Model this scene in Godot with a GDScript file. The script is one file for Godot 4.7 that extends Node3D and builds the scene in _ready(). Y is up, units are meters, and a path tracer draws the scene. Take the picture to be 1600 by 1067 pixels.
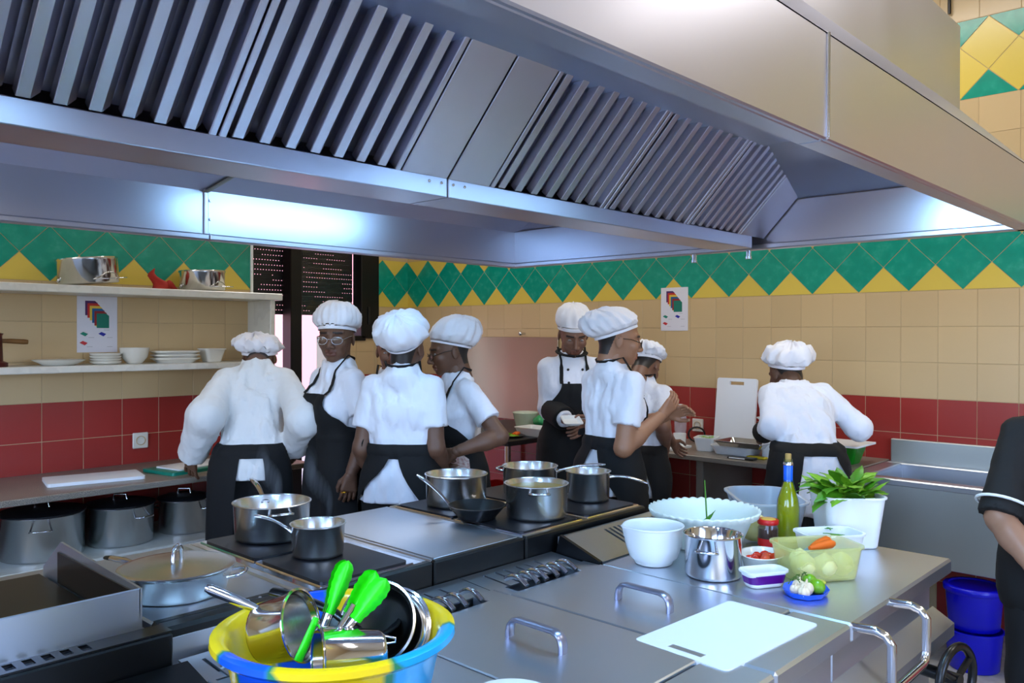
extends Node3D
# ---------------------------------------------------------------- camera numbers (read off the tile grid and the long edges of the hood and the range)
const EYE := Vector3(0, 1.6, 0)
const FOCAL := 1288.6          # in pixels of a 1600 x 1067 frame
const YAW := 0.755117          # between the view axis and +X
const PITCH := -0.007243
const ROLL := -0.002356
var M := {}
var taken := {}

# ---------------------------------------------------------------- mesh builder
class MB:
	var v := PackedVector3Array()
	var n := PackedVector3Array()
	var c := PackedColorArray()
	var uv := PackedVector2Array()
	var ix := PackedInt32Array()
	var col := Color(1, 1, 1)
	var xf := Transform3D.IDENTITY
	func vert(p: Vector3, nn: Vector3, t := Vector2.ZERO) -> int:
		v.append(xf * p); n.append((xf.basis * nn).normalized()); c.append(col); uv.append(t)
		return v.size() - 1
	func tri(a: int, b: int, d: int) -> void:      # counter-clockwise seen from outside
		ix.append(a); ix.append(d); ix.append(b)
	func face(pts: Array) -> void:                  # flat convex polygon, counter-clockwise from outside
		var nn: Vector3 = (pts[1] - pts[0]).cross(pts[2] - pts[0]).normalized()
		var s := v.size()
		for p in pts: vert(p, nn)
		for i in range(1, pts.size() - 1): tri(s, s + i, s + i + 1)
	func quad(a: Vector3, b: Vector3, d: Vector3, e: Vector3) -> void:
		face([a, b, d, e])
	func box(ctr: Vector3, size: Vector3, bev := 0.0) -> void:
		var h := size * 0.5
		var b: float = min(bev, min(h.x, min(h.y, h.z)) * 0.95)
		if b <= 0.0:
			for ax in 3:
				for s in [-1.0, 1.0]:
					var q := []
					for k in [[-1, -1], [1, -1], [1, 1], [-1, 1]]:
						var p := Vector3.ZERO
						p[ax] = s * h[ax]; p[(ax + 1) % 3] = k[0] * h[(ax + 1) % 3]; p[(ax + 2) % 3] = k[1] * h[(ax + 2) % 3]
						q.append(ctr + p)
					if s < 0: q.reverse()
					face(q)
			return
		for ax in 3:
			var u := (ax + 1) % 3
			var w := (ax + 2) % 3
			for s in [-1.0, 1.0]:
				var q := []
				for k in [[-1, -1], [1, -1], [1, 1], [-1, 1]]:
					var p := Vector3.ZERO
					p[ax] = s * h[ax]; p[u] = k[0] * (h[u] - b); p[w] = k[1] * (h[w] - b)
					q.append(ctr + p)
				if s < 0: q.reverse()
				face(q)
			for su in [-1.0, 1.0]:
				for sw in [-1.0, 1.0]:
					var a0 := Vector3.ZERO
					var a1 := Vector3.ZERO
					a0[u] = su * h[u]; a0[w] = sw * (h[w] - b)
					a1[u] = su * (h[u] - b); a1[w] = sw * h[w]
					var e := Vector3.ZERO
					e[ax] = h[ax] - b
					var q := [ctr + a0 - e, ctr + a0 + e, ctr + a1 + e, ctr + a1 - e]
					var out := a0 + a1
					if (q[1] - q[0]).cross(q[2] - q[0]).dot(out) < 0: q.reverse()
					face(q)
		for sx in [-1.0, 1.0]:
			for sy in [-1.0, 1.0]:
				for sz in [-1.0, 1.0]:
					var q := [ctr + Vector3(sx * h.x, sy * (h.y - b), sz * (h.z - b)), ctr + Vector3(sx * (h.x - b), sy * h.y, sz * (h.z - b)), ctr + Vector3(sx * (h.x - b), sy * (h.y - b), sz * h.z)]
					if (q[1] - q[0]).cross(q[2] - q[0]).dot(Vector3(sx, sy, sz)) < 0: q.reverse()
					face(q)
	func span(lo: Vector3, hi: Vector3, bev := 0.0) -> void:
		box((lo + hi) * 0.5, hi - lo, bev)
	func grid(rows: Array, closed := false, flip := false) -> void:   # rows of equal length; smooth
		var s := v.size()
		var nr := rows.size()
		var nc: int = rows[0].size()
		var acc := PackedVector3Array()
		acc.resize(nr * nc)
		var lim := nc if closed else nc - 1
		for r in nr - 1:
			for k in lim:
				var k2 := (k + 1) % nc
				var a: Vector3 = rows[r][k]
				var b: Vector3 = rows[r][k2]
				var d: Vector3 = rows[r + 1][k2]
				var e: Vector3 = rows[r + 1][k]
				var fn := (d - a).cross(e - b)
				if flip: fn = -fn
				acc[r * nc + k] += fn; acc[r * nc + k2] += fn; acc[(r + 1) * nc + k2] += fn; acc[(r + 1) * nc + k] += fn
		for r in nr:
			for k in nc:
				vert(rows[r][k], acc[r * nc + k].normalized() if acc[r * nc + k].length() > 1e-12 else Vector3.UP, Vector2(float(k) / nc, float(r) / nr))
		for r in nr - 1:
			for k in lim:
				var k2 := (k + 1) % nc
				var i0 := s + r * nc + k
				var i1 := s + r * nc + k2
				var i2 := s + (r + 1) * nc + k2
				var i3 := s + (r + 1) * nc + k
				if flip:
					tri(i0, i2, i1); tri(i0, i3, i2)
				else:
					tri(i0, i1, i2); tri(i0, i2, i3)
	func lathe(prof: Array, seg := 32, sx := 1.0, sz := 1.0, wave := 0.0, wn := 0) -> void:   # prof of Vector2(r, y); outward side is on the right going up ... normals from the profile
		var np := prof.size()
		var sn := []
		for i in np - 1:
			var d: Vector2 = prof[i + 1] - prof[i]
			sn.append(Vector2(d.y, -d.x).normalized())
		for i in np - 1:
			var na: Vector2 = sn[i]
			var nb: Vector2 = sn[i]
			if i > 0 and sn[i - 1].dot(sn[i]) > 0.6: na = (sn[i - 1] + sn[i]).normalized()
			if i < np - 2 and sn[i + 1].dot(sn[i]) > 0.6: nb = (sn[i + 1] + sn[i]).normalized()
			var s := v.size()
			for k in seg + 1:
				var th := TAU * k / seg
				var cs := cos(th)
				var sn_ := sin(th)
				var wv := 1.0 + wave * cos(wn * th)
				for j in 2:
					var p: Vector2 = prof[i + j]
					var q: Vector2 = na if j == 0 else nb
					vert(Vector3(p.x * cs * sx * wv, p.y, p.x * sn_ * sz * wv), Vector3(q.x * cs / sx, q.y, q.x * sn_ / sz), Vector2(float(k) / seg, p.y))
			for k in seg:
				var i0 := s + k * 2
				tri(i0, i0 + 1, i0 + 3); tri(i0, i0 + 3, i0 + 2)
	func tube(path: Array, rad, seg := 10, flat := 1.0, up := Vector3.ZERO, caps := true) -> void:   # rad number or array; flat squeezes across `up`
		var np := path.size()
		var rows := []
		var t0: Vector3 = (path[1] - path[0]).normalized()
		var u := up - t0 * up.dot(t0) if up != Vector3.ZERO else t0.cross(Vector3.UP)
		if u.length() < 0.05: u = t0.cross(Vector3.RIGHT)
		u = u.normalized()
		for i in np:
			var t: Vector3 = (path[min(i + 1, np - 1)] - path[max(i - 1, 0)]).normalized()
			if up != Vector3.ZERO and (up - t * up.dot(t)).length() > 0.1: u = (up - t * up.dot(t)).normalized()
			else: u = (u - t * u.dot(t)).normalized()
			var w := t.cross(u)
			var r: float = rad[i] if rad is Array else rad
			var ring := []
			for k in seg:
				var th := TAU * k / seg
				ring.append(path[i] + u * (r * flat * cos(th)) + w * (r * sin(th)))
			rows.append(ring)
		grid(rows, true)
		if caps:
			for e in [0, np - 1]:
				var q: Array = rows[e].duplicate()
				if e == 0: q.reverse()
				face(q)
	func ball(ctr: Vector3, r: Vector3, seg := 16, rings := 10, bs := Basis.IDENTITY) -> void:
		var rows := []
		for i in rings + 1:
			var ph := PI * i / rings - PI / 2
			var ring := []
			for k in seg:
				var th := TAU * k / seg
				ring.append(ctr + bs * Vector3(r.x * cos(ph) * cos(th), r.y * sin(ph), -r.z * cos(ph) * sin(th)))
			rows.append(ring)
		grid(rows, true)
	func prism(poly: PackedVector2Array, y0: float, y1: float) -> void:   # in x,z, extruded along y
		var tr := Geometry2D.triangulate_polygon(poly)
		var area := 0.0
		for i in poly.size():
			var a := poly[i]
			var b := poly[(i + 1) % poly.size()]
			area += a.x * b.y - b.x * a.y
		for t in range(0, tr.size(), 3):
			var a := poly[tr[t]]
			var b := poly[tr[t + 1]]
			var d := poly[tr[t + 2]]
			if (b - a).cross(d - a) > 0:
				var sw := b
				b = d; d = sw
			face([Vector3(a.x, y1, a.y), Vector3(b.x, y1, b.y), Vector3(d.x, y1, d.y)])
			face([Vector3(a.x, y0, a.y), Vector3(d.x, y0, d.y), Vector3(b.x, y0, b.y)])
		for i in poly.size():
			var a := poly[i]
			var b := poly[(i + 1) % poly.size()]
			if area > 0:
				var sw := a
				a = b; b = sw
			face([Vector3(a.x, y0, a.y), Vector3(b.x, y0, b.y), Vector3(b.x, y1, b.y), Vector3(a.x, y1, a.y)])
	func mesh(m: Material = null) -> ArrayMesh:
		var a := []
		a.resize(Mesh.ARRAY_MAX)
		a[Mesh.ARRAY_VERTEX] = v; a[Mesh.ARRAY_NORMAL] = n; a[Mesh.ARRAY_COLOR] = c; a[Mesh.ARRAY_TEX_UV] = uv; a[Mesh.ARRAY_INDEX] = ix
		var am := ArrayMesh.new()
		am.add_surface_from_arrays(Mesh.PRIMITIVE_TRIANGLES, a)
		if m: am.surface_set_material(0, m)
		return am

# ---------------------------------------------------------------- scene helpers
func numbered(called: String) -> String:
	if not taken.has(called):
		taken[called] = 0
		return called
	taken[called] += 1
	return "%s_%03d" % [called, taken[called]]
func tag(o: Node, label := "", category := "", group := "", kind := "") -> Node:
	if label: o.set_meta("label", label)
	if category: o.set_meta("category", category)
	if group: o.set_meta("group", group)
	if kind: o.set_meta("kind", kind)
	return o
func thing(called: String, label: String, category: String, at := Vector3.ZERO, turn := 0.0, group := "") -> Node3D:
	var o := Node3D.new()
	o.name = numbered(called)
	add_child(o)
	o.position = at
	o.rotation.y = turn
	tag(o, label, category, group)
	return o
func obj(called: String, mb: MB, m: Material, parent: Node = null) -> MeshInstance3D:
	return inst(called, mb.mesh(m), parent)
func inst(called: String, mesh: Mesh, parent: Node = null) -> MeshInstance3D:
	var o := MeshInstance3D.new()
	o.mesh = mesh
	if parent == null:
		o.name = numbered(called)
		add_child(o)
	else:
		o.name = called
		parent.add_child(o, true)
	return o
func struct(called: String, mb: MB, m: Material) -> MeshInstance3D:
	var o := obj(called, mb, m)
	o.set_meta("kind", "structure")
	return o
# a pixel of the photograph gives a direction; the plane it meets gives the point
func ray(px: float, py: float) -> Vector3:
	var x := (px - 800.0) / FOCAL
	var y := -(py - 533.5) / FOCAL
	var z := 1.0
	var cc := cos(-ROLL); var ss := sin(-ROLL)
	var x2 := cc * x - ss * y; var y2 := ss * x + cc * y
	cc = cos(PITCH); ss = sin(PITCH)
	var y3 := cc * y2 + ss * z; var z3 := -ss * y2 + cc * z
	return Vector3(z3 * cos(YAW) + x2 * sin(YAW), y3, -z3 * sin(YAW) + x2 * cos(YAW))
func on_y(px: float, py: float, y: float) -> Vector3:
	var r := ray(px, py)
	return EYE + r * ((y - EYE.y) / r.y)
func on_x(px: float, py: float, x: float) -> Vector3:
	var r := ray(px, py)
	return EYE + r * (x / r.x)
func on_z(px: float, py: float, z: float) -> Vector3:
	var r := ray(px, py)
	return EYE + r * (z / r.z)
func at_d(px: float, py: float, d: float) -> Vector3:
	var r := ray(px, py)
	return EYE + r * (d / r.dot(Vector3(cos(YAW), 0, -sin(YAW))))
# ---------------------------------------------------------------- materials
func mat(key: String, col: Color, rough := 0.5, metal := 0.0) -> StandardMaterial3D:
	var m := StandardMaterial3D.new()
	m.albedo_color = col
	m.roughness = rough
	m.metallic = metal
	M[key] = m
	return m
func noise_tex(freq: float, lo: Color, hi: Color, seed_ := 1, size := 512, type := FastNoiseLite.TYPE_SIMPLEX_SMOOTH, octaves := 4, stops := []) -> NoiseTexture2D:
	var f := FastNoiseLite.new()
	f.noise_type = type
	f.frequency = freq
	f.seed = seed_
	f.fractal_octaves = octaves
	var t := NoiseTexture2D.new()
	t.width = size; t.height = size; t.seamless = true
	t.noise = f
	var g := Gradient.new()
	if stops.is_empty():
		g.set_color(0, lo); g.set_color(1, hi)
	else:
		g.offsets = PackedFloat32Array(stops[0]); g.colors = PackedColorArray(stops[1])
	t.color_ramp = g
	return t
func triplanar(m: StandardMaterial3D, scale: float) -> void:
	m.uv1_triplanar = true
	m.uv1_world_triplanar = true
	m.uv1_scale = Vector3.ONE * scale
func steel(key: String, col: Color, rough: float, seed_: int) -> StandardMaterial3D:
	var m := mat(key, col, 1.0, 1.0)
	m.roughness_texture = noise_tex(0.006, Color.from_hsv(0, 0, max(rough - 0.025, 0.02)), Color.from_hsv(0, 0, rough + 0.03), seed_, 256, FastNoiseLite.TYPE_SIMPLEX_SMOOTH, 2)
	m.roughness_texture_channel = BaseMaterial3D.TEXTURE_CHANNEL_RED
	m.roughness = 1.0
	triplanar(m, 1.3)
	return m
func make_materials() -> void:
	steel("hood", Color(0.79, 0.785, 0.835), 0.34, 3)
	steel("deck", Color(0.80, 0.825, 0.865), 0.35, 5)
	steel("sink_steel", Color(0.74, 0.76, 0.75), 0.46, 4)
	steel("pot", Color(0.86, 0.85, 0.835), 0.25, 7)
	steel("stock_pot", Color(0.76, 0.76, 0.76), 0.22, 8)
	mat("griddle_iron", Color(0.20, 0.17, 0.15), 0.30, 0.75)  # iron of the cooking surface; also colours the reflection painted on the guard
	steel("polished", Color(0.86, 0.85, 0.83), 0.13, 6)
	steel("dull_sheet", Color(0.68, 0.65, 0.57), 0.42, 9)
	mat("chrome", Color(0.86, 0.86, 0.88), 0.09, 1.0)
	mat("satin_grip", Color(0.62, 0.63, 0.72), 0.28, 0.85)
	mat("black_enamel", Color(0.025, 0.025, 0.03), 0.32)
	mat("hotplate", Color(0.13, 0.13, 0.15), 0.40, 0.4)
	mat("brass_trim", Color(0.66, 0.60, 0.48), 0.3, 1.0)
	mat("nonstick", Color(0.03, 0.032, 0.04), 0.42)
	mat("grout", Color(0.74, 0.65, 0.50), 0.9)
	for k in 3:
		var dv := 1.0 + (k - 1) * 0.012
		mat("tile_red%d" % k, Color(0.60 * dv, 0.195 * dv, 0.175 * dv), 0.24)
		mat("tile_beige%d" % k, Color(0.78 * dv, 0.675 * dv, 0.505 * dv), 0.3)
		mat("tile_yellow%d" % k, Color(0.84 * dv, 0.74 * dv, 0.32 * dv), 0.28)
		var g := mat("tile_green%d" % k, Color(1, 1, 1), 0.26)
		g.albedo_texture = noise_tex(0.02, Color(0.0, 0.47 * dv, 0.34 * dv), Color(0.10, 0.56 * dv, 0.45 * dv), 20 + k, 256, FastNoiseLite.TYPE_SIMPLEX_SMOOTH, 5, [[0.0, 0.5, 0.72, 1.0], [Color(0.0, 0.54 * dv, 0.455 * dv), Color(0.0, 0.57 * dv, 0.485 * dv), Color(0.08, 0.59 * dv, 0.50 * dv), Color(0.18, 0.63 * dv, 0.55 * dv)]])
		triplanar(g, 2.2)
	var gr := mat("granite", Color(1, 1, 1), 0.35)
	gr.albedo_texture = noise_tex(0.16, Color.BLACK, Color.WHITE, 31, 512, FastNoiseLite.TYPE_SIMPLEX_SMOOTH, 3, [[0.0, 0.34, 0.46, 0.6, 1.0], [Color(0.12, 0.12, 0.11), Color(0.30, 0.29, 0.26), Color(0.50, 0.47, 0.43), Color(0.62, 0.57, 0.52), Color(0.78, 0.73, 0.68)]])
	triplanar(gr, 3.0)
	var mb := mat("marble", Color(1, 1, 1), 0.3)
	mb.albedo_texture = noise_tex(0.008, Color.BLACK, Color.WHITE, 33, 512, FastNoiseLite.TYPE_SIMPLEX_SMOOTH, 5, [[0.0, 0.42, 0.5, 1.0], [Color(0.85, 0.85, 0.81), Color(0.87, 0.86, 0.82), Color(0.83, 0.82, 0.78), Color(0.88, 0.87, 0.84)]])
	triplanar(mb, 1.2)
	mat("ceiling_paint", Color(0.90, 0.89, 0.86), 0.85)
	mat("wall_paint", Color(0.86, 0.83, 0.74), 0.8)
	var fl := mat("floor_tile", Color(1, 1, 1), 0.4)
	fl.albedo_texture = noise_tex(0.03, Color(0.60, 0.58, 0.55), Color(0.72, 0.70, 0.66), 41, 512)
	triplanar(fl, 0.9)
	mat("aluminium_dark", Color(0.055, 0.05, 0.05), 0.4, 0.3)
	mat("shutter", Color(0.05, 0.045, 0.042), 0.5)
	mat("pink_render", Color(0.82, 0.50, 0.44), 0.85)
	mat("earth", Color(0.55, 0.48, 0.42), 0.9)
	mat("white_plastic", Color(0.90, 0.91, 0.91), 0.28)
	mat("white_board", Color(0.90, 0.915, 0.93), 0.42)
	mat("porcelain", Color(0.88, 0.87, 0.83), 0.14)
	mat("paper", Color(0.86, 0.86, 0.90), 0.7)
	mat("black_plastic", Color(0.02, 0.02, 0.022), 0.3)
	mat("green_board", Color(0.03, 0.50, 0.42), 0.4)
	mat("blue_lid", Color(0.14, 0.36, 0.90), 0.25)
	mat("bucket_blue", Color(0.015, 0.03, 0.78), 0.24)
	mat("green_silicone", Color(0.13, 0.86, 0.03), 0.36)
	mat("red_plastic", Color(0.75, 0.06, 0.05), 0.35)
	mat("gold", Color(0.85, 0.62, 0.2), 0.25, 1.0)
	mat("wood", Color(0.47, 0.32, 0.14), 0.5)
	var wp := mat("pane", Color(0.25, 0.3, 0.3, 0.05), 0.03)
	wp.metallic_specular = 0.25
	wp.transparency = BaseMaterial3D.TRANSPARENCY_ALPHA
func clear_plastic(key: String, col: Color, alpha: float, rough := 0.3) -> StandardMaterial3D:
	var m := mat(key, Color(col.r, col.g, col.b, alpha), rough)
	m.transparency = BaseMaterial3D.TRANSPARENCY_ALPHA
	m.cull_mode = BaseMaterial3D.CULL_DISABLED
	return m
# ---------------------------------------------------------------- camera, sky, lights
func make_view() -> void:
	var cam := Camera3D.new()
	cam.name = "camera"
	add_child(cam)
	cam.fov = rad_to_deg(2.0 * atan(533.5 / FOCAL))
	cam.near = 0.05
	cam.far = 100
	var fwd := ray(800, 533.5).normalized()
	var up := (ray(800, 433.5) - ray(800, 633.5)).normalized()
	var right := fwd.cross(up).normalized()
	cam.transform = Transform3D(Basis(right, right.cross(fwd), -fwd), EYE)
	cam.current = true
	var env := Environment.new()
	env.background_mode = Environment.BG_SKY
	var sm := ProceduralSkyMaterial.new()
	sm.sky_top_color = Color(0.36, 0.52, 0.80)
	sm.sky_horizon_color = Color(0.78, 0.86, 0.95)
	sm.ground_horizon_color = Color(0.62, 0.62, 0.60)
	sm.ground_bottom_color = Color(0.42, 0.40, 0.37)
	sm.sun_angle_max = 0.0
	var sky := Sky.new()
	sky.sky_material = sm
	env.sky = sky
	env.background_energy_multiplier = 16.0
	env.ambient_light_source = Environment.AMBIENT_SOURCE_SKY
	env.tonemap_mode = Environment.TONE_MAPPER_LINEAR
	env.tonemap_exposure = 1.1
	env.volumetric_fog_enabled = true
	env.volumetric_fog_density = 0.0
	env.sdfgi_enabled = true
	env.ssao_enabled = true
	env.ssil_enabled = true
	var we := WorldEnvironment.new()
	we.name = "world"
	we.environment = env
	add_child(we)
	var sun := DirectionalLight3D.new()
	sun.name = "sun"
	add_child(sun)
	sun.look_at_from_position(Vector3(4.5, 10, 5), Vector3.ZERO)
	sun.light_energy = 2.0
	sun.light_color = Color(1.0, 0.95, 0.88)
	sun.light_angular_distance = 0.53
	sun.shadow_enabled = true
	# fluorescent ceiling fittings
	for p in LAMPS:
		ceiling_lamp(Vector3(p[0], CEIL - 0.06, p[1]), p[2], p[3])
const CEIL := 3.75
const LAMPS := [[4.1, -1.6, 1, 0.9], [4.1, 1.0, 1, 0.9], [3.6, -4.6, 0, 1.0], [1.0, -3.75, 0, 0.12], [1.2, 1.1, 0, 0.8], [-1.6, 0.75, 0, 1.0], [-1.6, -2.4, 0, 0.8]]
func ceiling_lamp(at: Vector3, along_z: int, k: float) -> void:
	var t := thing("ceiling_lamp", "white fluorescent ceiling fitting with frosted diffuser", "lamp", at, PI / 2 if along_z else 0.0, "fluorescent ceiling lamps")
	var b := MB.new()
	b.span(Vector3(-0.64, 0.0, -0.16), Vector3(0.64, 0.06, 0.16), 0.01)
	obj("housing", b, M.ceiling_paint, t)
	var d := MB.new()
	d.span(Vector3(-0.6, -0.02, -0.13), Vector3(0.6, 0.0, 0.13), 0.008)
	var em := mat("lamp_glow", Color(0.95, 0.95, 0.95), 0.5)
	em.emission_enabled = true
	em.emission = Color(1.0, 0.99, 0.97)
	em.emission_energy_multiplier = 3.0
	obj("diffuser", d, em, t)
	var l := AreaLight3D.new()
	l.name = "lamp_light"
	l.area_size = Vector2(1.2, 0.26)
	l.light_color = Color(1.0, 0.985, 0.96)
	l.light_energy = 2.1 * k
	l.area_range = 14.0
	l.area_attenuation = 2.0
	l.shadow_enabled = true
	t.add_child(l)
	l.position = Vector3(0, -0.03, 0)
	l.rotation = Vector3(-PI / 2, 0, 0)

# ---------------------------------------------------------------- the room
const XR := 5.05     # tiled wall behind the sink
const ZL := -4.7     # tiled wall behind the shelves
const ZB := -6.12    # window wall
const XP := 2.63     # where the shelf wall ends
const XN := -3.6     # behind the camera
const ZN := 3.4
const YRED := 1.245
const YB1 := 1.862
var tile_meshes := {}
func tile_mesh(kind: String, k: int) -> Mesh:
	var key := "%s%d" % [kind, k]
	if not tile_meshes.has(key):
		var b := MB.new()
		var hs := 0.5 * T - 0.0016
		b.box(Vector3(0, 0, -0.005), Vector3(hs * 2, hs * 2, 0.010), 0.0010)
		tile_meshes[key] = b.mesh(M["tile_%s" % key])
		var tb := MB.new()
		var a := T * 0.7071 - 0.0035
		var hh := T * 0.7071 - 0.0032
		tb.xf = Transform3D(Basis(Vector3(1, 0, 0), Vector3(0, 0, -1), Vector3(0, 1, 0)), Vector3.ZERO)
		tb.prism(PackedVector2Array([Vector2(-a, 0.0016), Vector2(a, 0.0016), Vector2(0, hh)]), 0.0, 0.010)
		tile_meshes["tri_" + key] = tb.mesh(M["tile_%s" % key])
	return tile_meshes[key]
const T := 0.205
var rng := RandomNumberGenerator.new()
# one tile: shared mesh when it fits the field, cut to the field's edge when it does not
var field_lo := Vector2(-99, -99)
var field_hi := Vector2(99, 99)
func put_tile(parent: Node, kind: String, org: Vector3, u: Vector3, n: Vector3, uc: float, y: float, shape := 0, sx := 1.0, sy := 1.0) -> void:
	# shape 0 square, 1 diamond, 2 triangle pointing up, 3 triangle pointing down
	var k := rng.randi_range(0, 2)
	tile_mesh(kind, k)
	var h := 0.5 * T - 0.0016
	var q := T * 0.7071 - 0.0024
	var poly := PackedVector2Array()
	match shape:
		0: poly = PackedVector2Array([Vector2(-h, -h), Vector2(h, -h), Vector2(h, h), Vector2(-h, h)])
		1: poly = PackedVector2Array([Vector2(-q, 0), Vector2(0, -q), Vector2(q, 0), Vector2(0, q)])
		2: poly = PackedVector2Array([Vector2(-q + 0.002, 0.0016), Vector2(q - 0.002, 0.0016), Vector2(0, q)])
		3: poly = PackedVector2Array([Vector2(-q + 0.002, -0.0016), Vector2(0, -q), Vector2(q - 0.002, -0.0016)])
	var inside := true
	for i in poly.size():
		poly[i] = Vector2(poly[i].x * sx + uc, poly[i].y * sy + y)
		inside = inside and poly[i].x >= field_lo.x and poly[i].x <= field_hi.x and poly[i].y >= field_lo.y and poly[i].y <= field_hi.y
	if merging:
		if not inside:
			var cl := Geometry2D.intersect_polygons(poly, PackedVector2Array([field_lo, Vector2(field_hi.x, field_lo.y), field_hi, Vector2(field_lo.x, field_hi.y)]))
			if cl.is_empty(): return
			poly = cl[0]
		if not merged.has(kind): merged[kind] = MB.new()
		var mm: MB = merged[kind]
		mm.xf = Transform3D(Basis(u, -n, Vector3.UP), org)
		mm.prism(poly, 0.0, 0.010)
		return
	if inside:
		var bs := Basis(u * sx, Vector3.UP * sy, n)
		if shape == 1: bs = Basis(u * (sx * 0.7071) + Vector3.UP * 0.7071, -u * (sx * 0.7071) + Vector3.UP * 0.7071, n)
		if shape == 3: bs = Basis(-u * sx, -Vector3.UP * sy, n)
		var o := inst("tile", tile_meshes[("tri_" if shape > 1 else "") + "%s%d" % [kind, k]], parent)
		o.transform = Transform3D(bs, org + u * uc + Vector3.UP * y)
		return
	var rect := PackedVector2Array([field_lo, Vector2(field_hi.x, field_lo.y), field_hi, Vector2(field_lo.x, field_hi.y)])
	for piece in Geometry2D.intersect_polygons(poly, rect):
		var mn := Vector2(99, 99)
		var mx := Vector2(-99, -99)
		for p in piece:
			mn = mn.min(p); mx = mx.max(p)
		if (mx - mn).x < 0.012 or (mx - mn).y < 0.012: continue
		var tb := MB.new()
		tb.xf = Transform3D(Basis(u, -n, Vector3.UP), org)      # prism x,z -> u,up ; its y -> into the wall
		tb.prism(piece, 0.0, 0.010)
		obj("tile", tb, M["tile_%s%d" % [kind, k]], parent)
# tiles beyond the edges of the picture: the same pieces, joined
var merging := false
var merged := {}
func commit_merged(parent: Node) -> void:
	for kind in merged:
		obj("outer_tiles", merged[kind], M["tile_%s1" % kind], parent).set_meta("kind", "stuff")
	merged = {}
	merging = false
func rows_of(parent: Node, kind: String, org: Vector3, u: Vector3, n: Vector3, u0: float, pitch: float, k0: int, k1: int, y0: float, ph: float, rows: int) -> void:
	for r in rows:
		for k in range(k0, k1):
			put_tile(parent, kind, org, u, n, u0 + pitch * (k + 0.5), y0 + ph * (r + 0.5), 0, pitch / T, ph / T)
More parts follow.
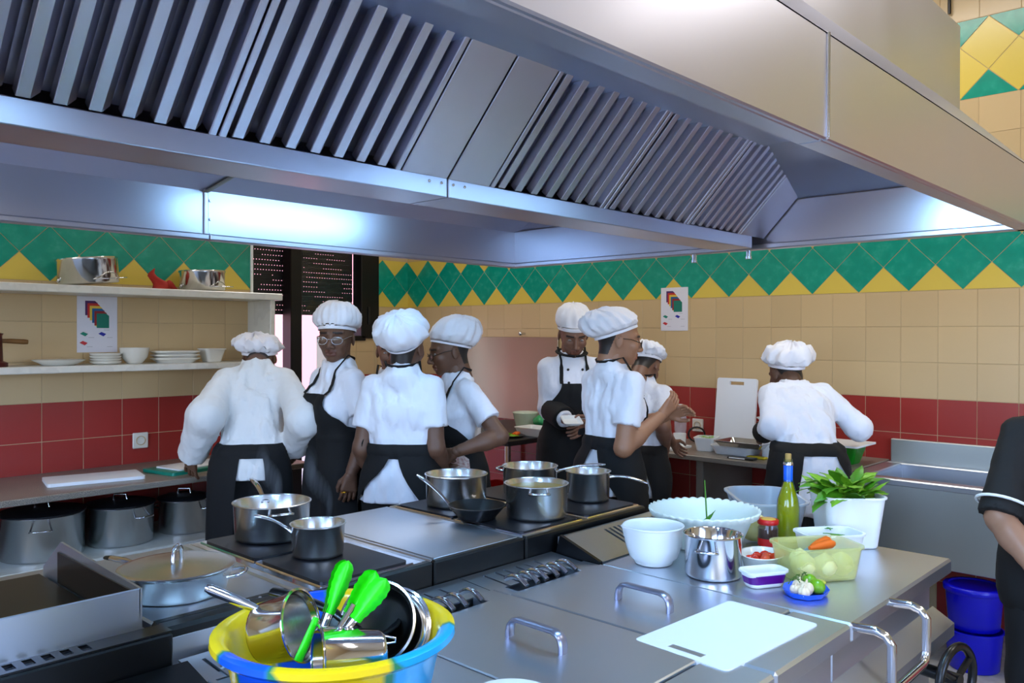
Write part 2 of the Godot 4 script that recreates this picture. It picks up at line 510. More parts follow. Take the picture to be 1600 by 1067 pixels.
# bands of diamonds: main colour in two rows, the other colour as triangles at foot and head
func diamonds(parent: Node, org: Vector3, u: Vector3, n: Vector3, us: Array, y0: float, main: String, other: String) -> void:
	var half := T * 0.7071
	for i in us.size():
		var uc: float = us[i]
		var d: float = (us[i + 1] - uc) if i < us.size() - 1 else (uc - us[i - 1])
		var sx := d / (2 * half)
		put_tile(parent, main, org, u, n, uc, y0 + half, 1, sx)
		put_tile(parent, other, org, u, n, uc + d * 0.5, y0, 2, sx)
		put_tile(parent, main, org, u, n, uc + d * 0.5, y0 + 2 * half, 1, sx)
		put_tile(parent, other, org, u, n, uc, y0 + 3 * half, 3, sx)
func make_room() -> void:
	rng.seed = 11
	var b := MB.new()
	b.span(Vector3(XN - 0.2, -0.15, ZB - 0.3), Vector3(XR + 0.2, 0.0, ZN + 0.2))
	struct("floor", b, M.floor_tile)
	b = MB.new()
	b.span(Vector3(XN - 0.2, CEIL, ZB - 0.3), Vector3(XR + 0.2, CEIL + 0.2, ZN + 0.2))
	struct("ceiling", b, M.ceiling_paint)
	# right wall
	b = MB.new()
	b.span(Vector3(XR + 0.0022, 0, ZB - 0.3), Vector3(XR + 0.25, CEIL, ZN + 0.2))
	var wr := struct("wall_right", b, M.grout)
	var u := Vector3(0, 0, 1)
	var n := Vector3(-1, 0, 0)
	var org := Vector3(XR, 0, 0)
	field_lo = Vector2(ZB, 0)
	field_hi = Vector2(-0.6, CEIL)
	rows_of(wr, "beige", org, u, n, -1.443, 0.2, -24, 3, YRED, 0.2055, 3)
	rows_of(wr, "red", org, u, n, -1.443, 0.2, -24, 3, YRED - 0.411, 0.2055, 2)
	rows_of(wr, "red", org, u, n, -1.443, 0.2, -10, 0, YRED - 0.2055 * 5, 0.2055, 3)
	var us := []
	for k in range(18, -2, -1):
		us.append(-1.034 - 0.2825 * k - 0.0005 * k * k)
	diamonds(wr, org, u, n, us, YB1, "green", "yellow")
	rows_of(wr, "beige", org, u, n, -1.443, 0.2, -1, 3, YB1 + 0.435, 0.2055, 3)
	diamonds(wr, org, u, n, [-1.34, -1.054, -0.768], 2.912, "yellow", "green")
	rows_of(wr, "beige", org, u, n, -1.443, 0.2, -1, 3, 2.912 + 0.435, 0.2055, 1)
	merging = true
	field_hi = Vector2(1.6, CEIL)
	rows_of(wr, "beige", org, u, n, -1.443, 0.2, 3, 16, YRED, 0.2055, 3)
	rows_of(wr, "red", org, u, n, -1.443, 0.2, 3, 16, YRED - 0.2055 * 6, 0.2055, 6)
	rows_of(wr, "red", org, u, n, -1.443, 0.2, 0, 3, YRED - 0.2055 * 6, 0.2055, 4)
	rows_of(wr, "red", org, u, n, -1.443, 0.2, -24, -10, YRED - 0.2055 * 6, 0.2055, 4)
	us = []
	for k in range(9): us.append(-1.034 + 0.2825 * 2 + 0.2825 * k)
	diamonds(wr, org, u, n, us, YB1, "green", "yellow")
	rows_of(wr, "beige", org, u, n, -1.443, 0.2, -24, -1, YB1 + 0.435, 0.2055, 3)
	rows_of(wr, "beige", org, u, n, -1.443, 0.2, 3, 16, YB1 + 0.435, 0.2055, 3)
	us = []
	for k in range(16): us.append(-1.34 - 0.286 * (16 - k))
	diamonds(wr, org, u, n, us, 2.912, "yellow", "green")
	us = []
	for k in range(7): us.append(-0.482 + 0.286 * k)
	diamonds(wr, org, u, n, us, 2.912, "yellow", "green")
	commit_merged(wr)
	var cb := MB.new()
	cb.tube([Vector3(XR - 0.02, 3.40, -1.389), Vector3(XR - 0.02, CEIL, -1.389)], 0.009, 8)
	tag(obj("conduit_pipe", cb, M.black_plastic), "thin dark conduit running down the beige tiles above the upper diamond band", "pipe")
	# shelf wall
	b = MB.new()
	b.span(Vector3(XN - 0.2, 0, ZL - 0.2), Vector3(XP, CEIL, ZL - 0.0022))
	b.span(Vector3(XP - 0.2, 0, ZB - 0.3), Vector3(XP, CEIL, ZL - 0.2))
	var wl := struct("wall_left", b, M.grout)
	u = Vector3(1, 0, 0); n = Vector3(0, 0, 1)
	org = Vector3(0, 0, ZL)
	field_lo = Vector2(0.6, 0)
	field_hi = Vector2(XP - 0.012, CEIL)
	rows_of(wl, "beige", org, u, n, 1.845, 0.2025, -5, 4, YRED, 0.2105, 3)
	rows_of(wl, "red", org, u, n, 1.845, 0.2025, -5, 4, YRED - 0.203 * 6, 0.203, 6)
	us = []
	for k in range(-4, 4): us.append(1.767 + 0.286 * k)
	diamonds(wl, org, u, n, us, 1.877, "green", "yellow")
	merging = true
	field_lo = Vector2(-1.4, 0)
	rows_of(wl, "beige", org, u, n, 1.845, 0.2025, -16, -5, YRED, 0.2105, 3)
	rows_of(wl, "red", org, u, n, 1.845, 0.2025, -16, -5, YRED - 0.203 * 6, 0.203, 6)
	rows_of(wl, "beige", org, u, n, 1.845, 0.2025, -16, 4, 1.877 + 0.435, 0.2055, 3)
	us = []
	for k in range(-11, -4): us.append(1.767 + 0.286 * k)
	diamonds(wl, org, u, n, us, 1.877, "green", "yellow")
	commit_merged(wl)
	var eb := MB.new()
	eb.span(Vector3(XP - 0.012, 0.0, ZL - 0.03), Vector3(XP + 0.004, CEIL, ZL + 0.012), 0.003)
	struct("trim_1", eb, M.white_plastic)
	# window wall with a tall glazed opening, its lower right part closed by a tiled parapet
	b = MB.new()
	b.span(Vector3(XP, 0, ZB - 0.25), Vector3(3.0, CEIL, ZB - 0.004))
	b.span(Vector3(4.69, 0, ZB - 0.25), Vector3(XR + 0.25, CEIL, ZB - 0.004))
	b.span(Vector3(4.2, 0, ZB - 0.25), Vector3(4.69, 1.585, ZB - 0.004))
	b.span(Vector3(3.0, 2.75, ZB - 0.25), Vector3(4.69, CEIL, ZB - 0.004))
	var wb := struct("wall_back", b, M.grout)
	org = Vector3(0, 0, ZB)
	field_lo = Vector2(4.2, 0)
	field_hi = Vector2(4.69, 1.585)
	rows_of(wb, "red", org, u, n, 4.25, 0.2, -1, 2, YRED - 0.2055 * 4, 0.2055, 4)
	rows_of(wb, "beige", org, u, n, 4.25, 0.2, -1, 2, YRED, 0.2055, 2)
	field_lo = Vector2(4.69, 0)
	field_hi = Vector2(XR, 2.4)
	rows_of(wb, "red", org, u, n, 4.65, 0.2, 0, 2, YRED - 0.2055 * 4, 0.2055, 4)
	rows_of(wb, "beige", org, u, n, 4.65, 0.2, 0, 2, YRED, 0.2055, 3)
	diamonds(wb, org, u, n, [4.605, 4.892], YB1, "green", "yellow")
	make_window()
	# walls behind the camera, with a row of windows to the yard
	b = MB.new()
	b.span(Vector3(XN - 0.2, 0, ZN), Vector3(XR + 0.25, 1.0, ZN + 0.2))
	b.span(Vector3(XN - 0.2, 2.9, ZN), Vector3(XR + 0.25, CEIL, ZN + 0.2))
	for x in [[XN - 0.2, 0.0], [2.2, XR + 0.25]]:
		b.span(Vector3(x[0], 1.0, ZN), Vector3(x[1], 2.9, ZN + 0.2))
	struct("wall_near", b, M.wall_paint)
	b = MB.new()
	b.span(Vector3(XN - 0.2, 0, ZL - 0.2), Vector3(XN, 0.9, ZN))
	b.span(Vector3(XN - 0.2, 2.9, ZL - 0.2), Vector3(XN, CEIL, ZN))
	for z in [[ZL - 0.2, -2.6], [-0.4, 0.2], [2.8, ZN]]:
		b.span(Vector3(XN - 0.2, 0.9, z[0]), Vector3(XN, 2.9, z[1]))
	struct("wall_behind", b, M.wall_paint)
	var wi := 3
	for z in [[-2.6, -0.4], [0.2, 2.8]]:
		var f := MB.new()
		for e in [[z[0], z[0] + 0.05], [z[1] - 0.05, z[1]], [(z[0] + z[1]) / 2 - 0.03, (z[0] + z[1]) / 2 + 0.03]]:
			f.span(Vector3(XN - 0.12, 0.9, e[0]), Vector3(XN - 0.06, 2.9, e[1]))
		f.span(Vector3(XN - 0.12, 0.9, z[0]), Vector3(XN - 0.06, 0.95, z[1]))
		f.span(Vector3(XN - 0.12, 2.85, z[0]), Vector3(XN - 0.06, 2.9, z[1]))
		struct("window_%d" % wi, f, M.aluminium_dark)
		wi += 1
	for x in [[0.0, 2.2]]:
		var f := MB.new()
		for e in [[x[0], x[0] + 0.05], [x[1] - 0.05, x[1]], [(x[0] + x[1]) / 2 - 0.03, (x[0] + x[1]) / 2 + 0.03]]:
			f.span(Vector3(e[0], 1.0, ZN + 0.06), Vector3(e[1], 2.9, ZN + 0.12))
		f.span(Vector3(x[0], 1.0, ZN + 0.06), Vector3(x[1], 1.05, ZN + 0.12))
		f.span(Vector3(x[0], 2.85, ZN + 0.06), Vector3(x[1], 2.9, ZN + 0.12))
		struct("window_%d" % wi, f, M.aluminium_dark)
		wi += 1
	# outside the back window: a sunlit pink rendered house and its yard
	b = MB.new()
	b.span(Vector3(-4, -0.3, -12.3), Vector3(12, 5.5, -12.0))
	tag(obj("house_wall", b, M.pink_render), "pale pink rendered house wall seen through the back window", "building")
	b = MB.new()
	b.span(Vector3(-4, -0.4, -12.0), Vector3(12, -0.3, ZB - 0.3))
	struct("ground", b, M.earth)
func make_window() -> void:
	# dark frame
	var f := MB.new()
	var z0 := ZB - 0.12
	var z1 := ZB + 0.015
	for e in [[2.95, 3.04, 0.0], [3.775, 3.885, 0.0], [4.50, 4.70, 1.57]]:
		f.span(Vector3(e[0], e[2], z0), Vector3(e[1], 2.75, z1), 0.006)
	f.span(Vector3(3.0, 2.68, z0), Vector3(4.69, 2.76, z1), 0.006)
	f.span(Vector3(3.0, 0.0, z0), Vector3(3.8, 0.08, z1), 0.006)
	f.span(Vector3(4.19, 1.55, z0), Vector3(4.55, 1.595, z1), 0.004)
	var w := struct("window_1", f, M.aluminium_dark)
	f = MB.new()
	f.span(Vector3(3.88, 0.0, ZB - 0.25), Vector3(4.2, 0.06, ZB - 0.02))
	obj("window_sill", f, M.marble, w)
	for e in [[3.885, 4.5, 0.06]]:
		var p := MB.new()
		p.span(Vector3(e[0], e[2], ZB - 0.075), Vector3(e[1], 2.68, ZB - 0.069))
		obj("pane", p, M.pane, w)
	var h := MB.new()
	h.box(Vector3(4.58, 1.78, ZB + 0.02), Vector3(0.022, 0.16, 0.02), 0.004)
	obj("window_handle", h, M.black_plastic, w)
	# roller shutters: slats with rows of light slots
	for e in [[3.0, 3.80, 1.775], [3.86, 4.52, 1.775]]:
		var ny := 22
		var st := 0.042
		for i in ny:
			var y: float = e[2] + i * st
			var s := MB.new()
			s.span(Vector3(e[0], y, ZB - 0.165), Vector3(e[1], y + st - 0.006, ZB - 0.15), 0.003)
			obj("shutter_slat", s, M.shutter, w)
		var br := MB.new()
		for i in ny:
			var y: float = e[2] + i * st + st - 0.007
			var x: float = e[0]
			while x < e[1]:
				var closed := rng.randf() < 0.05
				var ln := rng.randf_range(0.08, 0.3) if closed else 0.014
				br.span(Vector3(x, y, ZB - 0.163), Vector3(min(x + ln, e[1]), y + 0.0075, ZB - 0.152))
				x += ln + 0.012
		var bo := obj("slat_bridges", br, M.shutter, w)
		bo.set_meta("kind", "stuff")
# ---------------------------------------------------------------- extractor hood
func make_hood() -> void:
	var X0 := -1.2
	var X1 := 3.15
	var t := thing("extractor_hood", "large stainless steel island extractor hood with slanted baffle filters over the cooking range", "extractor hood", Vector3(0, 1.95, -1.775))
	var o := Vector3(0, -1.95, 1.775)
	var zf := -0.60
	var zb := -2.95
	var yb := 1.95
	var yt := 2.14
	var th := 0.012
	var segs := [[X0, 0.02], [0.024, 1.453], [1.457, X1]]
	for s in segs:                       # front skirt panels with a return lip, one per section
		var b := MB.new()
		b.xf.origin = o
		b.span(Vector3(s[0], yb, zf - th), Vector3(s[1], yt, zf), 0.003)
		b.span(Vector3(s[0], yb, zf - 0.055), Vector3(s[1], yb + 0.010, zf - th), 0.002)
		b.span(Vector3(s[0], yb + 0.01, zf - 0.055), Vector3(s[1], yb + 0.03, zf - 0.047), 0.002)
		obj("front_panel", b, M.hood, t)
		b = MB.new()
		b.xf.origin = o
		b.span(Vector3(s[0], yb, zb), Vector3(s[1], yt, zb + th), 0.003)
		b.span(Vector3(s[0], yb, zb + th), Vector3(s[1], yb + 0.022, zb + 0.05), 0.004)
		obj("back_panel", b, M.hood, t)
	var j := MB.new()
	j.xf.origin = o
	j.tube([Vector3(1.455, yb + 0.004, zf + 0.001), Vector3(1.455, yt, zf + 0.001)], 0.004, 8)
	obj("seam_bead", j, M.chrome, t)
	j = MB.new()
	j.xf.origin = o
	j.span(Vector3(1.447, yb, zb + th), Vector3(1.463, yt, zb + 0.022), 0.003)
	for y in [1.975, 2.03, 2.10]: j.tube([Vector3(1.47, y, zb + 0.02), Vector3(1.47, y, zb + 0.026)], 0.006, 8)
	obj("seam_strip", j, M.hood, t)
	for x in [X0, X1]:                   # end plates
		var e := MB.new()
		e.xf.origin = o
		var sx: float = 1.0 if x > 0 else -1.0
		e.span(Vector3(x - (th if sx > 0 else 0.0), yb, zb), Vector3(x + (0.0 if sx > 0 else th), yt, zf), 0.003)
		e.span(Vector3(min(x, x - sx * 0.05), yb, zb), Vector3(max(x, x - sx * 0.05), yb + 0.022, zf), 0.004)
		obj("end_panel", e, M.hood, t)
	# sloping roof with hips, then the plenum box
	var bx0 := -1.0
	var bx1 := 2.645
	var bzf := -0.70
	var bzb := -2.85
	var by := 2.26
	var r := MB.new()
	r.xf.origin = o
	var a := [Vector3(X0, yt, zf), Vector3(X1, yt, zf), Vector3(X1, yt, zb), Vector3(X0, yt, zb)]
	var p := [Vector3(bx0, by, bzf), Vector3(bx1, by, bzf), Vector3(bx1, by, bzb), Vector3(bx0, by, bzb)]
	for i in 4:
		r.quad(a[i], a[(i + 1) % 4], p[(i + 1) % 4], p[i])
	obj("roof_panel", r, M.hood, t)
	var bxm := MB.new()
	bxm.xf.origin = o
	bxm.span(Vector3(bx0, by - 0.01, bzb), Vector3(bx1, 2.505, bzf), 0.004)
	obj("plenum_box", bxm, M.hood, t)
	# inner ceiling of the canopy
	var c := MB.new()
	c.xf.origin = o
	var fz := -1.27
	var fy := 2.285
	c.quad(Vector3(X1, yt - 0.004, zf - th), Vector3(X0, yt - 0.004, zf - th), Vector3(X0, fy, fz), Vector3(X1, fy, fz))
	c.quad(Vector3(X0, yt - 0.004, zb + th), Vector3(X1, yt - 0.004, zb + th), Vector3(X1, fy, -1.99), Vector3(X0, fy, -1.99))
	obj("inner_lining", c, M.hood, t)
	for x in [0.02, 1.455]:
		for zz in [[zf - th, fz], [zb + th, -1.99]]:
			var ls := MB.new()
			ls.xf.origin = o
			ls.tube([Vector3(x, yt - 0.010, zz[0]), Vector3(x, fy - 0.006, zz[1])], 0.010, 6, 0.5, Vector3.UP)
			obj("lining_seam", ls, M.dull_sheet, t)
	# centre gutter rail, two lengths
	for s in [[X0, 1.405], [1.409, 3.03]]:
		var g := MB.new()
		g.xf.origin = o
		g.span(Vector3(s[0], 1.948, -1.70), Vector3(s[1], 1.958, -1.55), 0.002)
		g.span(Vector3(s[0], 1.948, -1.556), Vector3(s[1], 1.996, -1.548), 0.002)
		g.span(Vector3(s[0], 1.948, -1.702), Vector3(s[1], 1.996, -1.694), 0.002)
		obj("gutter_rail", g, M.hood, t)
	for x in [1.345, 1.385, 1.425, 1.465]:
		var rv := MB.new()
		rv.xf.origin = o
		rv.ball(Vector3(x, 1.982, -1.547), Vector3(0.004, 0.004, 0.003), 8, 6)
		obj("rivet", rv, M.pot, t)
	# top rail of the filters
	var dirv := Vector3(0, 0.294, 0.278).normalized()   # up the filter
	var nrm := Vector3(0, -dirv.z, dirv.y)             # towards the cook
	var base := Vector3(0, 1.996, -1.552)
	var flen := 0.405
	for side in [0, 1]:
		var rail := MB.new()
		rail.xf.origin = o
		var q := base + dirv * (flen + 0.012)
		if side == 0: rail.xf = Transform3D(Basis(Vector3(1, 0, 0), dirv, Vector3(1, 0, 0).cross(dirv)), o + q)
		else: rail.xf = Transform3D(Basis(Vector3(-1, 0, 0), Vector3(0, dirv.y, -dirv.z), Vector3(-1, 0, 0).cross(Vector3(0, dirv.y, -dirv.z))), o + Vector3(X0 + X1, q.y, -3.25 - q.z))
		rail.span(Vector3(X0, -0.014, -0.006), Vector3(X1 - 0.02, 0.014, 0.008), 0.002)
		obj("filter_rail", rail, M.hood, t)
	# filter cassettes and blank plates, left to right: [x0, x1, number of baffles, 0 = blank]
	var cass := [[-0.62, -0.16, 7], [-0.155, 0.345, 7], [0.35, 0.79, 7], [0.795, 1.255, 7], [1.26, 1.404, 0], [1.41, 1.555, 0], [1.56, 2.055, 7], [2.06, 2.54, 7], [2.545, 2.93, 7], [2.935, 3.13, 0]]
	var back_side := Basis(Vector3(-1, 0, 0), Vector3.UP, Vector3(0, 0, -1))
	for cs in cass:
		for side in [0, 1]:
			var w: float = cs[1] - cs[0]
			var bs := Basis(Vector3(1, 0, 0), dirv, Vector3(1, 0, 0).cross(dirv))
			var at := base + Vector3(cs[0], 0, 0)
			if side == 1:
				bs = Basis(Vector3(-1, 0, 0), Vector3(0, dirv.y, -dirv.z), Vector3(-1, 0, 0).cross(Vector3(0, dirv.y, -dirv.z)))
				at = Vector3(cs[1], base.y, -1.698)
			var xf := Transform3D(bs, o + at)
			var fr := MB.new()
			fr.xf = xf
			if cs[2] == 0:
				fr.span(Vector3(0, 0, -0.004), Vector3(w, flen, 0.004), 0.002)
				obj("blank_plate", fr, M.hood, t)
				continue
			fr.span(Vector3(0, 0, -0.045), Vector3(w, flen, -0.042))
			fr.span(Vector3(0, 0, -0.04), Vector3(0.016, flen, 0.004), 0.002)
			fr.span(Vector3(w - 0.016, 0, -0.04), Vector3(w, flen, 0.004), 0.002)
			var f := obj("baffle_filter", fr, M.hood, t)
			var nb: int = cs[2]
			var pitch := (w - 0.036) / nb
			for i in nb:
				var x := 0.018 + pitch * (i + 0.5)
				var bf := MB.new()
				bf.xf = xf
				var hw := pitch * 0.34
				# outward opening channel, open joint beside it
				bf.span(Vector3(x - hw, 0.004, 0.0), Vector3(x + hw * 0.15, flen - 0.004, 0.003), 0.001)
				bf.span(Vector3(x - hw, 0.004, -0.022), Vector3(x - hw + 0.003, flen - 0.004, 0.0))
				bf.quad(Vector3(x + hw * 0.15, 0.004, 0.002), Vector3(x + hw * 1.25, 0.004, -0.026), Vector3(x + hw * 1.25, flen - 0.004, -0.026), Vector3(x + hw * 0.15, flen - 0.004, 0.002))
				obj("baffle", bf, M.hood, f)
	# drain spouts under the far end
	for px in [[1085, 402], [1170, 398]]:
		var q := on_x(px[0], px[1], X1 - 0.03)
		var d := MB.new()
		d.xf.origin = o
		d.tube([Vector3(q.x, 1.952, q.z), Vector3(q.x, 1.915, q.z)], 0.011, 10)
		d.tube([Vector3(q.x, 1.925, q.z), Vector3(q.x, 1.915, q.z)], 0.014, 10)
		obj("drain_plug", d, M.chrome, t)
	# hangers to the ceiling
	for x in [-0.8, 2.4]:
		for z in [-0.95, -2.6]:
			var hg := MB.new()
			hg.xf.origin = o
			hg.tube([Vector3(x, 2.5, z), Vector3(x, CEIL, z)], 0.008, 6)
			obj("hanger_rod", hg, M.hood, t)
	var du := MB.new()
	du.xf.origin = o
	du.span(Vector3(-0.2, 2.5, -2.2), Vector3(0.5, CEIL - 0.002, -1.4), 0.004)
	obj("duct", du, M.hood, t)
	# cool fluorescent tubes under the inner lining, on both sides of the filters
	for e in [[1.55, -2.42, 0.33], [-0.35, -2.42, 0.33], [1.55, -1.02, 1.15], [-0.35, -1.02, 1.15]]:
		hood_lamp(t, o, e[0], e[1], e[2])
func hood_lamp(t: Node3D, o: Vector3, x: float, z: float, k: float) -> void:
	var b := MB.new()
	b.xf.origin = o
	b.span(Vector3(x, 2.185, z - 0.05), Vector3(x + 1.0, 2.215, z + 0.05), 0.004)
	var f := obj("lamp_housing", b, M.hood, t)
	b = MB.new()
	b.xf.origin = o
	b.tube([Vector3(x + 0.03, 2.168, z), Vector3(x + 0.97, 2.168, z)], 0.014, 10)
	var em := mat("tube_glow", Color(0.9, 0.95, 1.0), 0.4)
	em.emission_enabled = true
	em.emission = Color(0.80, 0.92, 1.0)
	em.emission_energy_multiplier = 1.2
	obj("lamp_tube", b, em, f)
	var l := AreaLight3D.new()
	l.name = "tube_light"
	l.area_size = Vector2(0.94, 0.05)
	l.light_color = Color(0.62, 0.83, 1.0)
	l.light_energy = HOOD_LIGHT * k
	l.area_range = 10.0
	l.area_attenuation = 2.0
	l.shadow_enabled = true
	t.add_child(l, true)
	l.position = o + Vector3(x + 0.5, 2.150, z)
	l.rotation = Vector3(-PI / 2 + (0.5 if z < -2.0 else -0.25), 0, 0)
const HOOD_LIGHT := 1.5
# ---------------------------------------------------------------- cooking island
const YD := 0.95      # range deck
const YW := 0.88      # front row worktop
func sp(t: Node3D, called: String, m: Material, lo: Vector3, hi: Vector3, bev := 0.0, parent: Node = null) -> MeshInstance3D:
	var b := MB.new()
	b.xf.origin = -t.position
	b.span(lo, hi, bev)
	return obj(called, b, m, t if parent == null else parent)
func range_unit(called: String, label: String, x0: float, x1: float, zfront := -1.78) -> Node3D:
	var t := thing(called, label, "cooking range", Vector3((x0 + x1) / 2, 0, -2.135))
	sp(t, "body", M.deck, Vector3(x0, 0.14, -2.46), Vector3(x1, YD - 0.03, zfront - 0.03), 0.004)
	sp(t, "plinth", M.black_enamel, Vector3(x0 + 0.01, 0.0, -2.42), Vector3(x1 - 0.01, 0.14, -1.86))
	sp(t, "deck", M.deck, Vector3(x0, YD - 0.03, -2.49), Vector3(x1, YD, zfront - 0.016), 0.005)
	var f := MB.new()
	f.xf.origin = -t.position
	f.span(Vector3(x0 + 0.001, YD - 0.088, zfront - 0.03), Vector3(x1 - 0.001, YD + 0.001, zfront), 0.006)
	obj("fascia", f, M.black_enamel, t)
	return t
# a plate from a to b (both at x = 0, spanning x0..x1) pierced by real slots: gaps is a list of [x from, x to]; they run from f0 to f1 of its length
func slotted_plate(t: Node3D, called: String, m: Material, x0: float, x1: float, a: Vector3, b: Vector3, gaps: Array, f0: float, f1: float, th := 0.004) -> void:
	var v := (b - a).normalized()
	var mb := MB.new()
	mb.xf = Transform3D(Basis(Vector3(1, 0, 0), v, Vector3(1, 0, 0).cross(v)), a - t.position)
	var l := (b - a).length()
	mb.span(Vector3(x0, 0, -th), Vector3(x1, l * f0, 0))
	mb.span(Vector3(x0, l * f1, -th), Vector3(x1, l, 0))
	var x := x0
	for g in gaps:
		mb.span(Vector3(x, l * f0, -th), Vector3(g[0], l * f1, 0))
		x = g[1]
	mb.span(Vector3(x, l * f0, -th), Vector3(x1, l * f1, 0))
	obj(called, mb, m, t)
func hotplate(t: Node3D, cx: float, cz: float, hx: float, hz: float) -> void:
	var b := MB.new()
	b.xf.origin = -t.position
	b.box(Vector3(cx, YD + 0.002, cz), Vector3(hx * 2 + 0.02, 0.006, hz * 2 + 0.02), 0.003)
	var tr := obj("plate_surround", b, M.chrome, t)
	b = MB.new()
	b.xf.origin = -t.position
	var poly := PackedVector2Array()
	for q in [[1, 1], [-1, 1], [-1, -1], [1, -1]]:
		for k in 5:
			var a: float = atan2(q[1], q[0]) - PI / 4 + k * PI / 8
			poly.append(Vector2(cx + q[0] * (hx - 0.02) + 0.02 * cos(a), cz + q[1] * (hz - 0.02) + 0.02 * sin(a)))
	b.prism(poly, YD, YD + 0.010)
	obj("hotplate", b, M.hotplate, tr)
func make_island() -> void:
	# ---- back row
	var g := thing("griddle", "stainless griddle with tall splash guard and slotted black front", "griddle", Vector3(0.42, 0, -2.1))
	sp(g, "body", M.deck, Vector3(0.05, 0.14, -2.46), Vector3(0.765, 0.90, -1.80), 0.004)
	sp(g, "plinth", M.black_enamel, Vector3(0.06, 0.0, -2.42), Vector3(0.755, 0.14, -1.86))
	sp(g, "deck", M.deck, Vector3(0.05, 0.93, -2.49), Vector3(0.768, 0.955, -1.80), 0.004)
	sp(g, "cooking_surface", M.griddle_iron, Vector3(0.07, 0.955, -2.40), Vector3(0.73, 0.968, -1.81), 0.002)
	var gd := MB.new()
	gd.xf.origin = -g.position
	gd.span(Vector3(0.05, 0.955, -1.796), Vector3(0.742, 1.056, -1.790), 0.002)
	obj("front_guard", gd, M.deck, g)
	gd = MB.new()
	gd.xf = Transform3D(Basis(Vector3(0, 1, 0), Vector3(-1, 0, 0), Vector3(0, 0, 1)), Vector3(0.744, 0, 0) - g.position)
	gd.prism(PackedVector2Array([Vector2(0.955, -1.79), Vector2(1.056, -1.79), Vector2(1.072, -2.27), Vector2(0.985, -2.40), Vector2(0.955, -2.40)]), 0.0, 0.006)
	obj("side_guard", gd, M.deck, g)
	sp(g, "guard_painted_reflection", M.griddle_iron, Vector3(0.734, 0.968, -2.28), Vector3(0.7375, 1.045, -1.80))  # dark sheet: paints a dark reflection onto the inside of the steel guard
	var gaps := []
	for i in 16: gaps.append([0.10 + i * 0.034, 0.118 + i * 0.034])
	slotted_plate(g, "ledge", M.black_enamel, 0.05, 0.785, Vector3(0, 0.968, -1.735), Vector3(0, 0.968, -1.79), gaps, 0.25, 0.85)
	sp(g, "fascia", M.black_enamel, Vector3(0.05, 0.845, -1.740), Vector3(0.785, 0.963, -1.73), 0.004)
	sp(g, "fascia_end", M.black_enamel, Vector3(0.775, 0.845, -1.80), Vector3(0.785, 0.963, -1.74), 0.003)
	var s := range_unit("solid_top", "steel solid-top unit carrying the lidded saute pan", 0.795, 1.145, -1.845)
	sp(s, "front_strip", M.black_enamel, Vector3(0.795, 0.92, -1.852), Vector3(1.145, 0.951, -1.80), 0.008)
	sp(s, "apron_panel", M.deck, Vector3(0.795, 0.80, -1.83), Vector3(1.145, 0.93, -1.80), 0.004)
	for x in [0.99, 1.01, 1.04]: sp(s, "screw", M.chrome, Vector3(x, 0.956, -1.832), Vector3(x + 0.008, 0.961, -1.824), 0.002)
	var a := range_unit("electric_range", "two-plate electric range unit with a large and a small saucepan", 1.15, 1.566)
	hotplate(a, 1.357, -2.30, 0.145, 0.155)
	hotplate(a, 1.357, -1.968, 0.145, 0.155)
	sp(a, "well", M.chrome, Vector3(1.175, YD - 0.001, -2.475), Vector3(1.54, YD + 0.0015, -1.80), 0.001)
	var n := range_unit("neutral_worktop_unit", "bare polished steel worktop unit between the two hotplate ranges", 1.57, 1.955)
	sp(n, "top_plate", M.deck, Vector3(1.585, YD - 0.001, -2.475), Vector3(1.94, YD + 0.003, -1.80), 0.002)
	var r := range_unit("electric_range", "four-plate electric range unit crowded with pots", 1.96, 2.64)
	sp(r, "well", M.brass_trim, Vector3(1.97, YD - 0.001, -2.48), Vector3(2.63, YD + 0.002, -1.795), 0.001)
	for cx in [2.125, 2.47]:
		for cz in [-2.30, -1.965]:
			hotplate(r, cx, cz, 0.15, 0.15)
	# ---- front row
	for e in [["fryer_unit", "lidded steel cooking unit under the striped basin", 0.816, 1.230, -1.0, -1.0], ["fryer_unit", "lidded steel cooking unit with one bow handle beside the striped basin", 1.234, 1.661, 1.431, -1.269], ["fryer_unit", "lidded steel cooking unit with a bow handle behind the white cutting board", 1.665, 2.079, 1.836, -1.245]]:
		front_unit(e[0], e[1], e[2], e[3], e[4], e[5])
	# left-most front unit, only its flue shows
	var f0 := thing("grill_unit", "dark grill unit with slotted flue beside the griddle", "cooking unit", Vector3(0.55, 0, -1.25))
	sp(f0, "body", M.deck, Vector3(0.2, 0.0, -1.72), Vector3(0.812, 0.80, -0.81), 0.004)
	sp(f0, "top", M.hotplate, Vector3(0.2, 0.80, -1.60), Vector3(0.812, 0.855, -0.79), 0.006)
	var fl := MB.new()
	gaps = []
	for i in 11: gaps.append([0.30 + i * 0.034, 0.32 + i * 0.034])
	slotted_plate(f0, "flue", M.black_enamel, 0.212, 0.812, Vector3(0, 0.862, -1.56), Vector3(0, 0.898, -1.722), gaps, 0.12, 0.88)
	sp(f0, "flue_side", M.black_enamel, Vector3(0.802, 0.80, -1.72), Vector3(0.812, 0.862, -1.56))
	sp(f0, "flue_front", M.black_enamel, Vector3(0.212, 0.80, -1.566), Vector3(0.802, 0.860, -1.56))
	var pk := MB.new()
	pk.xf.origin = -f0.position
	pk.tube([Vector3(0.69, 0.885, -1.545), Vector3(0.73, 0.888, -1.50), Vector3(0.78, 0.885, -1.43)], [0.012, 0.016, 0.016], 10)
	obj("handle", pk, M.chrome, f0)
	# ---- plain worktop unit at the end
	var w := thing("worktop_unit", "steel worktop unit crowded with bowls and tubs at the end of the island", "worktop", Vector3(2.5, 0, -1.28))
	sp(w, "top", M.deck, Vector3(2.083, YW - 0.05, -1.575), Vector3(2.925, YW, -0.79), 0.007)
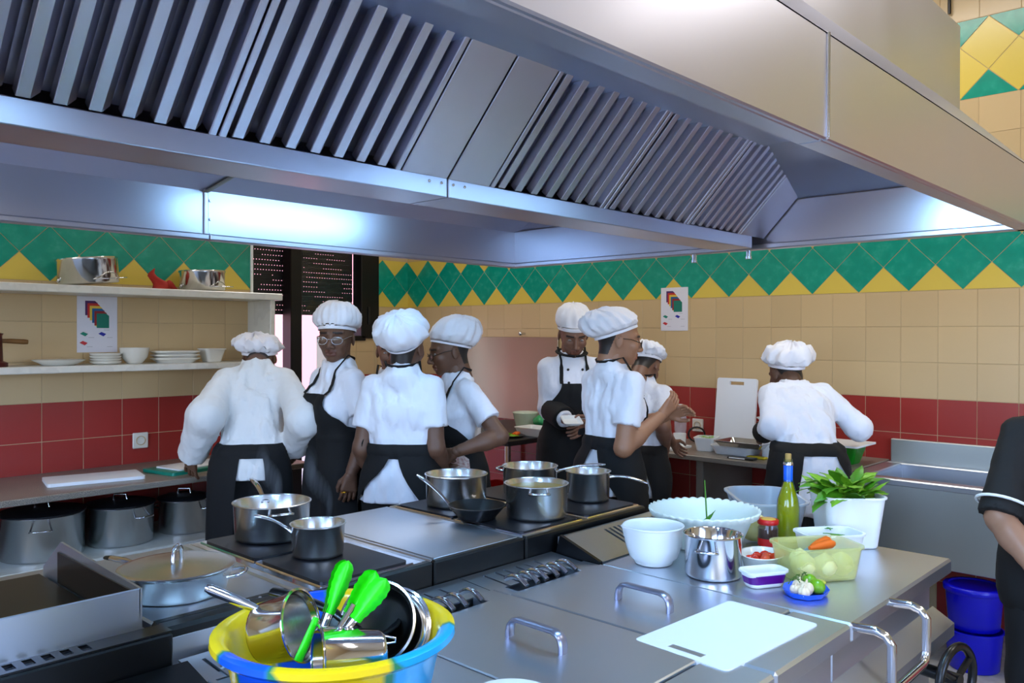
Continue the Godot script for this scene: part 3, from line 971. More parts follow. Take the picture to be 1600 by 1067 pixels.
	sp(w, "body", M.deck, Vector3(2.083, 0.14, -1.74), Vector3(2.87, YW - 0.05, -0.84), 0.004)
	sp(w, "plinth", M.black_enamel, Vector3(2.10, 0.0, -1.70), Vector3(2.85, 0.14, -0.90))
	var k := MB.new()
	k.xf = Transform3D(Basis(Vector3(0, 1, 0), Vector3(-1, 0, 0), Vector3(0, 0, 1)), Vector3(2.90, 0, 0) - w.position)
	k.prism(PackedVector2Array([Vector2(0.64, -0.84), Vector2(0.72, -0.84), Vector2(0.68, -0.775), Vector2(0.64, -0.775)]), 0.0, 0.82)
	obj("drip_ledge", k, M.deck, w)
	gaps = []
	for i in 12: gaps.append([2.30 + i * 0.026, 2.313 + i * 0.026])
	slotted_plate(w, "flue", M.deck, 2.10, 2.90, Vector3(0, YW, -1.585), Vector3(0, YD - 0.015, -1.745), gaps, 0.16, 0.88)
	sp(w, "flue_back", M.deck, Vector3(2.10, YW - 0.05, -1.765), Vector3(2.90, YD - 0.018, -1.745))
	sp(w, "flue_side", M.deck, Vector3(2.89, YW - 0.05, -1.745), Vector3(2.90, YW, -1.585))
	fl = MB.new()
	fl.xf = Transform3D(Basis(Vector3(0, 1, 0), Vector3(-1, 0, 0), Vector3(0, 0, 1)), Vector3(2.10, 0, 0) - w.position)
	fl.prism(PackedVector2Array([Vector2(YW - 0.02, -1.58), Vector2(YW + 0.004, -1.58), Vector2(YD - 0.008, -1.745), Vector2(YW - 0.02, -1.767)]), 0.0, 0.014)
	obj("flue_end", fl, M.black_enamel, w)
	var lb := MB.new()
	lb.xf.origin = -w.position
	lb.span(Vector3(2.70, 0.600, -0.84), Vector3(2.76, 0.635, -0.836), 0.001)
	obj("rating_plate", lb, M.satin_grip, w)
	# front fascia of the two right-hand units and the U handle
	for e in [[0.2, 1.661], [1.665, 2.925]]:
		pass
	var hd := MB.new()
	hd.xf.origin = -w.position
	var path := [Vector3(2.10, 0.868, -0.80), Vector3(2.10, 0.872, -0.74), Vector3(2.10, 0.865, -0.715), Vector3(2.10, 0.845, -0.70), Vector3(2.10, 0.76, -0.70), Vector3(2.11, 0.738, -0.70), Vector3(2.135, 0.73, -0.70), Vector3(2.33, 0.73, -0.70), Vector3(2.355, 0.738, -0.70), Vector3(2.365, 0.76, -0.70), Vector3(2.365, 0.845, -0.70), Vector3(2.365, 0.865, -0.715), Vector3(2.365, 0.872, -0.74), Vector3(2.365, 0.868, -0.80)]
	hd.tube(path, 0.0115, 12)
	obj("handle", hd, M.chrome, w)
	var wh := MB.new()
	var nrm := Vector3(-0.2, 0, 0.98).normalized()
	wh.xf = Transform3D(Basis(nrm.cross(Vector3.UP).normalized(), nrm, Vector3.UP).orthonormalized(), Vector3(2.70, 0.575, -0.715) - w.position)
	var ring := []
	for i in 33: ring.append(Vector3(cos(TAU * i / 32), 0, sin(TAU * i / 32)) * 0.098)
	wh.tube(ring, 0.013, 10, 1.0, Vector3.UP, false)
	var whl := obj("hand_wheel", wh, M.black_plastic, w)
	var hub := MB.new()
	hub.xf = wh.xf
	hub.tube([Vector3(0, -0.11, 0), Vector3(0, 0.012, 0)], 0.020, 12)
	for i in 3: hub.tube([Vector3.ZERO, Vector3(cos(TAU * i / 3 + 0.5), 0, sin(TAU * i / 3 + 0.5)) * 0.096], 0.010, 8)
	obj("hub", hub, M.black_plastic, whl)
func front_unit(called: String, label: String, x0: float, x1: float, hx: float, hz: float) -> void:
	var t := thing(called, label, "cooking unit", Vector3((x0 + x1) / 2, 0, -1.28))
	sp(t, "body", M.deck, Vector3(x0, 0.14, -1.76), Vector3(x1, YW - 0.06, -0.84), 0.004)
	sp(t, "plinth", M.black_enamel, Vector3(x0, 0.0, -1.70), Vector3(x1, 0.14, -0.90))
	sp(t, "front_edge", M.deck, Vector3(x0, YW - 0.05, -0.945), Vector3(x1, YW, -0.79), 0.007)
	var l := sp(t, "lid", M.deck, Vector3(x0 + 0.001, YW - 0.02, -1.572), Vector3(x1 - 0.001, YW + 0.002, -0.949), 0.003)
	if hx > 0:
		var hb := MB.new()
		hb.xf.origin = -t.position
		var path := []
		for p in [[-0.082, 0.0], [-0.082, 0.018], [-0.079, 0.032], [-0.070, 0.042], [-0.055, 0.047], [0.055, 0.047], [0.070, 0.042], [0.079, 0.032], [0.082, 0.018], [0.082, 0.0]]:
			path.append(Vector3(hx, YW + p[1], hz + p[0]))
		hb.tube(path, 0.0155, 12, 0.42, Vector3.ZERO)
		obj("handle", hb, M.satin_grip, l)
	# control strip between lid and range: a sloping plate with levers in slots
	sp(t, "lever_trough", M.deck, Vector3(x0, YW - 0.060, -1.775), Vector3(x1, YW - 0.050, -1.574))
	var xs := []
	if hx < 0: xs = [0.86, 0.90]
	elif x0 < 1.5: xs = [1.40, 1.452, 1.498, 1.556]
	else: xs = [1.735, 1.782, 1.822, 1.872, 1.912, 1.958]
	sp(t, "trough_edge", M.deck, Vector3(x0, YW - 0.03, -1.64), Vector3(xs[0] - 0.03, YW - 0.001, -1.573), 0.002)
	sp(t, "trough_edge", M.deck, Vector3(xs[-1] + 0.03, YW - 0.03, -1.64), Vector3(x1, YW - 0.001, -1.573), 0.002)
	var gaps := []
	for x in xs: gaps.append([x - 0.0045, x + 0.0045])
	slotted_plate(t, "control_plate", M.deck, x0, x1, Vector3(0, YW - 0.006, -1.64), Vector3(0, YW + 0.004, -1.775), gaps, 0.0, 0.80)
	for x in xs:
		var lv := MB.new()
		lv.xf.origin = -t.position
		var pa := []
		for i in 9:
			var f := i / 8.0
			pa.append(Vector3(x, YW + 0.002 + 0.024 * sin(PI * (0.12 + 0.80 * f)), -1.655 + 0.083 * f))
		lv.tube(pa, 0.0078, 8)
		obj("lever", lv, M.chrome, t)
# ---------------------------------------------------------------- counters, shelves and sink
func make_counters() -> void:
	var c := thing("granite_counter", "speckled granite counter along the shelf wall", "counter", Vector3(1.0, 0, -4.37))
	sp(c, "top", M.granite, Vector3(-1.5, 0.85, ZL + 0.001), Vector3(2.62, 0.88, -4.03), 0.004)
	for x in [-1.2, 0.6, 2.5]: sp(c, "support", M.marble, Vector3(x, 0, ZL + 0.002), Vector3(x + 0.05, 0.85, -4.12), 0.003)
	sp(c, "lower_shelf", M.marble, Vector3(-1.15, 0.51, ZL + 0.01), Vector3(2.5, 0.54, -4.1), 0.003)
	c = thing("wall_shelf", "two-tier white marble wall shelf above the granite counter", "shelf", Vector3(1.0, 1.42, -4.55))
	sp(c, "upper_board", M.marble, Vector3(-1.5, 1.807, ZL + 0.001), Vector3(2.665, 1.847, -4.40), 0.004)
	sp(c, "lower_board", M.marble, Vector3(-1.5, 1.408, ZL + 0.001), Vector3(2.60, 1.443, -4.42), 0.004)
	for x in [-1.3, 2.60]: sp(c, "upright", M.marble, Vector3(x, 1.408, ZL + 0.001), Vector3(x + 0.032, 1.807, -4.43), 0.003)
	c = thing("granite_counter", "dark granite counter along the red tiles beside the sink", "counter", Vector3(4.7, 0, -2.6))
	sp(c, "top", M.granite, Vector3(4.36, 0.85, -3.45), Vector3(XR - 0.001, 0.88, -1.70), 0.004)
	for z in [-3.40, -2.62]: sp(c, "support", M.granite, Vector3(4.42, 0, z), Vector3(XR - 0.002, 0.85, z + 0.05), 0.003)
	# wood panel doors below the counter
	var s := thing("sink", "large stainless steel trough sink against the red tiles", "sink", Vector3(4.7, 0, -0.95))
	var z0 := -1.685
	var z1 := -0.2
	sp(s, "backsplash", M.sink_steel, Vector3(5.015, 0.86, z0), Vector3(XR - 0.001, 1.005, z1), 0.004)
	for e in [[4.35, z0, 4.43, z1], [4.93, z0, 5.015, z1], [4.43, z0, 4.93, z0 + 0.09], [4.43, -0.3, 4.93, z1]]:
		sp(s, "rim", M.deck, Vector3(e[0], 0.845, e[1]), Vector3(e[2], 0.88, e[3]), 0.006)
	sp(s, "front_panel", M.sink_steel, Vector3(4.355, 0.465, z0), Vector3(4.375, 0.85, z1), 0.003)
	sp(s, "side_panel", M.sink_steel, Vector3(4.375, 0.465, z0), Vector3(5.015, 0.85, z0 + 0.015), 0.002)
	sp(s, "bowl_floor", M.deck, Vector3(4.42, 0.56, z0 + 0.08), Vector3(4.94, 0.575, -0.29))
	for e in [[4.42, z0 + 0.08, 4.432, -0.29], [4.928, z0 + 0.08, 4.94, -0.29], [4.432, z0 + 0.08, 4.928, z0 + 0.092], [4.432, -0.302, 4.928, -0.29]]:
		sp(s, "bowl_wall", M.deck, Vector3(e[0], 0.56, e[1]), Vector3(e[2], 0.86, e[3]))
	for e in [[4.38, z0 + 0.02], [4.38, z1 - 0.06], [4.96, z0 + 0.02], [4.96, z1 - 0.06]]:
		sp(s, "leg", M.deck, Vector3(e[0], 0, e[1]), Vector3(e[0] + 0.04, 0.47, e[1] + 0.04), 0.004)
	# steel wall sheet and trolley table in the corner
	s = thing("steel_wall_sheet", "dull stainless sheet fixed to the wall above the corner table", "wall panel", Vector3(5.04, 1.3, -4.75))
	sp(s, "sheet", M.dull_sheet, Vector3(5.028, 0.90, -5.35), Vector3(5.038, 1.588, -4.232), 0.002)
	var k := MB.new()
	k.xf.origin = -s.position
	var kp := on_x(815, 521, 5.0)
	k.tube([Vector3(5.04, kp.y, kp.z), Vector3(4.985, kp.y, kp.z)], 0.010, 10)
	k.ball(Vector3(4.985, kp.y, kp.z), Vector3(0.018, 0.018, 0.018), 12, 8)
	obj("water_tap", k, M.chrome, s)
	var tb := thing("corner_table", "low dark steel table with salad trays in the corner", "table", Vector3(4.3, 0, -3.95))
	var a := on_y(772, 694, 0.90)
	sp(tb, "top", M.hotplate, Vector3(3.95, 0.865, -4.75), Vector3(4.98, 0.90, -3.75), 0.004)
	for e in [[3.97, -3.80], [4.94, -3.80], [3.97, -4.73], [4.94, -4.73]]:
		sp(tb, "leg", M.chrome, Vector3(e[0], 0, e[1]), Vector3(e[0] + 0.03, 0.87, e[1] + 0.03), 0.003)
	sp(tb, "lower_shelf", M.hotplate, Vector3(3.97, 0.30, -4.72), Vector3(4.96, 0.32, -3.78), 0.002)
# ---------------------------------------------------------------- bodies: distance fields meshed as surface nets
class Field:
	var o: Vector3
	var h: float
	var nx: int
	var ny: int
	var nz: int
	var d := PackedFloat32Array()
	func _init(lo: Vector3, hi: Vector3, cell: float) -> void:
		o = lo
		h = cell
		nx = int((hi.x - lo.x) / cell) + 2
		ny = int((hi.y - lo.y) / cell) + 2
		nz = int((hi.z - lo.z) / cell) + 2
		d.resize(nx * ny * nz)
		d.fill(1.0)
	# tapered capsule joined with a smooth minimum; flat_end cuts it square at b
	func cap(a: Vector3, b: Vector3, ra: float, rb: float, k := 0.03, flat_end := false) -> void:
		var m: float = max(ra, rb) + k + h * 2.5
		var lo := (a.min(b) - Vector3(m, m, m) - o) / h
		var hi := (a.max(b) + Vector3(m, m, m) - o) / h
		var x0 := maxi(0, int(lo.x)); var y0 := maxi(0, int(lo.y)); var z0 := maxi(0, int(lo.z))
		var x1 := mini(nx - 1, int(hi.x) + 1); var y1 := mini(ny - 1, int(hi.y) + 1); var z1 := mini(nz - 1, int(hi.z) + 1)
		var ba := b - a
		var inv: float = 1.0 / maxf(ba.length_squared(), 1e-9)
		var ln := ba.normalized()
		var dr := rb - ra
		for z in range(z0, z1 + 1):
			for y in range(y0, y1 + 1):
				var i := (z * ny + y) * nx + x0
				var p := Vector3(o.x + x0 * h, o.y + y * h, o.z + z * h) - a
				for x in range(x0, x1 + 1):
					var t := clampf(p.dot(ba) * inv, 0.0, 1.0)
					var v := (p - ba * t).length() - (ra + dr * t)
					if flat_end: v = maxf(v, (p - ba).dot(ln))
					var c := d[i]
					var g := k - absf(c - v)
					d[i] = (minf(c, v) - g * g / (4.0 * k)) if g > 0.0 else minf(c, v)
					p.x += h
					i += 1
	func ell(c: Vector3, r: Vector3, k := 0.02, sub := false, bs := Basis.IDENTITY) -> void:
		var mr: float = max(r.x, max(r.y, r.z))
		var m: float = mr + k + h * 2.5
		var lo := (c - Vector3(m, m, m) - o) / h
		var hi := (c + Vector3(m, m, m) - o) / h
		var x0 := maxi(0, int(lo.x)); var y0 := maxi(0, int(lo.y)); var z0 := maxi(0, int(lo.z))
		var x1 := mini(nx - 1, int(hi.x) + 1); var y1 := mini(ny - 1, int(hi.y) + 1); var z1 := mini(nz - 1, int(hi.z) + 1)
		var iv := Vector3(1.0 / r.x, 1.0 / r.y, 1.0 / r.z)
		var bt := bs.transposed()
		for z in range(z0, z1 + 1):
			for y in range(y0, y1 + 1):
				var i := (z * ny + y) * nx + x0
				for x in range(x0, x1 + 1):
					var p := bt * (Vector3(o.x + x * h, o.y + y * h, o.z + z * h) - c)
					var q := p * iv
					var k0 := q.length()
					var k1 := (q * iv).length()
					var v: float = k0 * (k0 - 1.0) / maxf(k1, 1e-6) if k0 > 1e-4 else -mr
					var cc := d[i]
					if sub:
						v = -v
						var g := k - absf(cc - v)
						d[i] = (maxf(cc, v) + g * g / (4.0 * k)) if g > 0.0 else maxf(cc, v)
					else:
						var g := k - absf(cc - v)
						d[i] = (minf(cc, v) - g * g / (4.0 * k)) if g > 0.0 else minf(cc, v)
					i += 1
	func cut(pt: Vector3, nrm: Vector3) -> void:     # keeps what lies behind the plane
		for z in nz:
			for y in ny:
				var i := (z * ny + y) * nx
				var v := (Vector3(o.x, o.y + y * h, o.z + z * h) - pt).dot(nrm)
				var st := h * nrm.x
				for x in nx:
					if d[i] < 0.2: d[i] = maxf(d[i], v)
					v += st
					i += 1
	func ripple(f: FastNoiseLite, amp: float, sc: Vector3) -> void:   # cloth folds
		for z in nz:
			for y in ny:
				var i := (z * ny + y) * nx
				for x in nx:
					if absf(d[i]) < 0.035:
						d[i] += amp * f.get_noise_3d((o.x + x * h) * sc.x, (o.y + y * h) * sc.y, (o.z + z * h) * sc.z)
					i += 1
	func at(p: Vector3) -> float:
		var q := (p - o) / h
		var x := int(q.x); var y := int(q.y); var z := int(q.z)
		if q.x < 0 or q.y < 0 or q.z < 0 or x >= nx - 1 or y >= ny - 1 or z >= nz - 1: return 1.0
		var f := q - Vector3(x, y, z)
		var i := (z * ny + y) * nx + x
		var s := nx
		var w := nx * ny
		var a := lerpf(lerpf(d[i], d[i + 1], f.x), lerpf(d[i + s], d[i + s + 1], f.x), f.y)
		var b := lerpf(lerpf(d[i + w], d[i + w + 1], f.x), lerpf(d[i + w + s], d[i + w + s + 1], f.x), f.y)
		return lerpf(a, b, f.z)
	func emit(mb: MB, color: Callable) -> void:
		var id := PackedInt32Array()
		id.resize(d.size())
		id.fill(-1)
		var s := nx
		var w := nx * ny
		var off := [0, 1, s, s + 1, w, w + 1, w + s, w + s + 1]
		var cor := [Vector3(0, 0, 0), Vector3(1, 0, 0), Vector3(0, 1, 0), Vector3(1, 1, 0), Vector3(0, 0, 1), Vector3(1, 0, 1), Vector3(0, 1, 1), Vector3(1, 1, 1)]
		var edges := [[0, 1], [2, 3], [4, 5], [6, 7], [0, 2], [1, 3], [4, 6], [5, 7], [0, 4], [1, 5], [2, 6], [3, 7]]
		var lim := h * 2.2
		var near := PackedInt32Array()
		for z in nz - 1:
			for y in ny - 1:
				var i := (z * ny + y) * nx
				for x in nx - 1:
					if absf(d[i]) < lim:
						var neg := 0
						for k in 8:
							if d[i + off[k]] < 0.0: neg += 1
						if neg > 0 and neg < 8:
							var p := Vector3.ZERO
							var cnt := 0
							for e in edges:
								var va: float = d[i + off[e[0]]]
								var vb: float = d[i + off[e[1]]]
								if (va < 0.0) != (vb < 0.0):
									p += cor[e[0]] + (cor[e[1]] - cor[e[0]]) * (va / (va - vb))
									cnt += 1
							p /= cnt
							var g := Vector3(d[i + 1] - d[i] + d[i + s + 1] - d[i + s] + d[i + w + 1] - d[i + w] + d[i + w + s + 1] - d[i + w + s], d[i + s] - d[i] + d[i + s + 1] - d[i + 1] + d[i + w + s] - d[i + w] + d[i + w + s + 1] - d[i + w + 1], d[i + w] - d[i] + d[i + w + 1] - d[i + 1] + d[i + w + s] - d[i + s] + d[i + w + s + 1] - d[i + s + 1])
							var wp := o + (Vector3(x, y, z) + p) * h
							mb.col = color.call(wp)
							id[i] = mb.vert(wp, g.normalized())
							near.append(i)
					i += 1
		for i in near:
			# three edges leaving the node at the low corner of this cell
			var a := d[i] < 0.0
			for ax in 3:
				var st: int = [1, s, w][ax]
				var u: int = [s, w, 1][ax]
				var t: int = [w, 1, s][ax]
				if a == (d[i + st] < 0.0): continue
				var c0 := id[i]
				if i - u - t < 0: continue
				var c1 := id[i - u]
				var c2 := id[i - u - t]
				var c3 := id[i - t]
				if c0 < 0 or c1 < 0 or c2 < 0 or c3 < 0: continue
				if a:
					mb.tri(c0, c1, c2); mb.tri(c0, c2, c3)
				else:
					mb.tri(c0, c2, c1); mb.tri(c0, c3, c2)
# copies a finished mesh into another under a transform, tinting it
static func join(dst: MB, src: MB, xf: Transform3D, tint: Color) -> void:
	var base := dst.v.size()
	var flip := xf.basis.determinant() < 0
	var nb := xf.basis.inverse().transposed()
	for i in src.v.size():
		dst.v.append(xf * src.v[i])
		dst.n.append((nb * src.n[i]).normalized())
		var c := src.c[i]
		dst.c.append(Color(c.r * tint.r, c.g * tint.g, c.b * tint.b) if c.a > 0.75 else Color(c.r, c.g, c.b))
		dst.uv.append(Vector2.ZERO)
	for i in range(0, src.ix.size(), 3):
		dst.ix.append(base + src.ix[i])
		dst.ix.append(base + src.ix[i + (2 if flip else 1)])
		dst.ix.append(base + src.ix[i + (1 if flip else 2)])

var head_mesh: MB
var hand_relaxed: MB
var hand_flat: MB
# head: eyes at y 0, crown 0.115, chin -0.112, +Z is where the face looks. Colours with alpha under 0.75 are kept, others are tinted by the skin
func make_head() -> void:
	var f := Field.new(Vector3(-0.10, -0.16, -0.125), Vector3(0.10, 0.13, 0.14), 0.0036)
	f.ell(Vector3(0, 0.030, -0.012), Vector3(0.074, 0.088, 0.096), 0.01)
	f.ell(Vector3(0, -0.020, 0.020), Vector3(0.062, 0.075, 0.070), 0.03)
	f.ell(Vector3(0, -0.066, 0.040), Vector3(0.046, 0.040, 0.044), 0.03)
	f.ell(Vector3(0, -0.094, 0.064), Vector3(0.020, 0.017, 0.018), 0.02)
	for s in [-1.0, 1.0]:
		f.ell(Vector3(s * 0.040, -0.026, 0.064), Vector3(0.022, 0.022, 0.020), 0.02)
		f.ell(Vector3(s * 0.033, 0.001, 0.098), Vector3(0.020, 0.012, 0.016), 0.012, true)
		f.cap(Vector3(s * 0.014, 0.022, 0.086), Vector3(s * 0.050, 0.024, 0.066), 0.009, 0.007, 0.012)
		f.ell(Vector3(s * 0.075, -0.012, -0.012), Vector3(0.008, 0.030, 0.018), 0.006, false, Basis(Vector3.UP, s * 0.35))
		f.ell(Vector3(s * 0.014, -0.042, 0.096), Vector3(0.0095, 0.008, 0.011), 0.006)
	f.cap(Vector3(0, 0.010, 0.086), Vector3(0, -0.036, 0.107), 0.008, 0.0125, 0.010)
	f.cap(Vector3(-0.020, -0.064, 0.083), Vector3(0.020, -0.064, 0.083), 0.007, 0.007, 0.004)
	f.cap(Vector3(0, -0.063, 0.090), Vector3(0, -0.0631, 0.090), 0.0075, 0.0075, 0.008)
	f.cap(Vector3(-0.017, -0.077, 0.083), Vector3(0.017, -0.077, 0.083), 0.008, 0.008, 0.004)
	f.cap(Vector3(0, -0.060, -0.035), Vector3(0, -0.18, -0.045), 0.050, 0.054, 0.03)
	head_mesh = MB.new()
	var skin := Color(1, 1, 1, 1)
	f.emit(head_mesh, func(p: Vector3) -> Color:
		if p.y > -0.083 and p.y < -0.057 and p.z > 0.077 and absf(p.x) < 0.026: return Color(0.82, 0.55, 0.52, 1)
		if p.z > 0.05 and absf(p.y - 0.024 + absf(p.x) * 0.06) < 0.0045 and absf(p.x) > 0.012 and absf(p.x) < 0.052: return Color(0.02, 0.014, 0.012, 0.5)
		if (p.z < -0.03 and p.y > -0.075 and p.z < -0.030 - (0.02 - p.y) * 0.25) or p.y > 0.075: return Color(0.018, 0.014, 0.013, 0.5)
		return skin)
	for s in [-1.0, 1.0]:
		var e := MB.new()
		e.ball(Vector3(s * 0.032, -0.002, 0.0742), Vector3(0.0120, 0.0066, 0.0102), 18, 14)
		for i in e.v.size():
			var q := e.v[i] - Vector3(s * 0.032 + 0.0028, -0.0005, 0.0775)
			e.c[i] = Color(0.015, 0.008, 0.006, 0.5) if q.z > 0.006 and Vector2(q.x, q.y).length() < 0.0052 else Color(0.36, 0.33, 0.31, 0.5)
		join(head_mesh, e, Transform3D.IDENTITY, Color.WHITE)
		for i in range(head_mesh.c.size() - e.c.size(), head_mesh.c.size()): head_mesh.c[i].a = 0.5
# right hand, wrist at the origin, fingers down -Y, palm facing +Z, thumb on +X (towards the body when the arm hangs)
func make_hand(curl: float, spread: float) -> MB:
	var f := Field.new(Vector3(-0.06, -0.20, -0.045), Vector3(0.085, 0.03, 0.10), 0.0032)
	f.cap(Vector3(0, 0.02, 0), Vector3(0, -0.015, 0), 0.026, 0.024, 0.02)
	for i in 4:
		var x := -0.030 + 0.020 * i
		f.cap(Vector3(x * 0.55, -0.02, 0.0), Vector3(x, -0.086, 0.0), 0.0145, 0.0125, 0.014)
	var lens := [0.062, 0.078, 0.084, 0.074]
	for i in 4:
		var x := -0.030 + 0.020 * i
		var a := Vector3(x, -0.086, 0.0)
		var ang := curl * 0.5
		var dirx := (i - 1.5) * spread
		for sgm in 3:
			var l: float = lens[i] * [0.45, 0.31, 0.24][sgm]
			var b := a + Vector3(dirx * l, -cos(ang) * l, sin(ang) * l)
			f.cap(a, b, 0.0098 - sgm * 0.0008, 0.0090 - sgm * 0.0008, 0.003)
			a = b
			ang += curl
	var t0 := Vector3(0.018, -0.025, 0.006)
	var t1 := Vector3(0.044, -0.055, 0.020)
	var t2 := Vector3(0.050, -0.085, 0.030)
	var t3 := Vector3(0.046, -0.106, 0.038)
	f.cap(t0, t1, 0.015, 0.012, 0.010)
	f.cap(t1, t2, 0.0115, 0.0102, 0.003)
	f.cap(t2, t3, 0.0100, 0.0085, 0.003)
	var mb := MB.new()
	f.emit(mb, func(_p: Vector3) -> Color: return Color(1, 1, 1, 1))
	return mb
func aim(dir: Vector3, face: Vector3) -> Basis:     # a hand whose fingers run along dir with the palm turned to face
	var y := -dir.normalized()
	var z := (face - y * face.dot(y)).normalized()
	return Basis(y.cross(z), y, z)
# one person; S holds the pose. Everything is built in the person's own frame: +Z is where the chest faces, -X is the right-hand side
func person(S: Dictionary) -> void:
	var s: float = S.get("size", 1.0)
	var base := at_d(S.px, 600, S.d)
	base.y = 0.0
	var right := Vector3(sin(YAW), 0, cos(YAW))
	var ahead := Vector3(cos(YAW), 0, -sin(YAW))
	var fd: Vector3 = right * S.face[0] + ahead * S.face[1]
	var yaw := atan2(fd.x, fd.z)
	var t := thing("person", S.label, "person", base, yaw)
	var inv := Transform3D(Basis(Vector3.UP, yaw), base).affine_inverse()
	var hd: Vector3 = right * S.head[0] + ahead * S.head[1]
	var hyaw := wrapf(atan2(hd.x, hd.z) - yaw, -PI, PI)
	var lean: float = S.get("lean", 0.05)
	var piv := Vector3(0, 0.95 * s, 0)
	var lb := Basis(Vector3.RIGHT, lean)
	var L := func(p: Vector3) -> Vector3:
		var q := p * s
		if q.y <= piv.y: return q
		var w: float = clampf((q.y - piv.y) / (0.12 * s), 0.0, 1.0)
		return piv + Basis(Vector3.RIGHT, lean * w) * (q - piv)
	var wide: float = S.get("wide", 1.0)
	var girth: float = S.get("girth", 1.0)
	# arms: pixel targets of elbow and wrist, at a stated depth
	var arms := {}
	for side in ["r", "l"]:
		var sx := -1.0 if side == "r" else 1.0
		var sh: Vector3 = L.call(Vector3(sx * 0.130 * wide, 1.298, -0.012))
		var el: Vector3
		var wr: Vector3
		if S.has(side):
			var a: Array = S[side]
			el = inv * at_d(a[0][0], a[0][1], a[0][2])
			wr = inv * at_d(a[1][0], a[1][1], a[1][2])
			el = sh + (el - sh).normalized() * clampf((el - sh).length(), 0.22 * s, 0.31 * s)
			wr = el + (wr - el).normalized() * clampf((wr - el).length(), 0.17 * s, 0.26 * s)
		else:
			el = sh + Vector3(sx * 0.06, -0.26, 0.0) * s
			wr = el + Vector3(-sx * 0.02, -0.20, 0.12) * s
		arms[side] = [sh, el, wr, sx]
	var neck: Vector3 = L.call(Vector3(0, 1.405, -0.018))
	var hb := Basis(Vector3.UP, hyaw) * Basis(Vector3.RIGHT, S.get("nod", 0.0)) * Basis(Vector3.BACK, S.get("roll", 0.0))
	var hc: Vector3 = neck + Basis(Vector3.RIGHT, lean * 0.6) * Basis(Vector3.UP, hyaw) * Basis(Vector3.RIGHT, S.get("nod", 0.0) * 0.75) * Vector3(0, 0.090, 0.022) * s
	hc += Vector3(0, -S.get("drop", 0.0), S.get("drop", 0.0) * 0.6)
	var hx := Transform3D(hb.scaled(Vector3.ONE * s * S.get("head_size", 1.0)), hc)
	# ---- skin
	var lo := Vector3(-0.62, 0.0, -0.5)
	var hi := Vector3(0.62, 1.62 * s, 0.62)
	var f := Field.new(lo, hi, 0.0145)
	f.cap(neck + Vector3(0, -0.07, -0.005) * s, neck + (hc - neck) * 0.5, 0.058 * s, 0.050 * s, 0.03)
	f.cap(L.call(Vector3(-0.09 * wide, 1.285, -0.012)), L.call(Vector3(0.09 * wide, 1.285, -0.012)), 0.042 * s, 0.042 * s, 0.05)
	f.cap(L.call(Vector3(0, 1.20, 0)), L.call(Vector3(0, 0.95, 0)), 0.072 * s, 0.070 * s, 0.05)
	f.cap(L.call(Vector3(-0.07, 0.92, 0)), L.call(Vector3(0.07, 0.92, 0)), 0.080 * s, 0.080 * s, 0.05)
	var ar: float = S.get("arm", 1.0)
	for side in arms:
		var a: Array = arms[side]
		f.cap(a[0], a[1], 0.047 * s * ar, 0.041 * s * ar, 0.03)
		f.cap(a[1], a[1] + (a[2] - a[1]) * 0.35, 0.041 * s * ar, 0.041 * s * ar, 0.02)
		f.cap(a[1] + (a[2] - a[1]) * 0.3, a[2], 0.041 * s * ar, 0.027 * s, 0.02)
	for sx in [-1.0, 1.0]:
		f.cap(Vector3(sx * 0.085, 0.88, 0) * s, Vector3(sx * 0.09, 0.48, 0.01) * s, 0.075 * s, 0.052 * s, 0.03)
		f.cap(Vector3(sx * 0.09, 0.48, 0.01) * s, Vector3(sx * 0.09, 0.09, -0.02) * s, 0.050 * s, 0.036 * s, 0.02)
		f.cap(Vector3(sx * 0.09, 0.045, -0.02) * s, Vector3(sx * 0.095, 0.035, 0.13) * s, 0.036 * s, 0.030 * s, 0.02)
	var skin: Color = S.get("skin", Color(0.115, 0.058, 0.036))
	var body := MB.new()
	f.emit(body, func(_p: Vector3) -> Color: return skin)
	join(body, head_mesh, hx, skin)
	for side in arms:
		var a: Array = arms[side]
		var fdir: Vector3 = (a[2] - a[1]).normalized()
		var sx: float = a[3]
		var hs: Array = S.get("hand_" + side, [])
		var dirv: Vector3 = inv.basis * (right * hs[0] + Vector3.UP * hs[1] + ahead * hs[2]) if hs.size() > 2 else fdir
		var pf: Vector3 = inv.basis * (right * hs[3] + Vector3.UP * hs[4] + ahead * hs[5]) if hs.size() > 5 else Vector3(-sx, -0.2, -0.1)
		var hbs := aim(dirv, pf).scaled(Vector3.ONE * s * 0.88)
		var xf := Transform3D(hbs, a[2])
		# thumb side: +X of the hand mesh has to point forward or to the body
		var want: Vector3 = fdir.cross(Vector3(0, 1, 0)) * 0.0 + Vector3(0, 0.3, 1.0)
		if (hbs * Vector3(1, 0, 0)).dot(want) < 0: xf.basis = xf.basis * Basis.from_scale(Vector3(-1, 1, 1))
		join(body, hand_flat if S.get("flat_" + side, false) else hand_relaxed, xf, skin)
	obj("body", body, M.skin, t)
	# ---- shirt or coat
	var hem: float = S.get("hem", 0.80) * s
	f = Field.new(Vector3(-0.62, hem - 0.04, -0.5), Vector3(0.62, 1.50 * s, 0.62), 0.0115)
	f.cap(L.call(Vector3(-0.092 * wide, 1.300, -0.015)), L.call(Vector3(0.092 * wide, 1.300, -0.015)), 0.056 * s, 0.056 * s, 0.06)
	f.cap(L.call(Vector3(-0.058 * wide, 1.19, -0.008)), L.call(Vector3(0.058 * wide, 1.19, -0.008)), 0.096 * s * girth, 0.096 * s * girth, 0.08)
	f.cap(L.call(Vector3(-0.046 * wide, 1.06, 0)), L.call(Vector3(0.046 * wide, 1.06, 0)), 0.090 * s * girth, 0.090 * s * girth, 0.08)
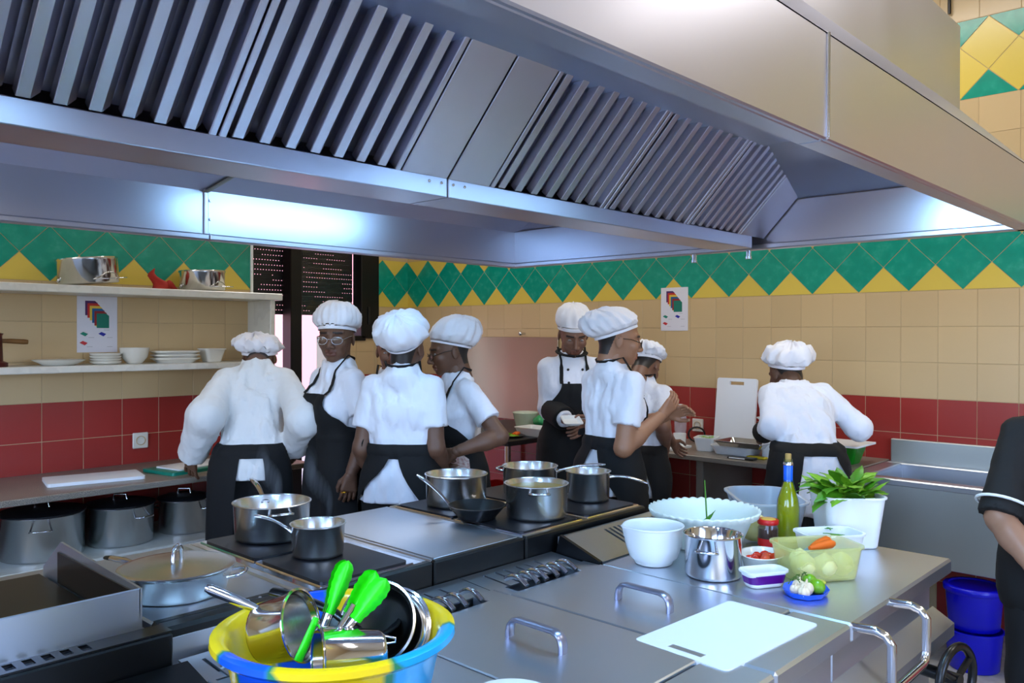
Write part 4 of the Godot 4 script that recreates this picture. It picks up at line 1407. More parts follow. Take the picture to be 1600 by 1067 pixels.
	f.cap(L.call(Vector3(-0.062 * wide, 0.90, -0.008)), L.call(Vector3(0.062 * wide, 0.90, -0.008)), 0.108 * s * girth, 0.108 * s * girth, 0.08)
	f.cap(L.call(Vector3(-0.068 * wide, 0.78, -0.010)), L.call(Vector3(0.068 * wide, 0.78, -0.010)), 0.117 * s * girth, 0.117 * s * girth, 0.06)
	if S.get("bust", true):
		for sx in [-1.0, 1.0]: f.ell(L.call(Vector3(sx * 0.062, 1.175, 0.068)), Vector3(0.062, 0.064, 0.054) * s, 0.05)
	f.cap(neck + Vector3(0, -0.060, -0.006) * s, neck + Vector3(0, -0.012, 0.0) * s, 0.082 * s, 0.066 * s, 0.03, true)
	var nz := FastNoiseLite.new()
	nz.seed = S.get("seed", 1)
	nz.frequency = 1.0
	nz.fractal_octaves = 3
	f.ripple(nz, 0.014 * S.get("folds", 1.0), Vector3(13, 4.5, 13))
	var torso := Field.new(Vector3.ZERO, Vector3.ONE * 0.1, 0.1)
	torso.o = f.o; torso.h = f.h; torso.nx = f.nx; torso.ny = f.ny; torso.nz = f.nz
	torso.d = f.d.duplicate()
	var sl: String = S.get("sleeve", "short")
	var puff: float = S.get("puff", 1.0)
	for side in arms:
		var a: Array = arms[side]
		if sl == "short":
			var e: Vector3 = a[0] + (a[1] - a[0]) * S.get("sleeve_len", 0.66)
			f.cap(a[0], e, 0.055 * s, 0.061 * s * puff, 0.020, true)
		else:
			f.cap(a[0], a[1], 0.056 * s, 0.060 * s * puff, 0.028)
			f.cap(a[1], a[1] + (a[2] - a[1]) * S.get("cuff_at", 0.93), 0.060 * s * puff, 0.048 * s * puff, 0.03, true)
	f.ripple(nz, 0.006 * S.get("folds", 1.0), Vector3(16, 9, 16))
	f.cut(Vector3(0, hem, 0), Vector3.DOWN)
	f.cut(neck + Vector3(0, 0.006, 0) * s, Basis(Vector3.RIGHT, lean + 0.25) * Vector3.UP)
	var sm := MB.new()
	f.emit(sm, func(_p: Vector3) -> Color: return Color.WHITE)
	obj(S.get("top", "shirt"), sm, S.get("cloth", M.white_cloth), t)
	# ---- trousers and shoes
	f = Field.new(Vector3(-0.30, 0.0, -0.25) * s, Vector3(0.30, 1.0, 0.3) * s, 0.020)
	f.cap(Vector3(-0.06, 0.90, 0) * s, Vector3(0.06, 0.90, 0) * s, 0.108 * s, 0.108 * s, 0.06)
	for sx in [-1.0, 1.0]:
		f.cap(Vector3(sx * 0.085, 0.86, 0) * s, Vector3(sx * 0.09, 0.48, 0.01) * s, 0.098 * s, 0.080 * s, 0.04)
		f.cap(Vector3(sx * 0.09, 0.48, 0.01) * s, Vector3(sx * 0.09, 0.075, -0.02) * s, 0.080 * s, 0.072 * s, 0.03, true)
	var tm := MB.new()
	f.emit(tm, func(_p: Vector3) -> Color: return Color.WHITE)
	obj("trousers", tm, M.black_cloth, t)
	for sx in [-1.0, 1.0]:
		var sh := MB.new()
		var rows := []
		for i in 9:
			var u := i / 8.0
			var zz := -0.075 + 0.28 * u
			var wd := 0.040 + 0.012 * sin(PI * min(1.0, u * 1.1)) - (0.022 if i == 8 else 0.0) - (0.012 if i == 0 else 0.0)
			var hh := lerpf(0.085, 0.038, smoothstep(0.25, 0.9, u)) - (0.012 if i == 8 else 0.0)
			var ring := []
			for k in 14:
				var th := TAU * k / 14
				ring.append(Vector3(sx * 0.092 + wd * cos(th), max(0.002, hh * 0.5 + hh * 0.5 * sin(th)), zz) * s)
			rows.append(ring)
		sh.grid(rows, true)
		sh.face(rows[8])
		var rr: Array = rows[0].duplicate()
		rr.reverse()
		sh.face(rr)
		obj("shoe", sh, M.black_plastic, t)
	if S.has("apron"): apron(t, S, s, L, torso, neck, lean)
	if S.has("hat"): hat(t, hx, S.hat)
	if S.has("glasses"): glasses(t, hx, S.glasses)
	if S.has("extra"): S.extra.call(t, arms, neck, L, torso, inv, s)
func press(torso: Field, from: Vector3, dir: Vector3, gap: float, most: float) -> Vector3:   # walks inwards till it lies on the cloth
	var p := from
	var gone := 0.0
	for i in 60:
		var v := torso.at(p) - gap
		if v < 0.0015 or gone > most: break
		var st: float = clampf(v * 0.8, 0.003, 0.04)
		p += dir * st
		gone += st
	return p
func apron(t: Node3D, S: Dictionary, s: float, L: Callable, torso: Field, neck: Vector3, lean: float) -> void:
	var A: Dictionary = S.apron
	var m: Material = S.get("apron_cloth", M.black_cloth)
	var hem: float = S.get("hem", 0.80) * s
	var yt: float = A.get("waist", 1.03)
	var yb: float = A.get("bottom", 0.48)
	# skirt: from angle a0 to a1 (degrees, 0 = front, positive to the left hand), widening or narrowing downwards
	var rows := []
	var nr := 16
	var nc := 44
	for r in nr + 1:
		var v := float(r) / nr
		var y: float = lerpf(yt, yb, v)
		var e: float = smoothstep(0.0, 0.55, v)
		var a0: float = deg_to_rad(lerpf(A.a0[0], A.a0[1], e))
		var a1: float = deg_to_rad(lerpf(A.a1[0], A.a1[1], e))
		var row := []
		for k in nc + 1:
			var th := lerpf(a0, a1, float(k) / nc)
			var dir := Vector3(sin(th), 0, cos(th))
			var yy: float = max(y * s, hem + 0.012)
			var c: Vector3 = L.call(Vector3(0, yy / s, 0))
			var q := press(torso, c + dir * 0.42, -dir, 0.011, 0.36)
			if y * s < yy:
				var drop: float = yy - y * s
				var rad: float = Vector2(q.x - c.x, q.z - c.z).length() * (1.0 + 0.10 * drop + 0.035 * sin(th * 9.0 + 1.3) * min(1.0, drop * 4.0))
				q = c + dir * rad
				q.y = y * s
			row.append(q)
		rows.append(row)
	var b := MB.new()
	b.grid(rows, false, true)
	var sk := obj("apron", b, m, t)
	# waist tie all round
	rows = []
	for r in 4:
		var y: float = yt + 0.022 - 0.062 * r / 3.0
		var row := []
		for k in 56:
			var th := TAU * k / 56
			var dir := Vector3(sin(th), 0, cos(th))
			var c: Vector3 = L.call(Vector3(0, y, 0))
			row.append(press(torso, c + dir * 0.42, -dir, 0.014 if r > 0 and r < 3 else 0.006, 0.36))
		rows.append(row)
	b = MB.new()
	b.grid(rows, true, true)
	obj("waist_tie", b, m, sk)
	if A.get("bib", true):
		rows = []
		var top: float = A.get("bib_top", 1.24)
		for r in 13:
			var v := r / 12.0
			var y: float = lerpf(yt, top, v)
			var hw: float = lerpf(0.165, A.get("bib_half", 0.085), smoothstep(0.0, 1.0, v))
			var row := []
			for k in 17:
				var x := lerpf(-hw, hw, k / 16.0)
				var c: Vector3 = L.call(Vector3(x, y, 0.34 / s))
				row.append(press(torso, c, Basis(Vector3.RIGHT, lean) * Vector3(0, 0, -1), 0.011, 0.40))
			rows.append(row)
		b = MB.new()
		b.grid(rows, false)
		obj("bib", b, m, sk)
		b = MB.new()
		for sx in [-1.0, 1.0]:
			var c0: Vector3 = rows[12][0 if sx < 0 else 16]
			var pts := [c0]
			for i in range(1, 8):
				var f := i / 8.0
				var y: float = lerpf(top, 1.395, f)
				var x: float = sx * lerpf(A.get("bib_half", 0.085), 0.068, f)
				pts.append(press(torso, L.call(Vector3(x, y, lerpf(0.30, 0.16, f))), Basis(Vector3.RIGHT, lean) * Vector3(0, -0.25 * f, -1).normalized(), 0.006, 0.3))
			pts.append(neck + Basis(Vector3.RIGHT, lean) * Vector3(sx * 0.076, 0.006, -0.005) * s)
			pts.append(neck + Basis(Vector3.RIGHT, lean) * Vector3(sx * 0.058, -0.010, -0.048) * s)
			pts.append(neck + Basis(Vector3.RIGHT, lean) * Vector3(sx * 0.030, -0.016, -0.070) * s)
			pts.append(neck + Basis(Vector3.RIGHT, lean) * Vector3(-sx * 0.004, -0.018, -0.077) * s)
			var rad := []
			for i in pts.size(): rad.append(0.011 if i < 6 else 0.0065)
			b.tube(pts, rad, 8, 0.40, Vector3(0, 0.35, 1))
		obj("neck_strap", b, m, sk)
# soft cap: a band round the head, then a pleated puff that may sag to one side. P: puff radius, height, shift of the crown, tilt of the band, seed
func hat(t: Node3D, hx: Transform3D, P: Dictionary) -> void:
	var b := MB.new()
	b.xf = hx * Transform3D(Basis(Vector3.RIGHT, P.get("tilt", -0.25)) * Basis(Vector3.BACK, P.get("roll", 0.0)), Vector3(0, P.get("set", 0.026), -0.014))
	var nc := 72
	var R: float = P.get("r", 0.106)
	var H: float = P.get("h", 0.075)
	var sh: Vector3 = P.get("shift", Vector3.ZERO)
	var sq: Vector2 = P.get("sq", Vector2(1, 1))
	var band: float = P.get("band", 0.024)
	var nz := FastNoiseLite.new()
	nz.seed = P.get("seed", 1)
	nz.frequency = 1.0
	var rows := []
	var prof := [[0.0, 0.0, 0.0, 0.0], [0.0, 0.002, 0.003, 0.0], [band * 0.6, 0.0, 0.003, 0.0], [band, 0.0, 0.004, 0.05]]
	for p in prof:
		var row := []
		for k in nc:
			var th := TAU * k / nc
			row.append(Vector3((0.0825 + p[2]) * cos(th), p[0], -(0.1015 + p[2]) * sin(th)))
		rows.append(row)
	var n := 15
	for i in range(1, n + 1):
		var f := float(i) / n
		var ang := lerpf(-0.72, PI / 2, f)
		var row := []
		for k in nc:
			var th := TAU * k / nc
			var pl: float = (0.055 * sin(th * P.get("pleats", 17) + 2.0 * sin(th * 2.0)) + 0.10 * nz.get_noise_3d(cos(th) * 2.2, sin(th) * 2.2, f * 2.5)) * P.get("crease", 1.0)
			var blend: float = smoothstep(0.0, 0.25, f)
			var rr := R * pow(cos(ang), 0.75) * (1.0 + pl * (1.0 - smoothstep(0.45, 1.0, f) * 0.6))
			var bx := lerpf(0.0865 * cos(th), rr * cos(th) * sq.x, blend)
			var bz := lerpf(-0.1055 * sin(th), -rr * sin(th) * sq.y, blend)
			var y: float = band + H * 0.30 + H * sin(ang) * (0.80 if ang < 0 else 1.0) + nz.get_noise_3d(cos(th) * 3.0, sin(th) * 3.0, f * 3.0 + 7.0) * 0.022 * P.get("crease", 1.0) * blend
			row.append(Vector3(bx, y, bz) + sh * smoothstep(0.0, 0.9, f))
		rows.append(row)
	b.grid(rows, true)
	obj("cap", b, M.cap_cloth, t)
func glasses(t: Node3D, hx: Transform3D, col: String) -> void:
	var b := MB.new()
	b.xf = hx
	for s in [-1.0, 1.0]:
		var ring := []
		for i in 19: ring.append(Vector3(s * 0.034 + 0.024 * cos(TAU * i / 18), -0.012 + 0.017 * sin(TAU * i / 18), 0.104 - 0.010 * absf(cos(TAU * i / 18)) * (1.0 if cos(TAU * i / 18) * s > 0 else 0.0)))
		b.tube(ring, 0.0016, 6, 1.0, Vector3.ZERO, false)
		b.tube([Vector3(s * 0.058, -0.008, 0.094), Vector3(s * 0.076, 0.004, 0.04), Vector3(s * 0.079, 0.004, -0.02)], 0.0018, 6)
	b.tube([Vector3(-0.011, -0.008, 0.104), Vector3(0, -0.005, 0.112), Vector3(0.011, -0.008, 0.104)], 0.0018, 6)
	var g := obj("glasses", b, M[col], t)
	for s in [-1.0, 1.0]:
		var l := MB.new()
		l.xf = hx * Transform3D(Basis(Vector3.RIGHT, PI / 2), Vector3(s * 0.034, -0.012, 0.102))
		l.lathe([Vector2(0.0, 0.0), Vector2(0.0235, -0.001), Vector2(0.0, 0.0012)], 18, 1.0, 0.72)
		obj("lens", l, M.pane, g)
func cuff(t: Node3D, a: Array, s: float, m: Material, f0: float, f1: float, r: float) -> void:
	var b := MB.new()
	var v: Vector3 = a[2] - a[1]
	b.tube([a[1] + v * f0, a[1] + v * (f0 + 0.05), a[1] + v * (f1 - 0.04), a[1] + v * f1], [r * s * 0.96, r * s, r * s, r * s * 0.92], 20)
	obj("cuff", b, m, t)
func make_people() -> void:
	var sk := mat("skin", Color(1, 1, 1), 0.48)
	sk.vertex_color_use_as_albedo = true
	var wc := mat("white_cloth", Color(0.90, 0.91, 0.95), 0.9)
	wc.rim_enabled = true
	wc.rim = 0.15
	mat("coat_cloth", Color(0.87, 0.87, 0.87), 0.9)
	mat("cap_cloth", Color(0.93, 0.93, 0.96), 0.9)
	mat("black_cloth", Color(0.016, 0.017, 0.027), 0.85)
	mat("black_tunic", Color(0.022, 0.022, 0.028), 0.8)
	mat("silver_wire", Color(0.75, 0.75, 0.78), 0.25, 0.9)
	var fc := mat("flower_cloth", Color(1, 1, 1), 0.9)
	fc.albedo_texture = noise_tex(0.05, Color.WHITE, Color.RED, 61, 256, FastNoiseLite.TYPE_SIMPLEX_SMOOTH, 3, [[0.0, 0.55, 0.66, 1.0], [Color(0.86, 0.80, 0.76), Color(0.84, 0.76, 0.72), Color(0.70, 0.45, 0.42), Color(0.60, 0.35, 0.33)]])
	triplanar(fc, 5.0)
	mat("dark_wire", Color(0.05, 0.045, 0.05), 0.3, 0.4)
	make_head()
	hand_relaxed = make_hand(0.42, 0.03)
	hand_flat = make_hand(0.20, 0.16)
	var dark := Color(0.145, 0.070, 0.043)
	var mid := Color(0.20, 0.098, 0.060)
	var light := Color(0.33, 0.16, 0.088)
	# by the shelf wall, bent over the granite counter
	person({"label": "person in a loose white long-sleeved coat bent over the granite counter", "px": 392, "d": 4.1, "size": 1.07, "face": [-0.12, 1.0], "head": [-0.2, 1.0], "nod": 1.0, "drop": 0.05, "lean": 0.34, "wide": 1.05, "girth": 1.0,
		"sleeve": "long", "puff": 1.38, "cuff_at": 1.0, "bust": false, "hem": 0.835, "top": "coat", "cloth": M.coat_cloth, "seed": 4, "folds": 1.15, "skin": dark,
		"l": [[322, 650, 3.98], [300, 712, 4.12]], "r": [[476, 655, 4.0], [462, 698, 4.2]], "hand_l": [-0.25, -0.75, 0.45, 0.1, -0.4, 0.9], "flat_l": true,
		"apron": {"a0": [-148, -145], "a1": [166, 160], "waist": 0.975, "bib": false}, "hat": {"r": 0.118, "h": 0.075, "shift": Vector3(0.02, -0.02, -0.03), "tilt": -1.05, "seed": 9, "pleats": 9, "crease": 1.3}})
	# facing group behind the range
	person({"label": "person with silver glasses in a black bib apron looking back over the shoulder", "px": 526, "d": 4.05, "size": 1.065, "face": [-0.72, -0.70], "head": [-0.10, -1.0], "nod": 0.05, "lean": 0.02, "skin": dark, "seed": 12, "girth": 1.04,
		"l": [[576, 672, 3.90], [549, 738, 3.82]], "r": [[492, 655, 4.32], [508, 712, 4.34]], "hand_l": [-0.15, -1.0, 0.0, -0.3, 0.0, 0.9],
		"apron": {"a0": [-160, -150], "a1": [150, 105], "waist": 1.05}, "hat": {"r": 0.110, "h": 0.086, "tilt": -0.16, "seed": 3, "pleats": 23, "crease": 0.7}, "glasses": "silver_wire",
		"extra": func(tt, arms, _n, _l, _to, _i, _s):
			var b := MB.new()
			var a: Array = arms["l"]
			var ring := []
			var v: Vector3 = (a[2] - a[1]).normalized()
			for i in 13: ring.append(a[2] + v * 0.098 + Vector3(0.012 * cos(TAU * i / 12) + 0.004, 0, 0.012 * sin(TAU * i / 12)))
			b.tube(ring, 0.0022, 6, 1.0, Vector3.ZERO, false)
			obj("ring", b, M.gold, tt)})
	person({"label": "person seen from behind in a white short-sleeved shirt and large puffed cap by the range", "px": 629, "d": 3.75, "drop": 0.022, "size": 1.05, "face": [0.12, 1.0], "head": [0.25, 1.0], "nod": 0.05, "lean": 0.04, "skin": dark, "seed": 21, "hem": 0.812, "wide": 1.0,
		"l": [[566, 700, 3.76], [586, 748, 3.92]], "r": [[680, 700, 3.70], [694, 742, 3.88]],
		"apron": {"a0": [-178, -128], "a1": [165, 96], "waist": 1.04}, "hat": {"r": 0.122, "h": 0.104, "shift": Vector3(0.0, -0.012, -0.030), "tilt": -0.62, "seed": 6, "pleats": 9, "crease": 0.9}})
	person({"label": "person mostly hidden between two cooks, one cheek showing beside a puffed cap", "px": 612, "d": 4.62, "size": 1.015, "face": [-0.1, -1.0], "head": [0.15, -1.0], "nod": 0.12, "skin": mid, "seed": 31,
		"apron": {"a0": [-150, -130], "a1": [150, 130], "waist": 1.03}, "hat": {"r": 0.096, "h": 0.05, "tilt": -0.35, "seed": 5}})
	person({"label": "person with glasses in profile, black bib apron, forearm bent across the waist", "px": 714, "d": 4.2, "size": 1.02, "face": [-0.86, -0.52], "head": [-1.0, -0.30], "nod": 0.18, "lean": 0.05, "skin": dark, "seed": 41, "girth": 1.06,
		"l": [[781, 682, 3.98], [712, 706, 3.86]], "r": [[672, 690, 4.2], [690, 715, 4.0]], "hand_l": [-0.85, -0.5, 0.1, 0.2, -0.2, 0.9],
		"apron": {"a0": [-160, -150], "a1": [150, 118], "waist": 1.03}, "hat": {"r": 0.116, "h": 0.102, "shift": Vector3(0, 0.0, -0.045), "tilt": -0.36, "sq": Vector2(0.95, 1.08), "seed": 8, "pleats": 13, "crease": 0.9}, "glasses": "dark_wire",
		"extra": func(tt, _a, _n, LL, torso, _i, s):
			var rows := []
			for r in 7:
				var row := []
				for k in 9:
					var th := deg_to_rad(20.0 + 62.0 * k / 8.0)
					var dir := Vector3(sin(th), 0, cos(th))
					var c: Vector3 = LL.call(Vector3(0, lerpf(0.985, 0.80, r / 6.0) - 0.012 * sin(k * 1.7), 0))
					row.append(press(torso, c + dir * 0.42, -dir, 0.020 + 0.003 * sin(k * 2.3 + r), 0.36))
				rows.append(row)
			var b := MB.new()
			b.grid(rows, false, true)
			obj("towel", b, M.flower_cloth, tt)})
	person({"label": "tall person in a white coat with black collar and cuffs looking down", "px": 893, "d": 4.92, "size": 1.085, "face": [0.15, -1.0], "head": [0.12, -1.0], "nod": 0.42, "lean": 0.03, "bust": false, "skin": mid, "seed": 51, "sleeve": "long", "puff": 0.95, "top": "coat", "wide": 1.04,
		"r": [[858, 636, 4.90], [886, 657, 4.70]], "l": [[938, 640, 4.94], [912, 664, 4.72]], "hand_r": [0.9, -0.3, -0.1, 0.1, 0.5, 0.6],
		"apron": {"a0": [-150, -130], "a1": [150, 130], "waist": 1.05, "bib_top": 1.22, "bib_half": 0.075}, "hat": {"r": 0.098, "h": 0.088, "shift": Vector3(0, 0.0, -0.015), "tilt": -0.20, "seed": 2, "pleats": 15, "crease": 0.6},
		"extra": func(tt, arms, neck, LL, torso, _i, s):
			for side in arms: cuff(tt, arms[side], s, M.black_cloth, 0.12, 0.86, 0.066)
			var c := MB.new()
			var ring := []
			for i in 25:
				var th := TAU * i / 24
				ring.append(neck + Vector3(0.074 * sin(th), -0.022 - 0.020 * cos(th), 0.004 + 0.078 * cos(th)) * s)
			c.tube(ring, 0.019, 8, 0.4, Vector3.UP, false)
			obj("collar", c, M.black_cloth, tt)
			for q in [[-0.035, 1.30], [0.045, 1.30], [-0.035, 1.23], [0.045, 1.23]]:
				var b := MB.new()
				b.ball(press(torso, LL.call(Vector3(q[0], q[1], 0.30)), Vector3(0, 0, -1), 0.003, 0.3), Vector3(0.008, 0.008, 0.005), 10, 6)
				obj("button", b, M.black_plastic, tt)})
	var dish := MB.new()
	tub(dish, 0.13, 0.10, 0.022, 0.015, 0.8, 0.005, 0.002)
	one("small_dish", "small white dish held by the person with black cuffs", "dish", dish, M.white_plastic, at_d(893, 661, 4.62), 0.9).rotation.z = 0.25
	person({"label": "person with dark glasses facing the poster wall, bare elbow bent, dark apron tied behind", "px": 955, "d": 4.0, "size": 1.06, "face": [0.80, 0.60], "head": [1.0, 0.10], "nod": 0.10, "lean": 0.05, "skin": light, "seed": 61, "hem": 0.80,
		"r": [[974, 700, 3.84], [1034, 648, 3.98]], "l": [[1012, 690, 4.2], [1040, 650, 4.1]], "hand_r": [0.6, 0.6, 0.2, -0.3, 0.2, 0.6],
		"apron": {"a0": [-172, -118], "a1": [170, 120], "waist": 1.035}, "hat": {"r": 0.115, "h": 0.086, "shift": Vector3(0, -0.006, -0.055), "tilt": -0.42, "sq": Vector2(0.95, 1.1), "seed": 7, "pleats": 15, "crease": 0.9}, "glasses": "dark_wire"})
	person({"label": "person with bowed head and limp white cap beside the water bottle counter", "px": 998, "d": 4.62, "size": 0.985, "face": [0.35, 0.95], "head": [0.5, 0.85], "nod": 0.75, "lean": 0.22, "skin": mid, "seed": 71, "hem": 0.72,
		"r": [[1036, 668, 4.5], [1040, 700, 4.62]], "l": [[1040, 670, 4.8], [1050, 690, 4.9]],
		"apron": {"a0": [-160, -140], "a1": [165, 110], "waist": 0.99}, "hat": {"r": 0.110, "h": 0.068, "shift": Vector3(0, -0.01, -0.035), "tilt": -0.5, "seed": 17, "crease": 1.2}})
	# at the sink counter
	person({"label": "person bent over the counter beside the sink in a white coat, seen from behind", "px": 1264, "d": 4.10, "size": 1.06, "face": [0.10, 1.0], "head": [-0.25, 1.0], "nod": 0.45, "drop": 0.03, "lean": 0.74, "bust": false, "wide": 1.02, "girth": 1.03, "skin": dark * 0.8, "seed": 81, "sleeve": "long", "puff": 0.98, "top": "coat", "folds": 1.3, "hem": 0.66, "cuff_at": 0.9,
		"l": [[1208, 662, 4.18], [1192, 676, 4.36]], "r": [[1320, 648, 4.28], [1338, 664, 4.44]],
		"apron": {"a0": [-142, -95], "a1": [158, 148], "waist": 1.0, "bib": false, "bottom": 0.42}, "hat": {"r": 0.124, "h": 0.080, "shift": Vector3(-0.01, 0.0, -0.02), "tilt": -0.55, "seed": 14, "pleats": 8, "crease": 1.5},
		"extra": func(tt, arms, _n, _l, _t, _i, s):
			for side in arms: cuff(tt, arms[side], s, M.black_cloth, 0.45, 0.98, 0.056)})
	# by the end of the island
	person({"label": "person in a black tunic with white sleeve piping beside the blue buckets", "px": 1664, "d": 2.72, "size": 0.985, "face": [-0.25, -1.0], "head": [-0.4, -1.0], "lean": 0.03, "skin": Color(0.30, 0.150, 0.092), "seed": 91, "sleeve": "short", "sleeve_len": 0.98, "puff": 1.12, "top": "tunic", "cloth": M.black_tunic, "hem": 0.62, "wide": 1.05, "arm": 1.05,
		"r": [[1556, 838, 2.64], [1628, 902, 2.46]], "l": [[1745, 840, 2.7], [1700, 905, 2.45]],
		"apron_cloth": M.black_tunic, "apron": {"a0": [-160, -150], "a1": [160, 150], "waist": 1.0, "bottom": 0.35},
		"extra": func(tt, arms, _n, _l, _t, _i, s):
			for side in arms:
				var a: Array = arms[side]
				var v: Vector3 = (a[1] - a[0])
				var u: Vector3 = v.normalized().cross(Vector3.RIGHT).normalized()
				var w: Vector3 = v.normalized().cross(u)
				var ring := []
				for i in 25: ring.append(a[0] + v * 0.84 + (u * cos(TAU * i / 24) + w * sin(TAU * i / 24)) * 0.079 * s)
				var b := MB.new()
				b.tube(ring, 0.005, 8, 1.0, Vector3.ZERO, false)
				obj("piping", b, M.white_plastic, tt)})
# ---------------------------------------------------------------- vessels
func vessel(mb: MB, r0: float, r1: float, h: float, wall := 0.003, lip := 0.004, seg := 44) -> void:   # open pan: foot radius, rim radius, height
	mb.lathe([Vector2(0, 0), Vector2(r0 - 0.008, 0), Vector2(r0 - 0.002, 0.003), Vector2(r0, 0.010), Vector2(r1, h - 0.004), Vector2(r1 + lip, h - 0.001), Vector2(r1 + lip, h + 0.001), Vector2(r1, h + 0.002), Vector2(r1 - wall, h - 0.002), Vector2(r0 - wall, 0.012), Vector2(r0 - 0.012, 0.006), Vector2(0, 0.006)], seg)
func pan(called: String, label: String, at: Vector3, r0: float, r1: float, h: float, m: Material, long_to = null, loop_to = null, food: Material = null, food_y := 0.5) -> Node3D:
	var t := thing(called, label, "pot", at)
	var b := MB.new()
	vessel(b, r0, r1, h)
	obj("body", b, m, t)
	if food:
		var f := MB.new()
		f.lathe([Vector2(r0 * 0.6, h * food_y - 0.004), Vector2(lerpf(r0, r1, food_y) - 0.004, h * food_y - 0.003), Vector2(lerpf(r0, r1, food_y) - 0.004, h * food_y), Vector2(0, h * food_y + 0.001)], 36)
		obj("food", f, food, t)
	if long_to != null:
		var q: Vector3 = long_to - at
		var dir := Vector3(q.x, 0, q.z).normalized()
		var st := dir * (r1 - 0.003) + Vector3(0, h - 0.022, 0)
		var hb := MB.new()
		var pts := [st]
		for i in range(1, 9):
			var f := i / 8.0
			pts.append(st.lerp(q, f) + Vector3(0, 0.010 * sin(PI * f), 0))
		hb.tube(pts, [0.015, 0.009, 0.008, 0.0085, 0.009, 0.010, 0.0105, 0.0105, 0.007], 10, 0.55, Vector3.UP)
		obj("handle", hb, M.chrome if m != M.nonstick else M.chrome, t)
		for s in [-1.0, 1.0]:
			var rv := MB.new()
			rv.ball(st + dir.cross(Vector3.UP) * 0.010 * s - dir * 0.002, Vector3.ONE * 0.004, 8, 6)
			obj("rivet", rv, M.chrome, t)
	if loop_to != null:
		var q: Vector3 = loop_to - at
		var dir := Vector3(q.x, 0, q.z).normalized()
		loop(t, dir, r1, h - 0.022, 0.034, 0.030)
	return t
func loop(t: Node3D, dir: Vector3, r: float, y: float, half: float, out: float) -> void:
	var side := dir.cross(Vector3.UP)
	var b := MB.new()
	var pts := []
	for e in [[-1.0, 0.0], [-1.0, 0.55], [-0.8, 0.9], [-0.4, 1.0], [0.4, 1.0], [0.8, 0.9], [1.0, 0.55], [1.0, 0.0]]:
		pts.append(dir * (sqrt(maxf(r * r - half * half * e[0] * e[0], 0.0)) * (1.0 if e[1] == 0.0 else 1.0) + out * e[1]) + side * half * e[0] + Vector3(0, y + 0.006 * e[1], 0))
	b.tube(pts, 0.0048, 8)
	obj("side_handle", b, M.chrome, t)
func rounded(w: float, d: float, r: float, y: float, n := 6) -> Array:
	var ring := []
	for q in [[1, 1], [-1, 1], [-1, -1], [1, -1]]:
		for k in n:
			var a: float = atan2(q[1], q[0]) - PI / 4 + (PI / 2) * k / (n - 1)
			ring.append(Vector3(q[0] * (w / 2 - r) + r * cos(a), y, -(q[1] * (d / 2 - r) + r * sin(a))))
	# order so that x turns towards -z
	return ring
func tub(mb: MB, w: float, d: float, h: float, r: float, taper := 0.86, lip := 0.006, wall := 0.003) -> void:
	var rows := []
	rows.append(rounded(w * taper * 0.02, d * taper * 0.02, 0.001, 0.0))
	rows.append(rounded(w * taper - 0.006, d * taper - 0.006, r * 0.9, 0.0))
	rows.append(rounded(w * taper, d * taper, r * 0.9, 0.005))
	rows.append(rounded(w, d, r, h - 0.006))
	rows.append(rounded(w + lip * 2, d + lip * 2, r + lip, h - 0.006))
	rows.append(rounded(w + lip * 2, d + lip * 2, r + lip, h))
	rows.append(rounded(w - wall * 2, d - wall * 2, r - wall, h))
	rows.append(rounded(w * taper - wall * 2, d * taper - wall * 2, r * 0.9 - wall, 0.006))
	rows.append(rounded(w * taper * 0.02, d * taper * 0.02, 0.001, 0.006))
	for i in rows.size() - 1:
		mb.grid([rows[i], rows[i + 1]], true)
func board(called: String, label: String, ctr: Vector3, ux: Vector3, uz: Vector3, w: float, d: float, th: float, m: Material, slot := true) -> Node3D:   # slab with rounded corners and a grip slot at its -z end
	var t := thing(called, label, "cutting board", ctr)
	t.basis = Basis(ux, uz.cross(ux).normalized(), uz).orthonormalized()
	var poly := PackedVector2Array()
	for p in rounded(w, d, 0.015, 0.0, 5): poly.append(Vector2(p.x, p.z))
	var b := MB.new()
	if slot:
		# frame of four slabs round the slot
		var sw := w * 0.36
		var z0 := -d / 2 + 0.022
		var z1 := z0 + 0.022
		var left := Geometry2D.intersect_polygons(poly, PackedVector2Array([Vector2(-1, -1), Vector2(-sw / 2, -1), Vector2(-sw / 2, 1), Vector2(-1, 1)]))
		var rgt := Geometry2D.intersect_polygons(poly, PackedVector2Array([Vector2(sw / 2, -1), Vector2(1, -1), Vector2(1, 1), Vector2(sw / 2, 1)]))
		b.prism(left[0], 0.0, th); b.prism(rgt[0], 0.0, th)
		b.prism(PackedVector2Array([Vector2(-sw / 2, -d / 2), Vector2(sw / 2, -d / 2), Vector2(sw / 2, z0), Vector2(-sw / 2, z0)]), 0.0, th)
		b.prism(PackedVector2Array([Vector2(-sw / 2, z1), Vector2(sw / 2, z1), Vector2(sw / 2, d / 2), Vector2(-sw / 2, d / 2)]), 0.0, th)
	else:
		b.prism(poly, 0.0, th)
	obj("slab", b, m, t)
	return t
func one(called: String, label: String, category: String, mb: MB, m: Material, at: Vector3, turn := 0.0, group := "") -> MeshInstance3D:
	var o := obj(called, mb, m)
	o.position = at
	o.rotation.y = turn
	tag(o, label, category, group)
	return o
